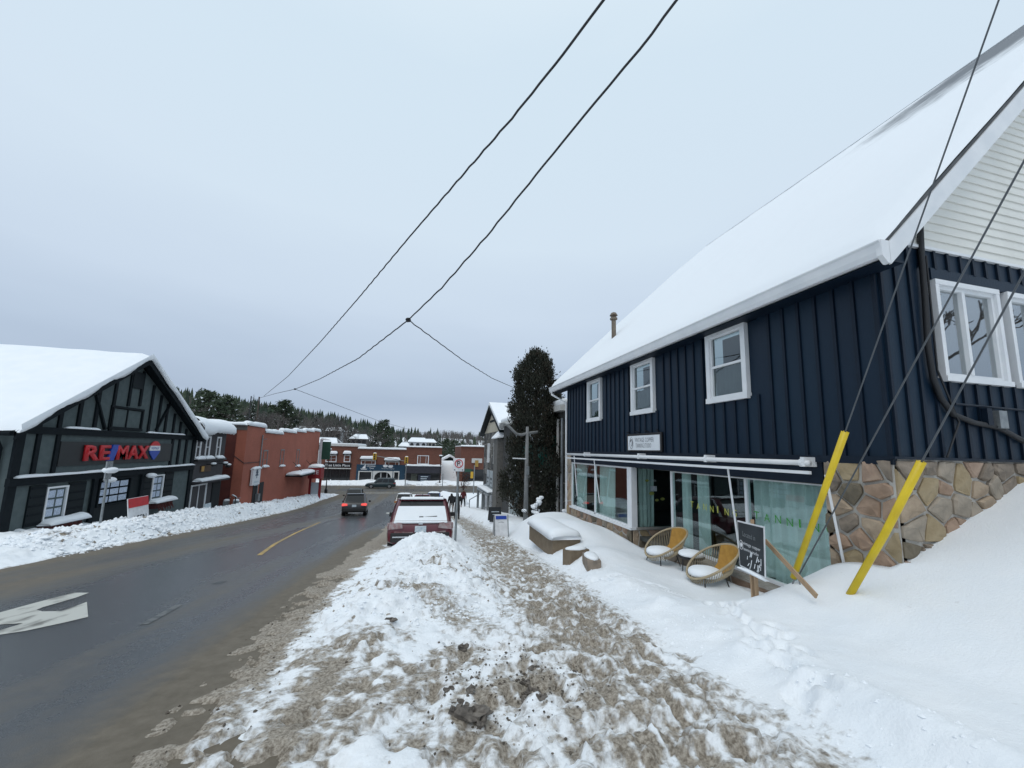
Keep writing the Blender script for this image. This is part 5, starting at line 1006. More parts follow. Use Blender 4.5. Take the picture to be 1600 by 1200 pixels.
    for y in (34.2, 37, 39.8): MB().box((fx-.85, y, -6.6), (fx-.65, y+.22, -3.9)).build('porch_post', M_STEEL, t)
    MB().box((fx+.0, 34.4, -6.3), (fx+.06, 40, -3.6)).build('shop_glass', mat('purple_shop_glass', (.05, .05, .075), .15), t)
    for y in (35.2, 38.4): framed_window(t, (fx, y+.8, -1.2), (0, -1, 0), UZ, .8, 1.9, .1, .08, rails=(.5,), back=.2)
    for y in (34.9, 35.2): MB().tube([(fx-.1, y, -3.3), (fx-.1, y, 1.2)], .06, 6).build('downspout', M_STEEL, t)
stone_shops()

# ------------------------------------------------------------------ vegetation
M_BARK = mat('bark', (.085, .07, .058), .95, (.06, .05, .042), 8, .4, 30); M_TWIG = mat('twigs', (.125, .112, .105), .95, (.09, .08, .075), 5); M_NEED = mat('spruce_needles', (.018, .032, .022), .9, (.028, .046, .028), 3); M_NEED2 = mat('pine_needles', (.035, .055, .030), .9, (.055, .075, .042), 3)
M_CEDAR = mat('cedar_foliage', (.017, .021, .014), .85, (.034, .036, .022), 2.5); M_CEDAR2 = mat('cedar_foliage_brown', (.040, .032, .022), .9, (.055, .044, .03), 3)
def bare_meshes(seed, h=9.0, depth=6, thick=.020, dec=.62):
    rnd = random.Random(seed); tr = MB(); cr = MB()
    def grow(p, d, l, r, k):
        q = p+d*l*.5+Vector((rnd.uniform(-1, 1), rnd.uniform(-1, 1), rnd.uniform(-.3, .5)))*l*.05; e = q+(d+Vector((rnd.uniform(-.18, .18), rnd.uniform(-.18, .18), .05))).normalized()*l*.5
        (tr if k < 2 else cr).tube([p, q, e], [r, r*.85, r*.68], 5 if k < 2 else 3, False)
        if k >= depth: return
        for c in range(2 if k < 2 else rnd.choice((2, 3, 3))):
            a = rnd.uniform(0, 6.28); s = rnd.uniform(.35, .75); o = d.orthogonal().normalized(); b = d.cross(o); nd = (d+(o*math.cos(a)+b*math.sin(a))*s+Vector((0, 0, .12))).normalized(); grow(e, nd, l*rnd.uniform(.62, .82), r*dec, k+1)
    grow(Vector((0, 0, 0)), Vector((0, 0, 1)), h*.30, h*thick, 0)
    return tr.mesh('trunk', M_BARK), cr.mesh('crown', M_TWIG)
def spruce_meshes(seed, h=10.0, r=2.0, m=None, snow=.1):
    rnd = random.Random(seed); tr = MB().tube([(0, 0, 0), (0, 0, h)], [h*.018, .01], 6); cr = MB(); z = h*.10
    while z < h*.985:
        f = 1-(z/h); rad = r*(f**.85)*rnd.uniform(.8, 1.12)+.06; nb_ = max(4, int(5+9*f))
        for k in range(nb_):
            a = 6.283*k/nb_+rnd.uniform(-.3, .3); L_ = rad*rnd.uniform(.7, 1.1); dx, dy = math.cos(a), math.sin(a)
            for s in range(5):
                t0 = s/5; p = Vector((dx*L_*t0, dy*L_*t0, z-L_*.30*t0+L_*.06*t0*t0)); w = L_*.26*(1-t0*.7)+.03; e = Vector((dx*L_*(t0+.34), dy*L_*(t0+.34), z-L_*.34*(t0+.34)-rnd.uniform(0, .08)*L_)); sd = Vector((-dy, dx, 0))*w*rnd.uniform(.6, 1.2)
                cr.cur = 1 if rnd.random() < snow else 0; cr.add([p, e+sd-Vector((0, 0, .1*w)), e*1.0+Vector((dx, dy, -.1))*.12*L_, e-sd-Vector((0, 0, .1*w))], [(0, 1, 2), (0, 2, 3)])
        z += h*.028*(.6+f)
    return tr.mesh('trunk', M_BARK), cr.mesh('crown', [m or M_NEED, M_SNOW])
def pine_meshes(seed, h=11.0):
    rnd = random.Random(seed); tr = MB(); cr = MB(); tr.tube([(0, 0, 0), (.1, 0, h*.5), (0, .1, h)], [h*.022, h*.016, .03], 6)
    for k in range(34):
        z = h*(.30+.70*(k/34)**.8); a = k*2.4+rnd.uniform(-.4, .4); L_ = h*.30*(1.05-((z/h)-.3)**1.5)*rnd.uniform(.55, 1.1)*(.55 if z > .9*h else 1); e = Vector((math.cos(a)*L_, math.sin(a)*L_, z+L_*.12)); tr.tube([(0, 0, z-.2), e], [.05, .015], 3, False)
        for j in range(5):
            c = Vector((0, 0, z)).lerp(e, .45+.14*j); 
            for q in range(22):
                d = Vector((rnd.gauss(0, 1), rnd.gauss(0, 1), rnd.gauss(0, .55))); p = c+d*.30*h/11; n = d.normalized().orthogonal(); w = .20*h/11; u = Vector((rnd.uniform(-1, 1), rnd.uniform(-1, 1), rnd.uniform(-.3, .8))).normalized()*w*1.6
                cr.cur = 1 if rnd.random() < .03 else 0; cr.add([p-n*w*.5, p+n*w*.5, p+u], [(0, 1, 2)])
    return tr.mesh('trunk', M_BARK), cr.mesh('crown', [M_NEED2, M_SNOW])
BARE = [bare_meshes(s, 9.0) for s in (1, 2, 3)]; SPR = [spruce_meshes(s, 10, r) for s, r in ((4, 1.9), (5, 2.3))]; PINE = [pine_meshes(s) for s in (6, 7)]
def plant_tree(nm, pair, x, y, z, s, rz, label, group):
    t = thing(nm, label, 'tree', (x, y, z), rz, group); t.scale = (s, s, s)
    for n_, me in zip(('trunk', 'crown'), pair): o = bpy.data.objects.new(n_, me); COL.objects.link(o); o.parent = t
    return t
def hz(x, y): return float(gz(y)-.06+hill(np.array(x), np.array(y)))
def ridge_trees():
    # (pixel x, pixel y of top, distance, kind, label)
    L_ = [(328, 612, 105, 'P', 'tall ragged pine over the snowy office roof'), (357, 620, 108, 'P', 'rounded pine beside the ragged pine above the rooftops'), (397, 616, 112, 'S', 'pointed snow dusted spruce behind the thin roof mast'), (446, 626, 118, 'P', 'dense dark pine standing over the orange brick parapet'), (463, 638, 116, 'S', 'slim dark spruce tight beside the dense dark pine'), (496, 640, 120, 'S', 'narrow spruce among bare trees past the brick parapet'), (548, 664, 120, 'S', 'dark spruce above the brick cafe roof'), (600, 657, 125, 'P', 'broad green pine above the blue shops'), (588, 661, 122, 'S', 'slim spruce beside the broad green pine'), (685, 676, 170, 'S', 'dark spruce on the slope behind the corner store'), (711, 688, 140, 'P', 'dark green pine rising over the snow ramp'), (697, 686, 150, 'P', 'smaller green pine beside the snow ramp pine'), (290, 622, 112, 'S', 'spruce tip just above the office eave')]
    for i, (px, py, Y, k, lb) in enumerate(L_):
        p = atY(px, py, Y); z0 = hz(p[0], Y); h = p[2]-z0; pr, hh, nm = (SPR[i % 2], 10.0, 'spruce_tree') if k == 'S' else (PINE[i % 2], 11.0, 'pine_tree')
        plant_tree(nm, pr, p[0], Y, z0, max(.3, h/hh), i*1.3, lb, 'conifers above the rooftops')
    rnd = random.Random(12)
    for i in range(46):
        px = rnd.uniform(300, 600); Y = rnd.uniform(108, 135); py = np.interp(px, [300, 420, 480, 560, 620], [634, 640, 645, 668, 676])+rnd.uniform(-4, 14); p = atY(px, py, Y); z0 = hz(p[0], Y); h = p[2]-z0
        plant_tree('bare_tree', BARE[i % 3], p[0], Y, z0, max(.4, h/8.6), rnd.uniform(0, 6), 'leafless grey tree on the wooded slope above the rooftops', 'bare trees on the slope')
    for i, (x, y, s) in enumerate(((16.2, -4.3, .62), (21.5, -6.8, .78), (25.5, -7.2, .80))):
        plant_tree('bare_tree', bare_meshes(30+i, 9.0, 6, .026, .74), x, y, rh(x, y)-.2, s, i, ['bare tree uphill right of the navy shop gable', 'larger bare tree uphill beyond the first gable tree', 'tallest bare tree uphill farthest from the gable'][i], 'bare trees uphill')
ridge_trees()
def far_wood():
    rnd = random.Random(21); mb = MB()
    def cone(x, y, z, h, r, mi):
        mb.cur = mi
        for k in range(3):
            z0 = z+h*(.12+.26*k); z1 = min(z+h, z0+h*.46); rr = r*(1-.28*k); n = 6; a0 = rnd.uniform(0, 1)
            vs = [(x+rr*rnd.uniform(.6, 1.2)*math.cos(a0+6.283*i/n), y+rr*rnd.uniform(.6, 1.2)*math.sin(a0+6.283*i/n), z0-rnd.uniform(0, .06)*h) for i in range(n)]+[(x, y, z1)]
            mb.add(vs, [(i, (i+1) % n, n) for i in range(n)])
    def fan(x, y, z, h, r):
        mb.cur = 2
        for k in range(16):
            a = rnd.uniform(0, 6.28); e = Vector((x+math.cos(a)*r*rnd.uniform(.1, 1), y+math.sin(a)*r*rnd.uniform(.1, 1), z+h*rnd.uniform(.6, 1))); b = Vector((x, y, z+h*rnd.uniform(0, .45))); s = Vector((rnd.uniform(-1, 1), rnd.uniform(-.4, .4), 0))*.16
            mb.add([b-s, b+s, e], [(0, 1, 2)])
        if rnd.random() < .85:
            for k in range(16): c = Vector((x+rnd.gauss(0, r*.45), y+rnd.gauss(0, r*.45), z+h*rnd.uniform(.5, .95))); mb.add([c, c+Vector((rnd.uniform(-.8, .8), 0, rnd.uniform(-.3, .8))), c+Vector((rnd.uniform(-.6, .6), .2, rnd.uniform(-.8, .3)))], [(0, 1, 2)])
    for i in range(5200):
        Y = 110+430*rnd.random()**1.1; X = rnd.uniform(-.62, .55)*Y*1.15+rnd.uniform(-10, 10)
        if hill(np.array(X), np.array(Y)) < 1.2: continue
        z = hz(X, Y)-.4; con = vnoise(np.array(X*.02), np.array(Y*.02), 3)+rnd.uniform(-.25, .25) > (.90 if (Y < 230 and X < 0) else .62)
        if con: cone(X, Y, z, rnd.uniform(6, 12), rnd.uniform(1.5, 2.6), 0 if rnd.random() < .6 else 1)
        else: fan(X, Y, z, rnd.uniform(5, 9.5), rnd.uniform(1.6, 3))
    o = mb.build('far_wood', [M_NEED, M_NEED2, M_TWIG], kind='stuff')
far_wood()
def hill_houses():
    for i, (px, py, Y, w, h, c, lb) in enumerate(((520, 672, 128, 4.5, 3, (.30, .30, .30), 'pale hillside house half hidden by bare trees above the cafe'), (508, 690, 104, 5, 2.5, (.5, .5, .5), 'low snow roofed house just behind the cafe cornice'), (561, 684, 112, 4, 2.5, (.10, .09, .085), 'dark hillside house with bright snowy roof above the cafe'), (653, 689, 118, 5.0, 3, (.55, .56, .58), 'white house with three dark arched windows over the corner store'), (632, 696, 130, 3, 2, (.34, .35, .36), 'little grey house left of the white arched house'), (672, 690, 150, 4, 2, (.32, .30, .27), 'tan hillside house above the corner store roof'))):
        p = atY(px, py, Y); x, y, z = p; zb = min(hz(x, y), z-3); t = thing('hillside_house', lb, 'house', (x, y, zb)); m = mat('house_wall_%d' % i, c, .8)
        MB().box((x-w/2, y, zb-1), (x+w/2, y+6, z-.2)).build('wall', m, t); MB().prism([(x-w/2-.4, y-.5, z-.3), (x+w/2+.4, y-.5, z-.3), (x+w/2-.6, y+3, z+.9), (x-w/2+.6, y+3, z+.9)], (0, .3, .2)).prism([(x-w/2-.4, y+6.5, z-.3), (x+w/2+.4, y+6.5, z-.3), (x+w/2-.6, y+3, z+.9), (x-w/2+.6, y+3, z+.9)], (0, -.1, .2)).build('roof', M_SNOWF, t)
        for k in range(3):
            xc = x-w/2+w*(k+.5)/3; MB().prism([(xc-.5, y-.05, z-2.0), (xc+.5, y-.05, z-2.0), (xc+.5, y-.05, z-1.0), (xc+.25, y-.05, z-.6), (xc-.25, y-.05, z-.6), (xc-.5, y-.05, z-1.0)], (0, .04, 0)).build('window', M_DGLASS, t)
hill_houses()
def cedar():
    b = np.array([6.0, 19.4, 0]); b[2] = rh(b[0], b[1])-.2; top = atY(833, 552, 19.4)[2]; H = top-b[2]; rnd = random.Random(2)
    t = thing('columnar_cedar', 'tall dark columnar cedar tree between lamp post and stone shop', 'tree', b)
    MB().tube([b, b+np.array([.05, 0, H*.5]), b+np.array([0, 0, H*.95])], [.16, .11, .02], 7).build('trunk', M_BARK, t)
    mb = MB(); lean = .12
    def rad(f): return np.interp(f, [0, .06, .15, .30, .45, .62, .78, .9, .96, 1], [.50, 1.1, 1.48, 1.50, 1.32, 1.24, 1.06, .88, .68, .30])
    clumps = []
    for k in range(1350):
        f = rnd.random()**.85; a = rnd.uniform(0, 6.283); R = rad(f)*(1+.12*math.sin(2*a+f*11)+.13*math.sin(4.3*f*6.28+a)+.07*math.sin(9*f*6.28+3*a)); rr = R*math.sqrt(rnd.uniform(.30, 1.0)); clumps.append((b[0]+rr*math.cos(a)+lean*f*0, b[1]+rr*math.sin(a), b[2]+.25+f*(H-.3), rr/R, a))
    for cx_, cy_, cz_, q, a in clumps:
        br = rnd.random() < .16
        for j in range(38):
            d = Vector((rnd.gauss(0, .10), rnd.gauss(0, .10), rnd.gauss(0, .15))); p = Vector((cx_, cy_, cz_))+d; up = Vector((math.cos(a)*.45+rnd.uniform(-.5, .5), math.sin(a)*.45+rnd.uniform(-.5, .5), 1)).normalized()*rnd.uniform(.05, .13); s = Vector((rnd.uniform(-1, 1), rnd.uniform(-1, 1), rnd.uniform(-.4, .4))).normalized()*rnd.uniform(.018, .042)
            mb.cur = 1 if br else (2 if (rnd.random() < .004 and q > .75) else 0); mb.add([p-s, p+s, p+s*.6+up, p-s*.6+up*.9], [(0, 1, 2, 3)])
    mb.build('crown', [M_CEDAR, M_CEDAR2, M_SNOW], t)
cedar()

# ------------------------------------------------------------------ vehicles
def paint(name, c): return mat(name, c, .32, tuple(.85*q for q in c), 2, coat=.6)
M_TAIL = mat('tail_lens', (.35, .03, .03), .2, (.45, .06, .06), 8); M_TAILON = mat('tail_lens_lit', (.6, .05, .05), .3, emit=(1, .12, .10, .8)); M_CLEAR = mat('clear_lens', (.50, .48, .48), .2); M_CHROME = mat('chrome', (.62, .63, .65), .18, metal=.9); M_RIM = mat('wheel_rim', (.35, .36, .37), .35, metal=.7); M_CGLASS = mat('car_glass', (.010, .012, .014), .08); M_TRIMK = mat('black_trim', (.014, .014, .015), .6); M_DIRTY = mat('road_salt_film', (.30, .27, .26), .8, (.16, .06, .065), 6)
M_HEAD = mat('headlamp', (.7, .7, .7), .2, emit=(1, .97, .9, 2.0))
def car(label, name, loc, rz, L_, W, H, pm, kind='suv', rx=0.0, tail=M_TAIL, head=None, snow=0, rear_snow=False, group=None, plate=True):
    t = thing(name, label, 'van' if kind == 'van' else 'car', loc, rz, group, rx)
    w = W/2; zb = .24*H/1.7+.0; belt = H*.56; hl = L_/2; hood = belt-.04
    pk = kind == 'van'
    # lower body: stations from rear to front (y, z bottom, z top, half width, shrink)
    st = [(-hl, .38, belt-.10, .86), (-hl+.06, .30, belt-.02, .95), (-hl+.25, .26, belt, .99), (-hl*.45, .22, belt+.01, 1.0), (0, .22, belt, 1.0), (hl*.38, .22, belt-.02, 1.0), (hl*.60, .24, hood-.02, .99), (hl-.32, .26, hood-.12, .96), (hl-.10, .30, hood-.22, .90), (hl, .40, hood-.34, .80)]
    mb = MB(); K = []
    for y, z0, z1, k in st:
        ww = w*k; h = z1-z0; sec = [(.80*ww, z0), (.95*ww, z0+.05), (.985*ww, z0+.18*h), (1.0*ww, z0+.5*h), (.985*ww, z0+.72*h), (.955*ww, z0+.90*h), (.88*ww, z1-.01), (.70*ww, z1)]
        K.append([(x, y, z) for x, z in sec]+[(-x, y, z) for x, z in sec[::-1]])
    n = len(K[0]); vs = [p for k in K for p in k]; fs = [(i*n+j, i*n+(j+1) % n, (i+1)*n+(j+1) % n, (i+1)*n+j) for i in range(len(K)-1) for j in range(n)]
    fs = [f[::-1] for f in fs]+[tuple(range(n)), tuple(range(len(K)*n-1, (len(K)-1)*n-1, -1))]
    mb.add(vs, fs); body = mb.build('body', pm, t, smooth=True, local=True)
    e = body.modifiers.new('s', 'EDGE_SPLIT'); e.split_angle = math.radians(38)
    # greenhouse levels
    yr0, yr1 = (-hl+.10, -hl+(.22 if pk else .62)); yf0, yf1 = hl*.46, (hl*.20 if pk else hl*.10); w0, w1 = w*.93, w*(.76 if not pk else .82)
    def ring(f, off=0.0):
        yr = yr0+(yr1-yr0)*f**1.15; yf = yf0+(yf1-yf0)*f; ww = w0+(w1-w0)*f**1.2+off; z = belt-.03+(H-belt+.03)*f; yr -= off; yf += off; c = .16; P = []
        for sx, sy, q in ((1, yr, 0), (1, yf, 1), (-1, yf, 2), (-1, yr, 3)): pass
        return yr, yf, ww, z
    def outline(f, inset=0.0):
        yr, yf, ww, z = ring(f); yr += inset; yf -= inset; ww -= inset; c = .14
        return [(ww-c*.5, yr, z), (ww, yr+c, z), (ww, yf-c, z), (ww-c*.5, yf, z), (-ww+c*.5, yf, z), (-ww, yf-c, z), (-ww, yr+c, z), (-ww+c*.5, yr, z)]
    lv = [outline(f) for f in (0, .3, .6, .85, .95)]; top = outline(1.0, .07); lv.append(top); mb = MB(); vs = [p for l in lv for p in l]; n = 8
    fs = [(i*n+j, i*n+(j+1) % n, (i+1)*n+(j+1) % n, (i+1)*n+j) for i in range(len(lv)-1) for j in range(n)]+[tuple(range((len(lv)-1)*n, len(lv)*n))]
    cab = mb.add(vs, fs).build('cabin', pm, t, smooth=True, local=True); e = cab.modifiers.new('s', 'EDGE_SPLIT'); e.split_angle = math.radians(40)
    def patch(nm, side, f0, f1, a0, a1, m, off=.008, par=None, th=.004):
        P = []
        for f, a in ((f0, a0), (f0, a1), (f1, a1), (f1, a0)):
            yr, yf, ww, z = ring(f, off)
            if side == 'rear': P.append((ww*(a*2-1)*.93, yr, z))
            elif side == 'front': P.append((ww*(a*2-1)*.93, yf, z))
            else: P.append((side*(ww), yr+.14+(yf-yr-.28)*a, z))
        N_ = 6; g = MB(); vv = []
        for i in range(N_+1):
            s = i/N_; 
            f = f0+(f1-f0)*s; yr, yf, ww, z = ring(f, off)
            for a in (a0, a1):
                vv.append((ww*(a*2-1)*.93, yr, z) if side == 'rear' else ((ww*(a*2-1)*.93, yf, z) if side == 'front' else (side*ww, yr+.14+(yf-yr-.28)*a, z)))
        g.add(vv, [(2*i, 2*i+1, 2*i+3, 2*i+2) for i in range(N_)]); return g.build(nm, m, par or t, local=True, smooth=True)
    patch('rear_window', 'rear', .12, .86, .06, .94, M_CGLASS); patch('windscreen', 'front', .08, .88, .05, .95, M_CGLASS)
    for s in (-1, 1):
        for a0, a1 in ((.03, .30), (.34, .62), (.66, .93)): patch('side_window', s, .14, .84, a0, a1, M_CGLASS)
    # wheels
    wr = .36*H/1.7
    for sy in (-1, 1):
        for sx in (-1, 1):
            c = Vector((sx*(w-.13), sy*hl*.60, wr)); ty = MB().tube([c-Vector((.12, 0, 0)), c+Vector((.12, 0, 0))], wr, 18).build('tyre', M_RUBBER, t, local=True); MB().tube([c+Vector((sx*.10, 0, 0)), c+Vector((sx*.13, 0, 0))], wr*.62, 12).build('rim', M_RIM, ty, local=True)
            MB().tube([c-Vector((sx*.14, 0, -.02)), c+Vector((sx*.115, 0, .02))], wr*1.16, 18).build('wheel_arch', M_TRIMK, t, local=True)
    # rear furniture
    zl = belt-.22
    for s in (-1, 1):
        MB().prism([(s*w*.93, -hl+.02, zl+.02), (s*w*.52, -hl-.012, zl+.06), (s*w*.55, -hl-.012, zl+.20), (s*w*.90, -hl+.05, zl+.24)], (0, -.03, 0)).build('tail_lamp', tail, t, local=True)
        MB().box((s*w*.88, -hl+.10, zl+.03), (s*w*.985, -hl+.34, zl+.20)).build('tail_lamp', tail, t, local=True, bevel=.02)
        MB().prism([(s*w*.88, hl-.12, hood-.32), (s*w*.50, hl-.01, hood-.36), (s*w*.52, hl-.03, hood-.24), (s*w*.86, hl-.16, hood-.20)], (0, .03, 0)).build('headlamp', head or M_CLEAR, t, local=True)
        MB().box((s*(w+.02), hl*.30, belt+.02), (s*(w+.20), hl*.30+.10, belt+.17)).build('wing_mirror', M_TRIMK if not pk else pm, t, local=True, bevel=.02)
    MB().box((-w*.86, -hl-.06, .34), (w*.86, -hl+.08, .60)).build('rear_bumper', M_TRIMK, t, local=True, bevel=.03); MB().box((-w*.80, hl-.10, .34), (w*.80, hl+.04, .58)).build('front_bumper', M_TRIMK, t, local=True, bevel=.03); MB().box((-w*.42, hl-.06, .60), (w*.42, hl+.03, hood-.38)).build('grille', M_TRIMK, t, local=True)
    if plate: MB().box((-.16, -hl-.035, zl-.05), (.16, -hl-.02, zl+.12)).build('number_plate', M_PLATE, t, local=True)
    if kind == 'suv':
        yr, yf, ww, z = ring(.93, 0); MB().prism([(-ww*.86, yr-.10, z+.0), (ww*.86, yr-.10, z+.0), (ww*.84, yr+.15, z+.05), (-ww*.84, yr+.15, z+.05)], (0, 0, .025)).build('spoiler', M_SNOWF if snow else pm, t, local=True)
        for s in (-1, 1): MB().tube([(s*w1*.86, -hl*.5, H+.03), (s*w1*.86, hl*.05, H+.03)], .02, 5).build('roof_rail', M_TRIMK, t, local=True)
        MB().prism([(-.02, -hl*.55, H), (.02, -hl*.55, H), (.008, -hl*.55-.07, H+.11), (-.008, -hl*.55-.07, H+.11)], (0, .12, 0)).build('antenna_fin', M_TRIMK, t, local=True)
    if snow:
        g = MB(); us = np.linspace(-1, 1, 9); vv = []
        yr, yf, ww, z = ring(1.0); ya, yb = yr-.10, yf+.05
        for i in range(13):
            y = ya+(yb-ya)*i/12; e = min(1, 3.5*min(i, 12-i)/12+.25)
            for u in us: vv.append((u*ww*.96, y, H-.03+snow*e*(1-abs(u)**4*.8)))
        g.add(vv, [(i*9+j, i*9+j+1, (i+1)*9+j+1, (i+1)*9+j) for i in range(12) for j in range(8)]).build('roof_snow', M_SNOWF, t, smooth=True, local=True)
    if rear_snow:
        patch('window_snow', 'rear', .10, .66, .05, .95, M_SNOWF, off=.022); patch('pillar_snow', 1, .02, .9, .00, .05, M_SNOWF, off=.012); patch('pillar_snow', -1, .02, .9, .0, .05, M_SNOWF, off=.012)
        g = MB(); g.box((-w*.80, -hl-.02, belt-.03), (w*.80, -hl+.16, belt+.035)); g.build('tailgate_snow', M_SNOWF, t, local=True, bevel=.03)
        yr, yf, ww, z = ring(.30, .03); MB().bar((-.02, yr-.01, z-.06), (.46, yr-.01, z-.03), .025).box((-.06, yr-.03, z-.10), (.06, yr+.01, z-.03)).build('rear_wiper', M_TRIMK, t, local=True)
        for s in (-1, 1): MB().prism([(s*.20, -hl-.028, zl-.05), (s*w*.75, -hl-.02, zl-.02), (s*w*.78, -hl-.015, zl-.14), (s*.34, -hl-.028, zl-.16)], (0, -.012, 0)).build('salt_film', M_DIRTY, t, local=True)
        MB().box((-w*.80, -hl-.075, .47), (w*.80, -hl-.05, .505)).build('bumper_strip', M_CHROME, t, local=True); MB().box((-.28, -hl-.03, zl-.115), (.28, -hl-.015, zl-.085)).build('tailgate_strip', M_CHROME, t, local=True); MB().box((-.06, -hl-.03, zl+.16), (.06, -hl-.016, zl+.20)).build('badge', M_CHROME, t, local=True)
    return t
def slope(Y): return math.atan2(float(gz(Y+1.5)-gz(Y-1.5)), 3.0)
def vehicles():
    y = 11.95+2.35; car('dark red parked SUV with snow on roof and rear window', 'parked_suv', (.37, y, gz(y)-.12), math.radians(-2), 4.75, 1.93, 1.58, paint('red_paint', (.105, .008, .018)), rx=slope(y), snow=.06, rear_snow=True, tail=mat('salted_tail_lens', (.36, .30, .30), .22, (.28, .16, .16), 14))
    p = gnd(551, 806.5); y = p[1]+2.2; car('black SUV driving downhill with its brake lights lit', 'moving_suv', (p[0]-.1, y, gz(y)+.01), math.radians(4), 4.5, 1.88, 1.70, paint('black_paint', (.012, .012, .014)), rx=slope(y), tail=M_TAILON)
    p = gnd(553, 790); y = 50.0; car('dark green SUV climbing the hill with one headlamp bright', 'oncoming_suv', (atY(553, 785, y)[0], y, gz(y)+.01), math.radians(183), 4.8, 1.95, 1.85, paint('dark_green_paint', (.012, .022, .022)), rx=-slope(y), head=M_HEAD)
    c = atY(594.5, 762, 74.8); car('dark teal minivan crossing before the blue shops', 'minivan', (c[0], 74.8, gz(74.8)+.012), math.radians(91), 5.1, 1.95, 1.78, paint('teal_paint', (.010, .030, .036)), 'van')
    y = 24.5; car('dark red car parked further down behind the red SUV', 'parked_car', (1.05, 41.0, gz(41)+.02), math.radians(-3), 4.6, 1.85, 1.55, paint('crimson_paint', (.16, .012, .022)), rx=slope(41), tail=M_TAIL)
    car('white estate car parked near the crossing with blue tailgate', 'parked_car', (-.75, 44.5, gz(44.5)+.02), math.radians(-3), 4.6, 1.8, 1.6, paint('white_paint', (.45, .45, .44)), rx=slope(44.5), snow=.08, tail=mat('amber_lens', (.5, .22, .08), .3))
    car('blue car parked beside the snow mound by the crossing', 'parked_car', (2.6, 49.5, gz(49.5)+.02), math.radians(-4), 4.4, 1.8, 1.5, paint('blue_paint', (.02, .07, .22)), rx=slope(49.5), snow=.1)
    mb = MB().blob((4.6, 47, gz(47)+.2), (2.0, 3.2, .95), 4, .2, 16, 10, flat=-.3); mb.build('snow_mound', M_SNOW, smooth=True, kind='structure')
vehicles()

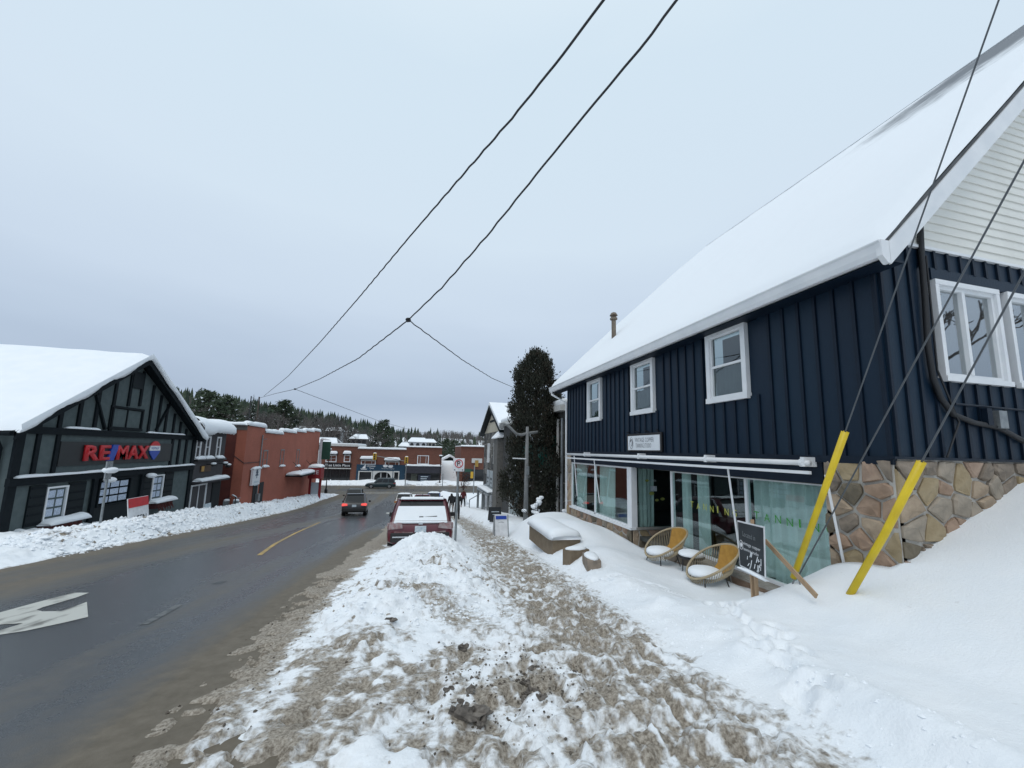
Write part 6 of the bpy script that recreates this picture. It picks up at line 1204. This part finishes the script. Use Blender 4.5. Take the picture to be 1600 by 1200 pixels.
# ------------------------------------------------------------------ people
def person(label, loc, rz, h, jacket, pants, hair, stride=.2, bag=None, hood=False):
    t = thing('person', label, 'person', loc, rz); s = h/1.75
    J = {'pel': (0, 0, .95), 'wst': (0, .0, 1.10), 'chs': (0, .02, 1.35), 'nek': (0, .03, 1.50), 'hed': (0, .05, 1.60), 'top': (0, .05, 1.72), 'hl': (-.10, 0, .90), 'hr': (.10, 0, .90), 'kl': (-.11, stride*.55, .50), 'kr': (.11, -stride*.25, .50), 'al': (-.11, stride*.8, .09), 'ar': (.11, -stride*1.1, .12), 'tl': (-.12, stride*.8+.17, .04), 'tr': (.12, -stride*1.1+.15, .05), 'sl': (-.19, .02, 1.42), 'sr': (.19, .02, 1.42), 'el': (-.27, -.06, 1.16), 'er': (.27, .0, 1.16), 'wl': (-.26, .06, .93), 'wr': (.26, .14, .95), 'fl': (-.26, .09, .85), 'fr': (.26, .18, .87)}
    R = {'pel': .17, 'wst': .165, 'chs': .19, 'nek': .065, 'hed': .10, 'top': .075, 'hl': .10, 'hr': .10, 'kl': .075, 'kr': .075, 'al': .055, 'ar': .055, 'tl': .045, 'tr': .045, 'sl': .085, 'sr': .085, 'el': .065, 'er': .065, 'wl': .045, 'wr': .045, 'fl': .03, 'fr': .03}
    E = [('pel', 'wst'), ('wst', 'chs'), ('chs', 'nek'), ('nek', 'hed'), ('hed', 'top'), ('pel', 'hl'), ('hl', 'kl'), ('kl', 'al'), ('al', 'tl'), ('pel', 'hr'), ('hr', 'kr'), ('kr', 'ar'), ('ar', 'tr'), ('chs', 'sl'), ('sl', 'el'), ('el', 'wl'), ('wl', 'fl'), ('chs', 'sr'), ('sr', 'er'), ('er', 'wr'), ('wr', 'fr')]
    ks = list(J); me = bpy.data.meshes.new('body'); me.from_pydata([tuple(q*s for q in J[k]) for k in ks], [(ks.index(a), ks.index(b)) for a, b in E], [])
    o = bpy.data.objects.new('body', me); COL.objects.link(o); sk = o.modifiers.new('skin', 'SKIN'); sk.use_smooth_shade = True; sub = o.modifiers.new('sub', 'SUBSURF'); sub.levels = 2; sub.render_levels = 2
    for i, k in enumerate(ks): me.skin_vertices[0].data[i].radius = (R[k]*s, R[k]*s*(.72 if k in ('pel', 'wst', 'chs') else 1)); me.skin_vertices[0].data[i].use_root = (k == 'pel')
    bpy.context.view_layer.update(); m2 = bpy.data.meshes.new_from_object(o.evaluated_get(bpy.context.evaluated_depsgraph_get())); COL.objects.unlink(o); bpy.data.objects.remove(o)
    m2.name = 'body'; m2.materials.clear()
    for m in (jacket, pants, mat('skin', (.42, .26, .19), .6), hair, M_RUBBER): m2.materials.append(m)
    idx = []
    for p in m2.polygons:
        z = p.center.z/s; x = abs(p.center.x)/s; y = p.center.y/s
        idx.append(4 if z < .12 else (2 if z > 1.50 and z < 1.66 and y > .08 and not hood else (3 if z > 1.53 else (2 if x > .2 and z < .92 else (1 if z < .93 and x < .22 else 0)))))
    m2.polygons.foreach_set('material_index', idx); ob = bpy.data.objects.new('body', m2); COL.objects.link(ob); ob.parent = t
    f = MB(); 
    for sx in (-1, 1): f.blob((sx*.035*s, .145*s, 1.615*s), (.010, .006, .008), 1, 0, 6, 4)
    f.build('eyes', M_BLACK, t, local=True); MB().prism([(-.012*s, .14*s, 1.57*s), (.012*s, .14*s, 1.57*s), (0, .14*s, 1.615*s)], (0, .028*s, -.006)).build('nose', mat('skin', (.42, .26, .19), .6), t, local=True)
    for sx in (-1, 1):
        h_ = MB(); bx, by, bz = sx*.26*s, (.09 if sx < 0 else .18)*s, (.85 if sx < 0 else .87)*s
        for q in range(4): h_.tube([(bx+sx*.0, by-.03+.02*q, bz+.02), (bx-sx*.005, by-.025+.02*q, bz-.035), (bx-sx*.02, by-.02+.02*q, bz-.06-.006*(q in (1, 2)))], [.009, .008, .006], 5)
        h_.tube([(bx, by+.035, bz+.04), (bx-sx*.01, by+.06, bz+.0)], [.010, .008], 5); h_.build('fingers', mat('skin', (.42, .26, .19), .6), t, local=True)
    if bag: MB().box((-.16*s, -.30*s, 1.02*s), (.16*s, -.13*s, 1.42*s)).build('backpack', bag, t, local=True, bevel=.05)
    return t
def people():
    hr = mat('dark_hair', (.02, .015, .012), .7); blk = mat('black_coat', (.012, .013, .016), .8)
    def foot(px, py, dz): p = gnd(px, py, dz); return (p[0], p[1], max(p[2]-.05, rh(p[0], p[1])-.02))
    person('pedestrian in black jacket and pale grey trousers on the snowy sidewalk', foot(704.5, 806, .0), math.radians(10), 1.72, blk, mat('grey_trousers', (.30, .29, .28), .8), hr, .15)
    person('pedestrian in dark red jacket walking on the snowy sidewalk', foot(723, 802, .0), math.radians(190), 1.60, mat('red_jacket', (.11, .014, .018), .8), mat('dark_jeans', (.02, .022, .028), .8), hr, .3)
    person('pedestrian all in black beside the no parking pole', foot(713.5, 813, .0), math.radians(180), 1.72, blk, mat('black_trousers', (.014, .014, .016), .8), hr, .18, hood=True)
    z = float(gz(81.5))+.12; c = atY(500, 752, 81.5); person('far pedestrian in dark clothes before the cafe', (c[0], 81.5, z), .5, 1.75, blk, mat('black_trousers', (.014, .014, .016), .8), hr, .15)
people()

# ------------------------------------------------------------------ street furniture
def street_things():
    # no parking sign in the curb pile
    x, y = 1.20, 10.6; zt = atY(717, 716, y)[2]; zb = rh(x, y); x = atY(716, 740, y)[0]; xb = atY(711, 850, y)[0]
    t = thing('no_parking_sign', 'square no parking sign on galvanised post in the snow pile', 'sign', (xb, y, zb-.2))
    MB().tube([(xb, y, zb-.3), (x, y, zt)], .032, 8).build('post', M_STEEL, t); w = .15
    MB().box((x-w, y-.05, zt-.345), (x+w, y-.042, zt+.0)).build('plate', M_WSIGN, t, bevel=.004); zc = zt-.14
    BLK = M_BLACK; text('letter', 'P', (x-.045, y-.051, zc-.065), UX, UZ, .085, .13, BLK, t, depth=.002, off=.012)
    T = np.linspace(0, 2*math.pi, 25); MB().tube([(x+.10*math.cos(a), y-.056, zc+.10*math.sin(a)) for a in T], .012, 5, False).bar((x-.072, y-.058, zc+.072), (x+.072, y-.058, zc-.072), .004, .022, up=(0, 1, 0)).build('prohibition_ring', M_RED, t)
    MB().prism([(x-.13, y-.052, zt-.305), (x-.09, y-.052, zt-.285), (x-.09, y-.052, zt-.325)], (0, -.003, 0)).prism([(x+.13, y-.052, zt-.305), (x+.09, y-.052, zt-.285), (x+.09, y-.052, zt-.325)], (0, -.003, 0)).build('arrow_mark', BLK, t)
    # concrete lamp post with curved arm
    b = np.array([4.95, 16.6]); zb = rh(*b); top = atY(824, 671, 16.6); x, y = top[0], 16.6; zt = top[2]
    t = thing('lamp_post', 'grey concrete street lamp with curved arm before the cedar', 'lamp post', (x, y, zb-.2)); MB().tube([(x, y, zb-.3), (x, y, zt+.12)], [.115, .065], 12).build('post', M_GREYC, t, smooth=True)
    A = [atY(px, py, y-.0) for px, py in ((840, 675), (824, 677), (815, 679.5), (807, 678), (800, 671), (793, 664.5), (787, 662), (784, 664))]; MB().tube(A, .06, 8).build('arm', M_GREYC, t, smooth=True); e = A[-1]; MB().lathe((e[0], e[1], e[2]-.18), [(.04, 0), (.11, .04), (.11, .14), (.06, .26)], 10).build('luminaire', M_GREYC, t)
    q = [atY(px, py, y-.05) for px, py in ((801, 716), (822, 717))]; MB().tube(q, .028, 6).build('banner_bar', M_WHITE, t); q = atY(824, 735, y-.12); MB().box((q[0]-.06, y-.20, q[2]-.18), (q[0]+.06, y-.08, q[2]+.18)).build('control_box', M_STEEL, t)
    # black heritage lamps
    for (px, py, pt, Y, lb) in ((461, 778, 694, 56.5, 'black heritage street lamp before the orange brick block'), (512, 768, 699, 66.5, 'black heritage street lamp at the corner by the cafe'), (686, 757, 710, 80.6, 'slim black street lamp before the corner store')):
        p = atY(px, py, Y); top = atY(px+(8 if px < 500 else 3), pt, Y); x = top[0]; t = thing('heritage_lamp', lb, 'street lamp', (x, Y, float(gz(Y))), group='black heritage street lamps'); z0 = float(gz(Y)); zt = top[2]
        MB().lathe((x, Y, z0), [(.22, 0), (.22, .5), (.12, .7), (.08, 1.2), (.06, zt-z0-.9)], 8).build('post', M_BLACK, t); MB().lathe((x, Y, zt-.9), [(.06, 0), (.20, .15), (.28, .55), (.10, .75)], 8).build('lantern', M_BLACK, t); MB().blob((x, Y, zt-.25), (.34, .34, .16), 3, .1).build('snow_cap', M_SNOWF, t, smooth=True)
    # traffic signals: pole, mast arm, yellow heads
    Y = 79.6; p = atY(633, 757, Y); zt = atY(635, 714, Y)[2]; x = p[0]; t = thing('traffic_signal', 'traffic signal pole with mast arm and two yellow heads', 'traffic light', (x, Y, float(gz(Y)))); M_SIGY = mat('signal_yellow', (.60, .36, .03), .5)
    MB().tube([(x, Y, gz(Y)), (x, Y, zt)], .09, 8).build('pole', M_STEEL, t); a = atY(586, 712, Y); MB().tube([(x, Y, atY(634, 721, Y)[2]), (a[0], Y, a[2])], .07, 6).build('mast_arm', M_STEEL, t)
    for px, py in ((585.5, 713.5), (635, 719)):
        c = atY(px, py, Y-.3); hd = MB().box((c[0]-.33, c[1]-.2, c[2]-.62), (c[0]+.33, c[1]+.2, c[2]+.62)).build('signal_head', M_SIGY, t, bevel=.04); 
        for k in range(3): MB().tube([(c[0], c[1]-.2, c[2]+.38-.38*k), (c[0], c[1]-.30, c[2]+.38-.38*k)], .14, 10).build('lens', M_BLACK, hd)
        snow_strip(hd, (c[0]-.3, c[1], c[2]+.62), (c[0]+.3, c[1], c[2]+.62), .3, .15, 2)
    Y = 62; p = atY(739, 790, Y); t = thing('side_signal', 'slim signal pole with small sign by the far right corner', 'traffic light', (p[0], Y, float(gz(Y)))); zt = atY(739, 727, Y)[2]; MB().tube([(p[0], Y, gz(Y)), (p[0], Y, zt)], .08, 7).build('pole', M_STEEL, t); c = atY(737, 742, Y); MB().box((c[0]-.2, Y-.3, c[2]-.5), (c[0]+.2, Y-.1, c[2]+.5)).build('signal_head', M_SIGY, t); c = atY(733, 735, Y); MB().box((c[0]-.7, Y-.06, c[2]-.25), (c[0]+.4, Y-.02, c[2]+.25)).build('street_plate', mat('sign_green', (.012, .07, .045), .5), t)
    p = atY(691, 765, 79); t = thing('flag_post', 'thin grey post standing before the snow ramp', 'post', (p[0], 79, float(gz(79)))); MB().tube([(p[0], 79, gz(79)), (p[0], 79, atY(692, 740, 79)[2])], .07, 6).build('shaft', M_STEEL, t)
    p = atY(724, 760, 70); rnd = random.Random(3); t = thing('rusty_shrub', 'shrub keeping rusty brown leaves at the far corner', 'shrub', (p[0], 70, float(gz(70)))); mb = MB(); st = MB()
    for k in range(12): st.tube([(p[0], 70, gz(70)), (p[0]+rnd.gauss(0, .5), 70+rnd.gauss(0, .5), gz(70)+rnd.uniform(1.5, 3.4))], [.03, .01], 3)
    for k in range(700): c = Vector((p[0]+rnd.gauss(0, .55), 70+rnd.gauss(0, .5), gz(70)+rnd.uniform(.5, 3.6))); u = Vector((rnd.uniform(-1, 1), rnd.uniform(-1, 1), rnd.uniform(-1, 1)))*.16; mb.add([c, c+u, c+u.cross(Vector((.3, .5, .8)))], [(0, 1, 2)])
    st.build('stems', M_BARK, t); mb.build('leaves', mat('rust_leaves', (.17, .055, .028), .9, (.12, .04, .02), 3), t)
    # A-frame boards, railing
    for (px, py, Y, wd_, ht, top, lb) in ((782, 826, 14.9, .52, .52, 'b', 'white A-frame board with blue header in the sidewalk snow'), (773, 806, 19.5, .60, .42, 'd', 'dark low A-frame board beyond the blue headed one')):
        p = atY(px, py, Y); x = p[0]; z = p[2]; t = thing('a_frame_board', lb, 'sign', (x, Y, z)); m = M_WSIGN if top == 'b' else mat('chalkboard', (.02, .024, .028), .7)
        for s in (-1, 1): MB().prism([(x-wd_/2, Y+s*.22, z-.25), (x+wd_/2, Y+s*.22, z-.25), (x+wd_/2, Y+s*.02, z+ht), (x-wd_/2, Y+s*.02, z+ht)], (0, .02*s, 0)).build('panel', m, t)
        if top == 'b':
            MB().prism([(x-.21, Y-.085, z+.36), (x+.21, Y-.085, z+.36), (x+.21, Y-.045, z+.48), (x-.21, Y-.045, z+.48)], (0, -.012, 0)).build('blue_header', M_BLUE, t); T = np.linspace(.5, 2.64, 9); MB().tube([(x+.22*math.cos(a), Y-.10-.0*a, z+.08+.18*math.sin(a)) for a in T], .018, 4).build('arch_mark', M_STEEL, t)
            for s in (-1, 1): MB().bar((x+s*wd_/2, Y-.23, z-.25), (x+s*wd_/2, Y-.03, z+ht), .035).build('frame_leg', M_STEEL, t)
        else: MB().box((x-.2, Y-.16, z+.20), (x+.18, Y-.15, z+.24)).box((x-.15, Y-.18, z+.08), (x+.2, Y-.17, z+.11)).build('chalk_text', M_PLATE, t)
    Y = 33.5; p = atY(733, 797, Y); q = atY(757, 782, Y+3); t = thing('steel_railing', 'low steel handrail by the stone gable shop porch', 'railing', p)
    MB().tube([p-np.array([0, 0, .5]), p+np.array([0, 0, .85])], .04, 6).build('post', M_STEEL, t); MB().tube([q-np.array([0, 0, .9]), q+np.array([0, 0, .85])], .04, 6).build('post', M_STEEL, t); MB().tube([p+np.array([0, 0, .85]), q+np.array([0, 0, .85])], .035, 6).build('rail', M_STEEL, t)
    # concrete planter with snow, low shrub behind it
    c = gnd(843, 848, .25); x, y = 3.72, 11.35; z = rh(x, y); z = atX(838, 842, 3.6)[2]
    t = thing('concrete_planter', 'tan concrete planter box heaped with snow beside the sidewalk', 'planter', (4.2, 11.3, z-.4)); P = [Vector(atX(px, py, X)) for px, py, X in ((818, 845, 3.55), (845, 858, 3.50), (857, 846, 3.5), (864, 840, 3.50), (827, 818, 3.55))]
    pa, pb = P[4], P[3]; hgt = .50; pb.z = pa.z = (pa.z+pb.z)/2
    MB().prism([pa, pb, pb+Vector((.75, 0, 0)), pa+Vector((.75, 0, 0))], (0, 0, -hgt)).build('wall', M_TAN, t, bevel=.02)
    snow_strip(t, pa+Vector((.36, .06, -.01)), pb+Vector((.36, -.06, -.01)), .86, .22, 5, wob=.12, drop=.03)
    rnd = random.Random(9); bb = np.array([4.9, 15.6, rh(4.9, 15.6)]); t = thing('snowy_shrub', 'small bare shrub weighed down with snow behind the planter', 'shrub', bb); st = MB(); sn = MB()
    for k in range(26):
        e = bb+np.array([rnd.gauss(0, .35), rnd.gauss(0, .3), rnd.uniform(.3, .95)]); st.tube([bb, e], [.012, .005], 3); 
        if k % 2: MB().blob(e, (.12, .12, .07), k, .2, 7, 5).build('snow_cap', M_SNOWF, t, smooth=True)
    st.build('stems', M_BARK, t)
    # snow dusted masonry blocks by the terrace
    for (px, py, X, sz, rot, lb) in ((900, 868, 4.25, (.50, .30, .24), .2, 'tan masonry block poking out of the snow by the terrace'), (924, 878, 4.25, (.26, .62, .16), -.25, 'long snow topped kerb block beside the tan masonry block')):
        p = on_snow(px, py+4); p[2] += .08; t = thing('masonry_block', lb, 'block', p, rot); sx, sy, sz_ = sz; MB().box((-sx/2, -sy/2, -.3), (sx/2, sy/2, sz_/2)).build('block', M_TAN if px < 910 else M_STONES[1], t, local=True, bevel=.02)
        g = MB().blob((0, 0, sz_/2), (sx*.5, sy*.5, .05), 3, .08, 12, 6); g.build('snow_cap', M_SNOWF, t, smooth=True, local=True)
    # dirty ice clods on the sidewalk
    rnd = random.Random(31); DI = mat('dark_clod', (.07, .06, .052), .9, (.20, .175, .15), 16, .6, 40)
    for i, (px, py, s) in enumerate(((740, 1121, .085), (713, 1121, .055), (727, 1098, .05), (735, 1085, .045), (742, 1058, .05), (724, 1017, .05), (831, 1072, .07), (838, 1047, .055), (828, 1090, .06), (845, 1100, .04), (757, 1110, .04), (700, 1085, .035), (752, 1128, .05), (610, 990, .05), (706, 1050, .03), (822, 1062, .035))):
        p = gnd(px, py, .03); z = rh(p[0], p[1]); s *= .72; o = MB().blob((0, 0, 0), (s*1.2, s, s*.75), i+3, .95, 10, 7).build('ice_clod', DI); o.location = (p[0], p[1], z+s*.05); tag(o, 'dark gritty ice clod lying on the trampled sidewalk snow', 'ice clod', 'ice clods on the sidewalk')
street_things()

# ------------------------------------------------------------------ shop terrace things
M_RATT = mat('ochre_rattan', (.42, .22, .03), .6, (.34, .17, .02), 12, .15); M_CORD = mat('tan_cord', (.42, .34, .22), .7)
def chair(label, loc, rz):
    t = thing('egg_chair', label, 'chair', loc, rz, 'woven chairs on the shop terrace')
    def rim(a):   # tilted egg rim, seat opening towards +y
        r = .40; x = r*1.02*math.cos(a); y = .44*math.sin(a); return Vector((x, y-.02, .62-.62*y*1.0+.02*math.cos(2*a)))
    C = Vector((0, .06, .34)); MB().tube([rim(a) for a in np.linspace(0, 2*math.pi, 41)], .021, 7, False).build('rim', M_CORD, t, local=True, smooth=True)
    hub = [Vector((.17*math.cos(a), .10+.17*math.sin(a), .36)) for a in np.linspace(0, 2*math.pi, 25)]; MB().tube(hub, .010, 5, False).build('seat_ring', M_CORD, t, local=True); cd_ = MB()
    for k in range(64):
        a = 2*math.pi*k/64; p = rim(a); q = Vector((.17*math.cos(a), .10+.17*math.sin(a), .36)); mid = (p+q)/2+Vector((math.cos(a)*.05, math.sin(a)*.05-.02, -.10)); cd_.tube([p, mid, q], .0055, 3, False)
    cd_.build('cord_weave', M_CORD, t, local=True)
    pan = MB(); vv = []; n = 10
    for i in range(n+1):
        a = math.pi*1.5+(-.62+1.24*i/n); p = rim(a); q = Vector((.17*math.cos(a), .10+.17*math.sin(a), .37)); m_ = (p+q)/2+Vector((math.cos(a)*.05, math.sin(a)*.05-.02, -.09))
        for s in range(5): f = s/4; vv.append(p.lerp(m_, f*2) if f < .5 else m_.lerp(q, f*2-1))
    pan.add([Vector(v)+Vector((0, .014, .008)) for v in vv], [(i*5+s, i*5+s+1, (i+1)*5+s+1, (i+1)*5+s) for i in range(n) for s in range(4)]).build('back_panel', M_RATT, t, local=True, smooth=True)
    for sx in (-1, 1):
        for sy in (-1, 1): MB().tube([(sx*.20, .08+sy*.20, .37), (sx*.30, .05+sy*.28, -.08)], .011, 5).build('leg', M_BLACK, t, local=True)
    MB().tube([(-.29, -.22, 0), (.29, -.22, 0), (.29, .32, 0), (-.29, .32, 0), (-.29, -.22, 0)], .010, 5).build('base_frame', M_BLACK, t, local=True)
    MB().blob((0, .14, .41), (.29, .29, .11), 5, .06, 14, 8, flat=-.4).build('snow_cushion', M_SNOWF, t, local=True, smooth=True); return t
def terrace():
    a = atX(1040, 878, 5.35); chair('ochre backed woven chair with snow seat by the stone return wall', (5.34, a[1]-.02, -2.46), math.radians(92)); b = atX(1112, 912, 5.3); chair('ochre backed woven chair with snow seat beside the yard sign', (5.30, b[1]-.02, -2.48), math.radians(84))
    c = atX(1085, 884, 5.45); z = -2.46; t = thing('side_table', 'small round black table topped with snow between the woven chairs', 'table', (5.42, c[1]+.05, z)); x, y = 5.42, c[1]+.05
    MB().lathe((x, y, z+.46), [(.24, 0), (.25, .015), (.25, .03), (.24, .035)], 20).build('table_top', M_BLACK, t)
    for k in range(3): an = 2.1*k; MB().tube([(x+.16*math.cos(an), y+.16*math.sin(an), z+.46), (x+.20*math.cos(an+.9), y+.20*math.sin(an+.9), z-.05)], .010, 5).build('leg', M_BLACK, t)
    MB().blob((x, y, z+.52), (.25, .25, .09), 2, .05, 14, 8, flat=-.2).build('snow_cap', M_SNOWF, t, smooth=True)
    # yard sign on wooden stakes
    X = 4.55; P = [Vector(atX(px, py, X)) for px, py in ((1152, 813), (1194, 823), (1196, 904), (1156, 884))]; n = Vector((-1, 0, 0)); zc = rh(X, 4.6)
    t = thing('yard_sign', 'black and white yard sign on two wooden stakes in the snow', 'sign', (X, 4.65, zc-.1))
    MB().prism([P[3], P[2], P[1], P[0]], (.012, 0, 0)).build('panel', M_WSIGN, t); cx = sum((p for p in P), Vector((0, 0, 0)))/4; Q = [cx+(p-cx)*.94+Vector((-.003, 0, 0)) for p in P]; MB().prism([Q[3], Q[2], Q[1], Q[0]], (-.003, 0, 0)).build('black_face', mat('sign_black', (.018, .022, .026), .4, (.03, .036, .042), 5), t)
    ux = (P[1]-P[0]).normalized(); o = P[3]+Vector((-.008, 0, 0)); wv = (P[2]-P[3]); W = wv.length; wv = wv.normalized(); up = (P[0]-P[3]).normalized(); H = (P[0]-P[3]).length
    for s, u0, v0, w_, h_ in (('Located in', .22, .70, .50, .11), ('vintage copper', .22, .50, .68, .085), ('tanning studio', .22, .38, .60, .085)): text('sign_text', s, o+wv*(W*u0)+up*(H*v0), wv, up, W*w_, H*h_, M_WSIGN if s[0] != 'L' else M_STEEL, t, depth=.002, off=.006 if s[0] != 'L' else 0)
    cc = o+wv*(W*.13)+up*(H*.49); MB().tube([cc+wv*(.028*math.cos(a))+up*(.062*math.sin(a)) for a in np.linspace(0, 6.283, 17)], .004, 4, False).blob(cc, (.006, .016, .035), 3, .3).build('emblem', M_WSIGN, t); sm = MB(); rnd = random.Random(5)
    for k in range(16): q = o+wv*(W*rnd.uniform(.35, .92))+up*(H*rnd.uniform(.03, .32)); sm.bar(q, q+up*rnd.uniform(.02, .10)+wv*rnd.uniform(.0, .03), .004, .008)
    sm.build('snow_smears', M_SNOWF, t); mid = (P[3]+P[2])/2
    for d in (-.035, .03): MB().bar((X+.03, mid.y+d, zc-.35), (X+.03, mid.y+d+.02, P[0].z+(.05 if d < 0 else -.15)), .022, .045).build('stake', M_WOOD, t)
    snow_strip(t, P[3]+Vector((0, .02, -.03)), P[2]+Vector((0, -.02, -.03)), .07, .04, 2)
    a, b = Vector(atX(1196, 845, 4.75)), Vector(atX(1276, 932, 4.60)); o = MB().bar(a, b, .02, .06).build('wood_lath', M_WOOD); base(o, b); tag(o, 'leaning wooden lath propping behind the yard sign', 'lath')
terrace()

# ------------------------------------------------------------------ guy wires, guards, utility pole, overhead cables
def wires():
    PX, PY = 5.2, -1.3
    pole = thing('utility_pole', 'wooden utility pole uphill holding the guy wires and street cables', 'utility pole', (PX, PY, float(gz(PY)))); zg = rh(PX, PY)
    MB().tube([(PX, PY, zg-.5), (PX, PY, 13.2)], [.19, .13], 10).build('shaft', M_BARK, pole); MB().bar((PX-1.1, PY, 12.6), (PX+1.1, PY, 12.6), .1, .12).build('crossarm', M_BARK, pole)
    def on(px0, px1, X, Y):
        n = np.cross(ray(*px0), ray(*px1)); return -(n[0]*X+n[1]*Y)/n[2]
    g = (((1243, 893), (1560, 0), 5.0, True, (1325, 676), 'guy wire with straight yellow guard beside the yard sign'), ((1252, 892), (1600, 250), 5.05, False, None, 'bare guy wire anchored at the foot of the straight yellow guard'), ((1330, 925), (1600, 425), 5.0, True, (1443, 723), 'guy wire with bent yellow guard before the stone pier'))
    for a, b, X, guard, e, lb in g:
        A = Vector(atX(a[0], a[1], X)); B = Vector((PX, PY, on(a, b, PX, PY))); A2 = A+(A-B).normalized()*.12
        t = thing('guy_wire', lb, 'guy wire', A2, group='guy wires of the utility pole'); MB().tube([A2, A, A.lerp(B, .5)+Vector((0, 0, -.01)), B], .0085, 6).build('strand', M_WIRE2, t)
        if guard:
            n_ = np.cross(ray(*e), np.cross(ray(*a), ray(*b))); best = min(range(400), key=lambda k: (lambda q: (q[0]-e[0])**2+(q[1]-e[1])**2)((lambda p: (lambda c: (CX+F*c[0]/c[2], CY+F*c[1]/c[2]))(CAMM @ np.array(p)))(A.lerp(B, k/900.0)))); E_ = A.lerp(B, best/900.0)
            s0 = A.lerp(E_, -.05); d = (E_-A).normalized(); sd = d.cross(Vector((0, 0, 1))).normalized(); M1 = A.lerp(E_, .5)+(Vector((0, 0, -.035)) if a[0] > 1300 else Vector((0, 0, 0))); u = sd.cross(d); pts = [s0, M1, E_]
            gm = MB(); vs = []; K = 10
            for j, p in enumerate(pts):
                for q in range(K+1): an = -2.75+5.5*q/K; vs.append(p+(sd*math.sin(an)+u*(-math.cos(an)))*(.034 if j == 2 else .031))
            gm.add(vs, [(j*(K+1)+q, j*(K+1)+q+1, (j+1)*(K+1)+q+1, (j+1)*(K+1)+q) for j in range(2) for q in range(K)]); o = gm.build('guard', M_YEL, t, smooth=True); so_ = o.modifiers.new('s', 'SOLIDIFY'); so_.thickness = .006
    a = thing('guy_anchor', 'rusty anchor rods where two guy wires meet the snow', 'anchor', Vector(atX(1247, 905, 5.0))); p = Vector(atX(1245, 896, 5.0)); MB().tube([p+Vector((0, 0, .02)), p+Vector((-.02, .10, -.28))], .012, 5).build('rod', M_STEEL, a); MB().tube([p, p+Vector((-.05, -.12, -.25))], .010, 5).build('rod', M_STEEL, a); MB().blob(p, (.03, .03, .045), 2, .2, 8, 6).build('clamp', M_STEEL, a)
    # street cables: in the vertical plane from the pole to a far pole
    f = atY(405, 622, 70.0); FXp, FYp = f[0], 70.0
    fp = thing('far_utility_pole', 'far utility pole beyond the orange brick block', 'utility pole', (FXp, FYp, float(gz(FYp)))); MB().tube([(FXp, FYp, gz(FYp)), (FXp, FYp, f[2]+.2)], [.16, .11], 8).build('shaft', M_BARK, fp)
    def onplane(px, py):
        d = ray(px, py); n = np.array([FYp-PY, -(FXp-PX), 0]); t = (n[0]*PX+n[1]*PY)/(n @ d); return d*t
    def cable(lb, P, r=.022, grp='overhead street cables', twist=True, nm='overhead_cable'):
        P = [Vector(p) for p in P]; Q = []
        for i in range(len(P)-1):
            L_ = (P[i+1]-P[i]).length; n = max(3, int(L_/.22))
            for k in range(n): Q.append(P[i].lerp(P[i+1], k/n))
        Q.append(P[-1])
        if twist: Q = [q+Vector((.006*math.sin(i*2.1), 0, .010*math.sin(i*1.9+.5))) for i, q in enumerate(Q)]
        o = MB().tube(Q, r, 5).build(nm, M_WIRE, smooth=True); base(o, P[-1]); tag(o, lb, 'cable', grp); return o
    def spline(px): 
        # densify the pixel polyline smoothly, then place on the plane
        xs = np.array(px, float); t = np.r_[0, np.cumsum(np.hypot(*np.diff(xs, axis=0).T))]; return xs
    w1 = [(943, 0), (880, 85), (800, 185), (720, 277), (640, 370), (560, 466), (500, 535), (450, 588), (412, 619)]
    w2 = [(1058, 0), (1000, 77), (930, 160), (850, 258), (760, 370), (690, 450), (638, 500), (560, 560), (500, 592), (461, 608), (430, 615), (405, 622)]
    def withnear(w):
        P = [Vector(onplane(*p)) for p in w]; n0 = P[0]+(P[0]-P[1])*((PX-P[0].x)/(P[0].x-P[1].x) if abs(P[0].x-P[1].x) > 1e-3 else 1); return [n0]+P
    cable('upper twisted black cable spanning the street without any branch', withnear(w1), .024); cable('lower twisted black cable with two branch clamps over the street', withnear(w2), .020)
    for (px, py), e, lb in (((638, 500), atX(806, 607, 7.0), 'branch cable dropping from the near clamp to the cedar'), ((461, 608), atY(705, 682, 84.0), 'branch cable dropping from the far clamp toward the brick building')):
        p = Vector(onplane(px, py)); e = Vector(e); s = .02*(e-p).length; cable(lb, [p, p.lerp(e, .3)-Vector((0, 0, s*.7)), p.lerp(e, .6)-Vector((0, 0, s*.8)), e], .018)
        o = MB().blob((0, 0, 0), (.07, .16, .07), 3, .3, 8, 6).build('cable_clamp', M_WIRE); o.location = p; tag(o, 'black splice clamp at the '+('near' if px > 500 else 'far')+' cable branch', 'clamp')
wires()
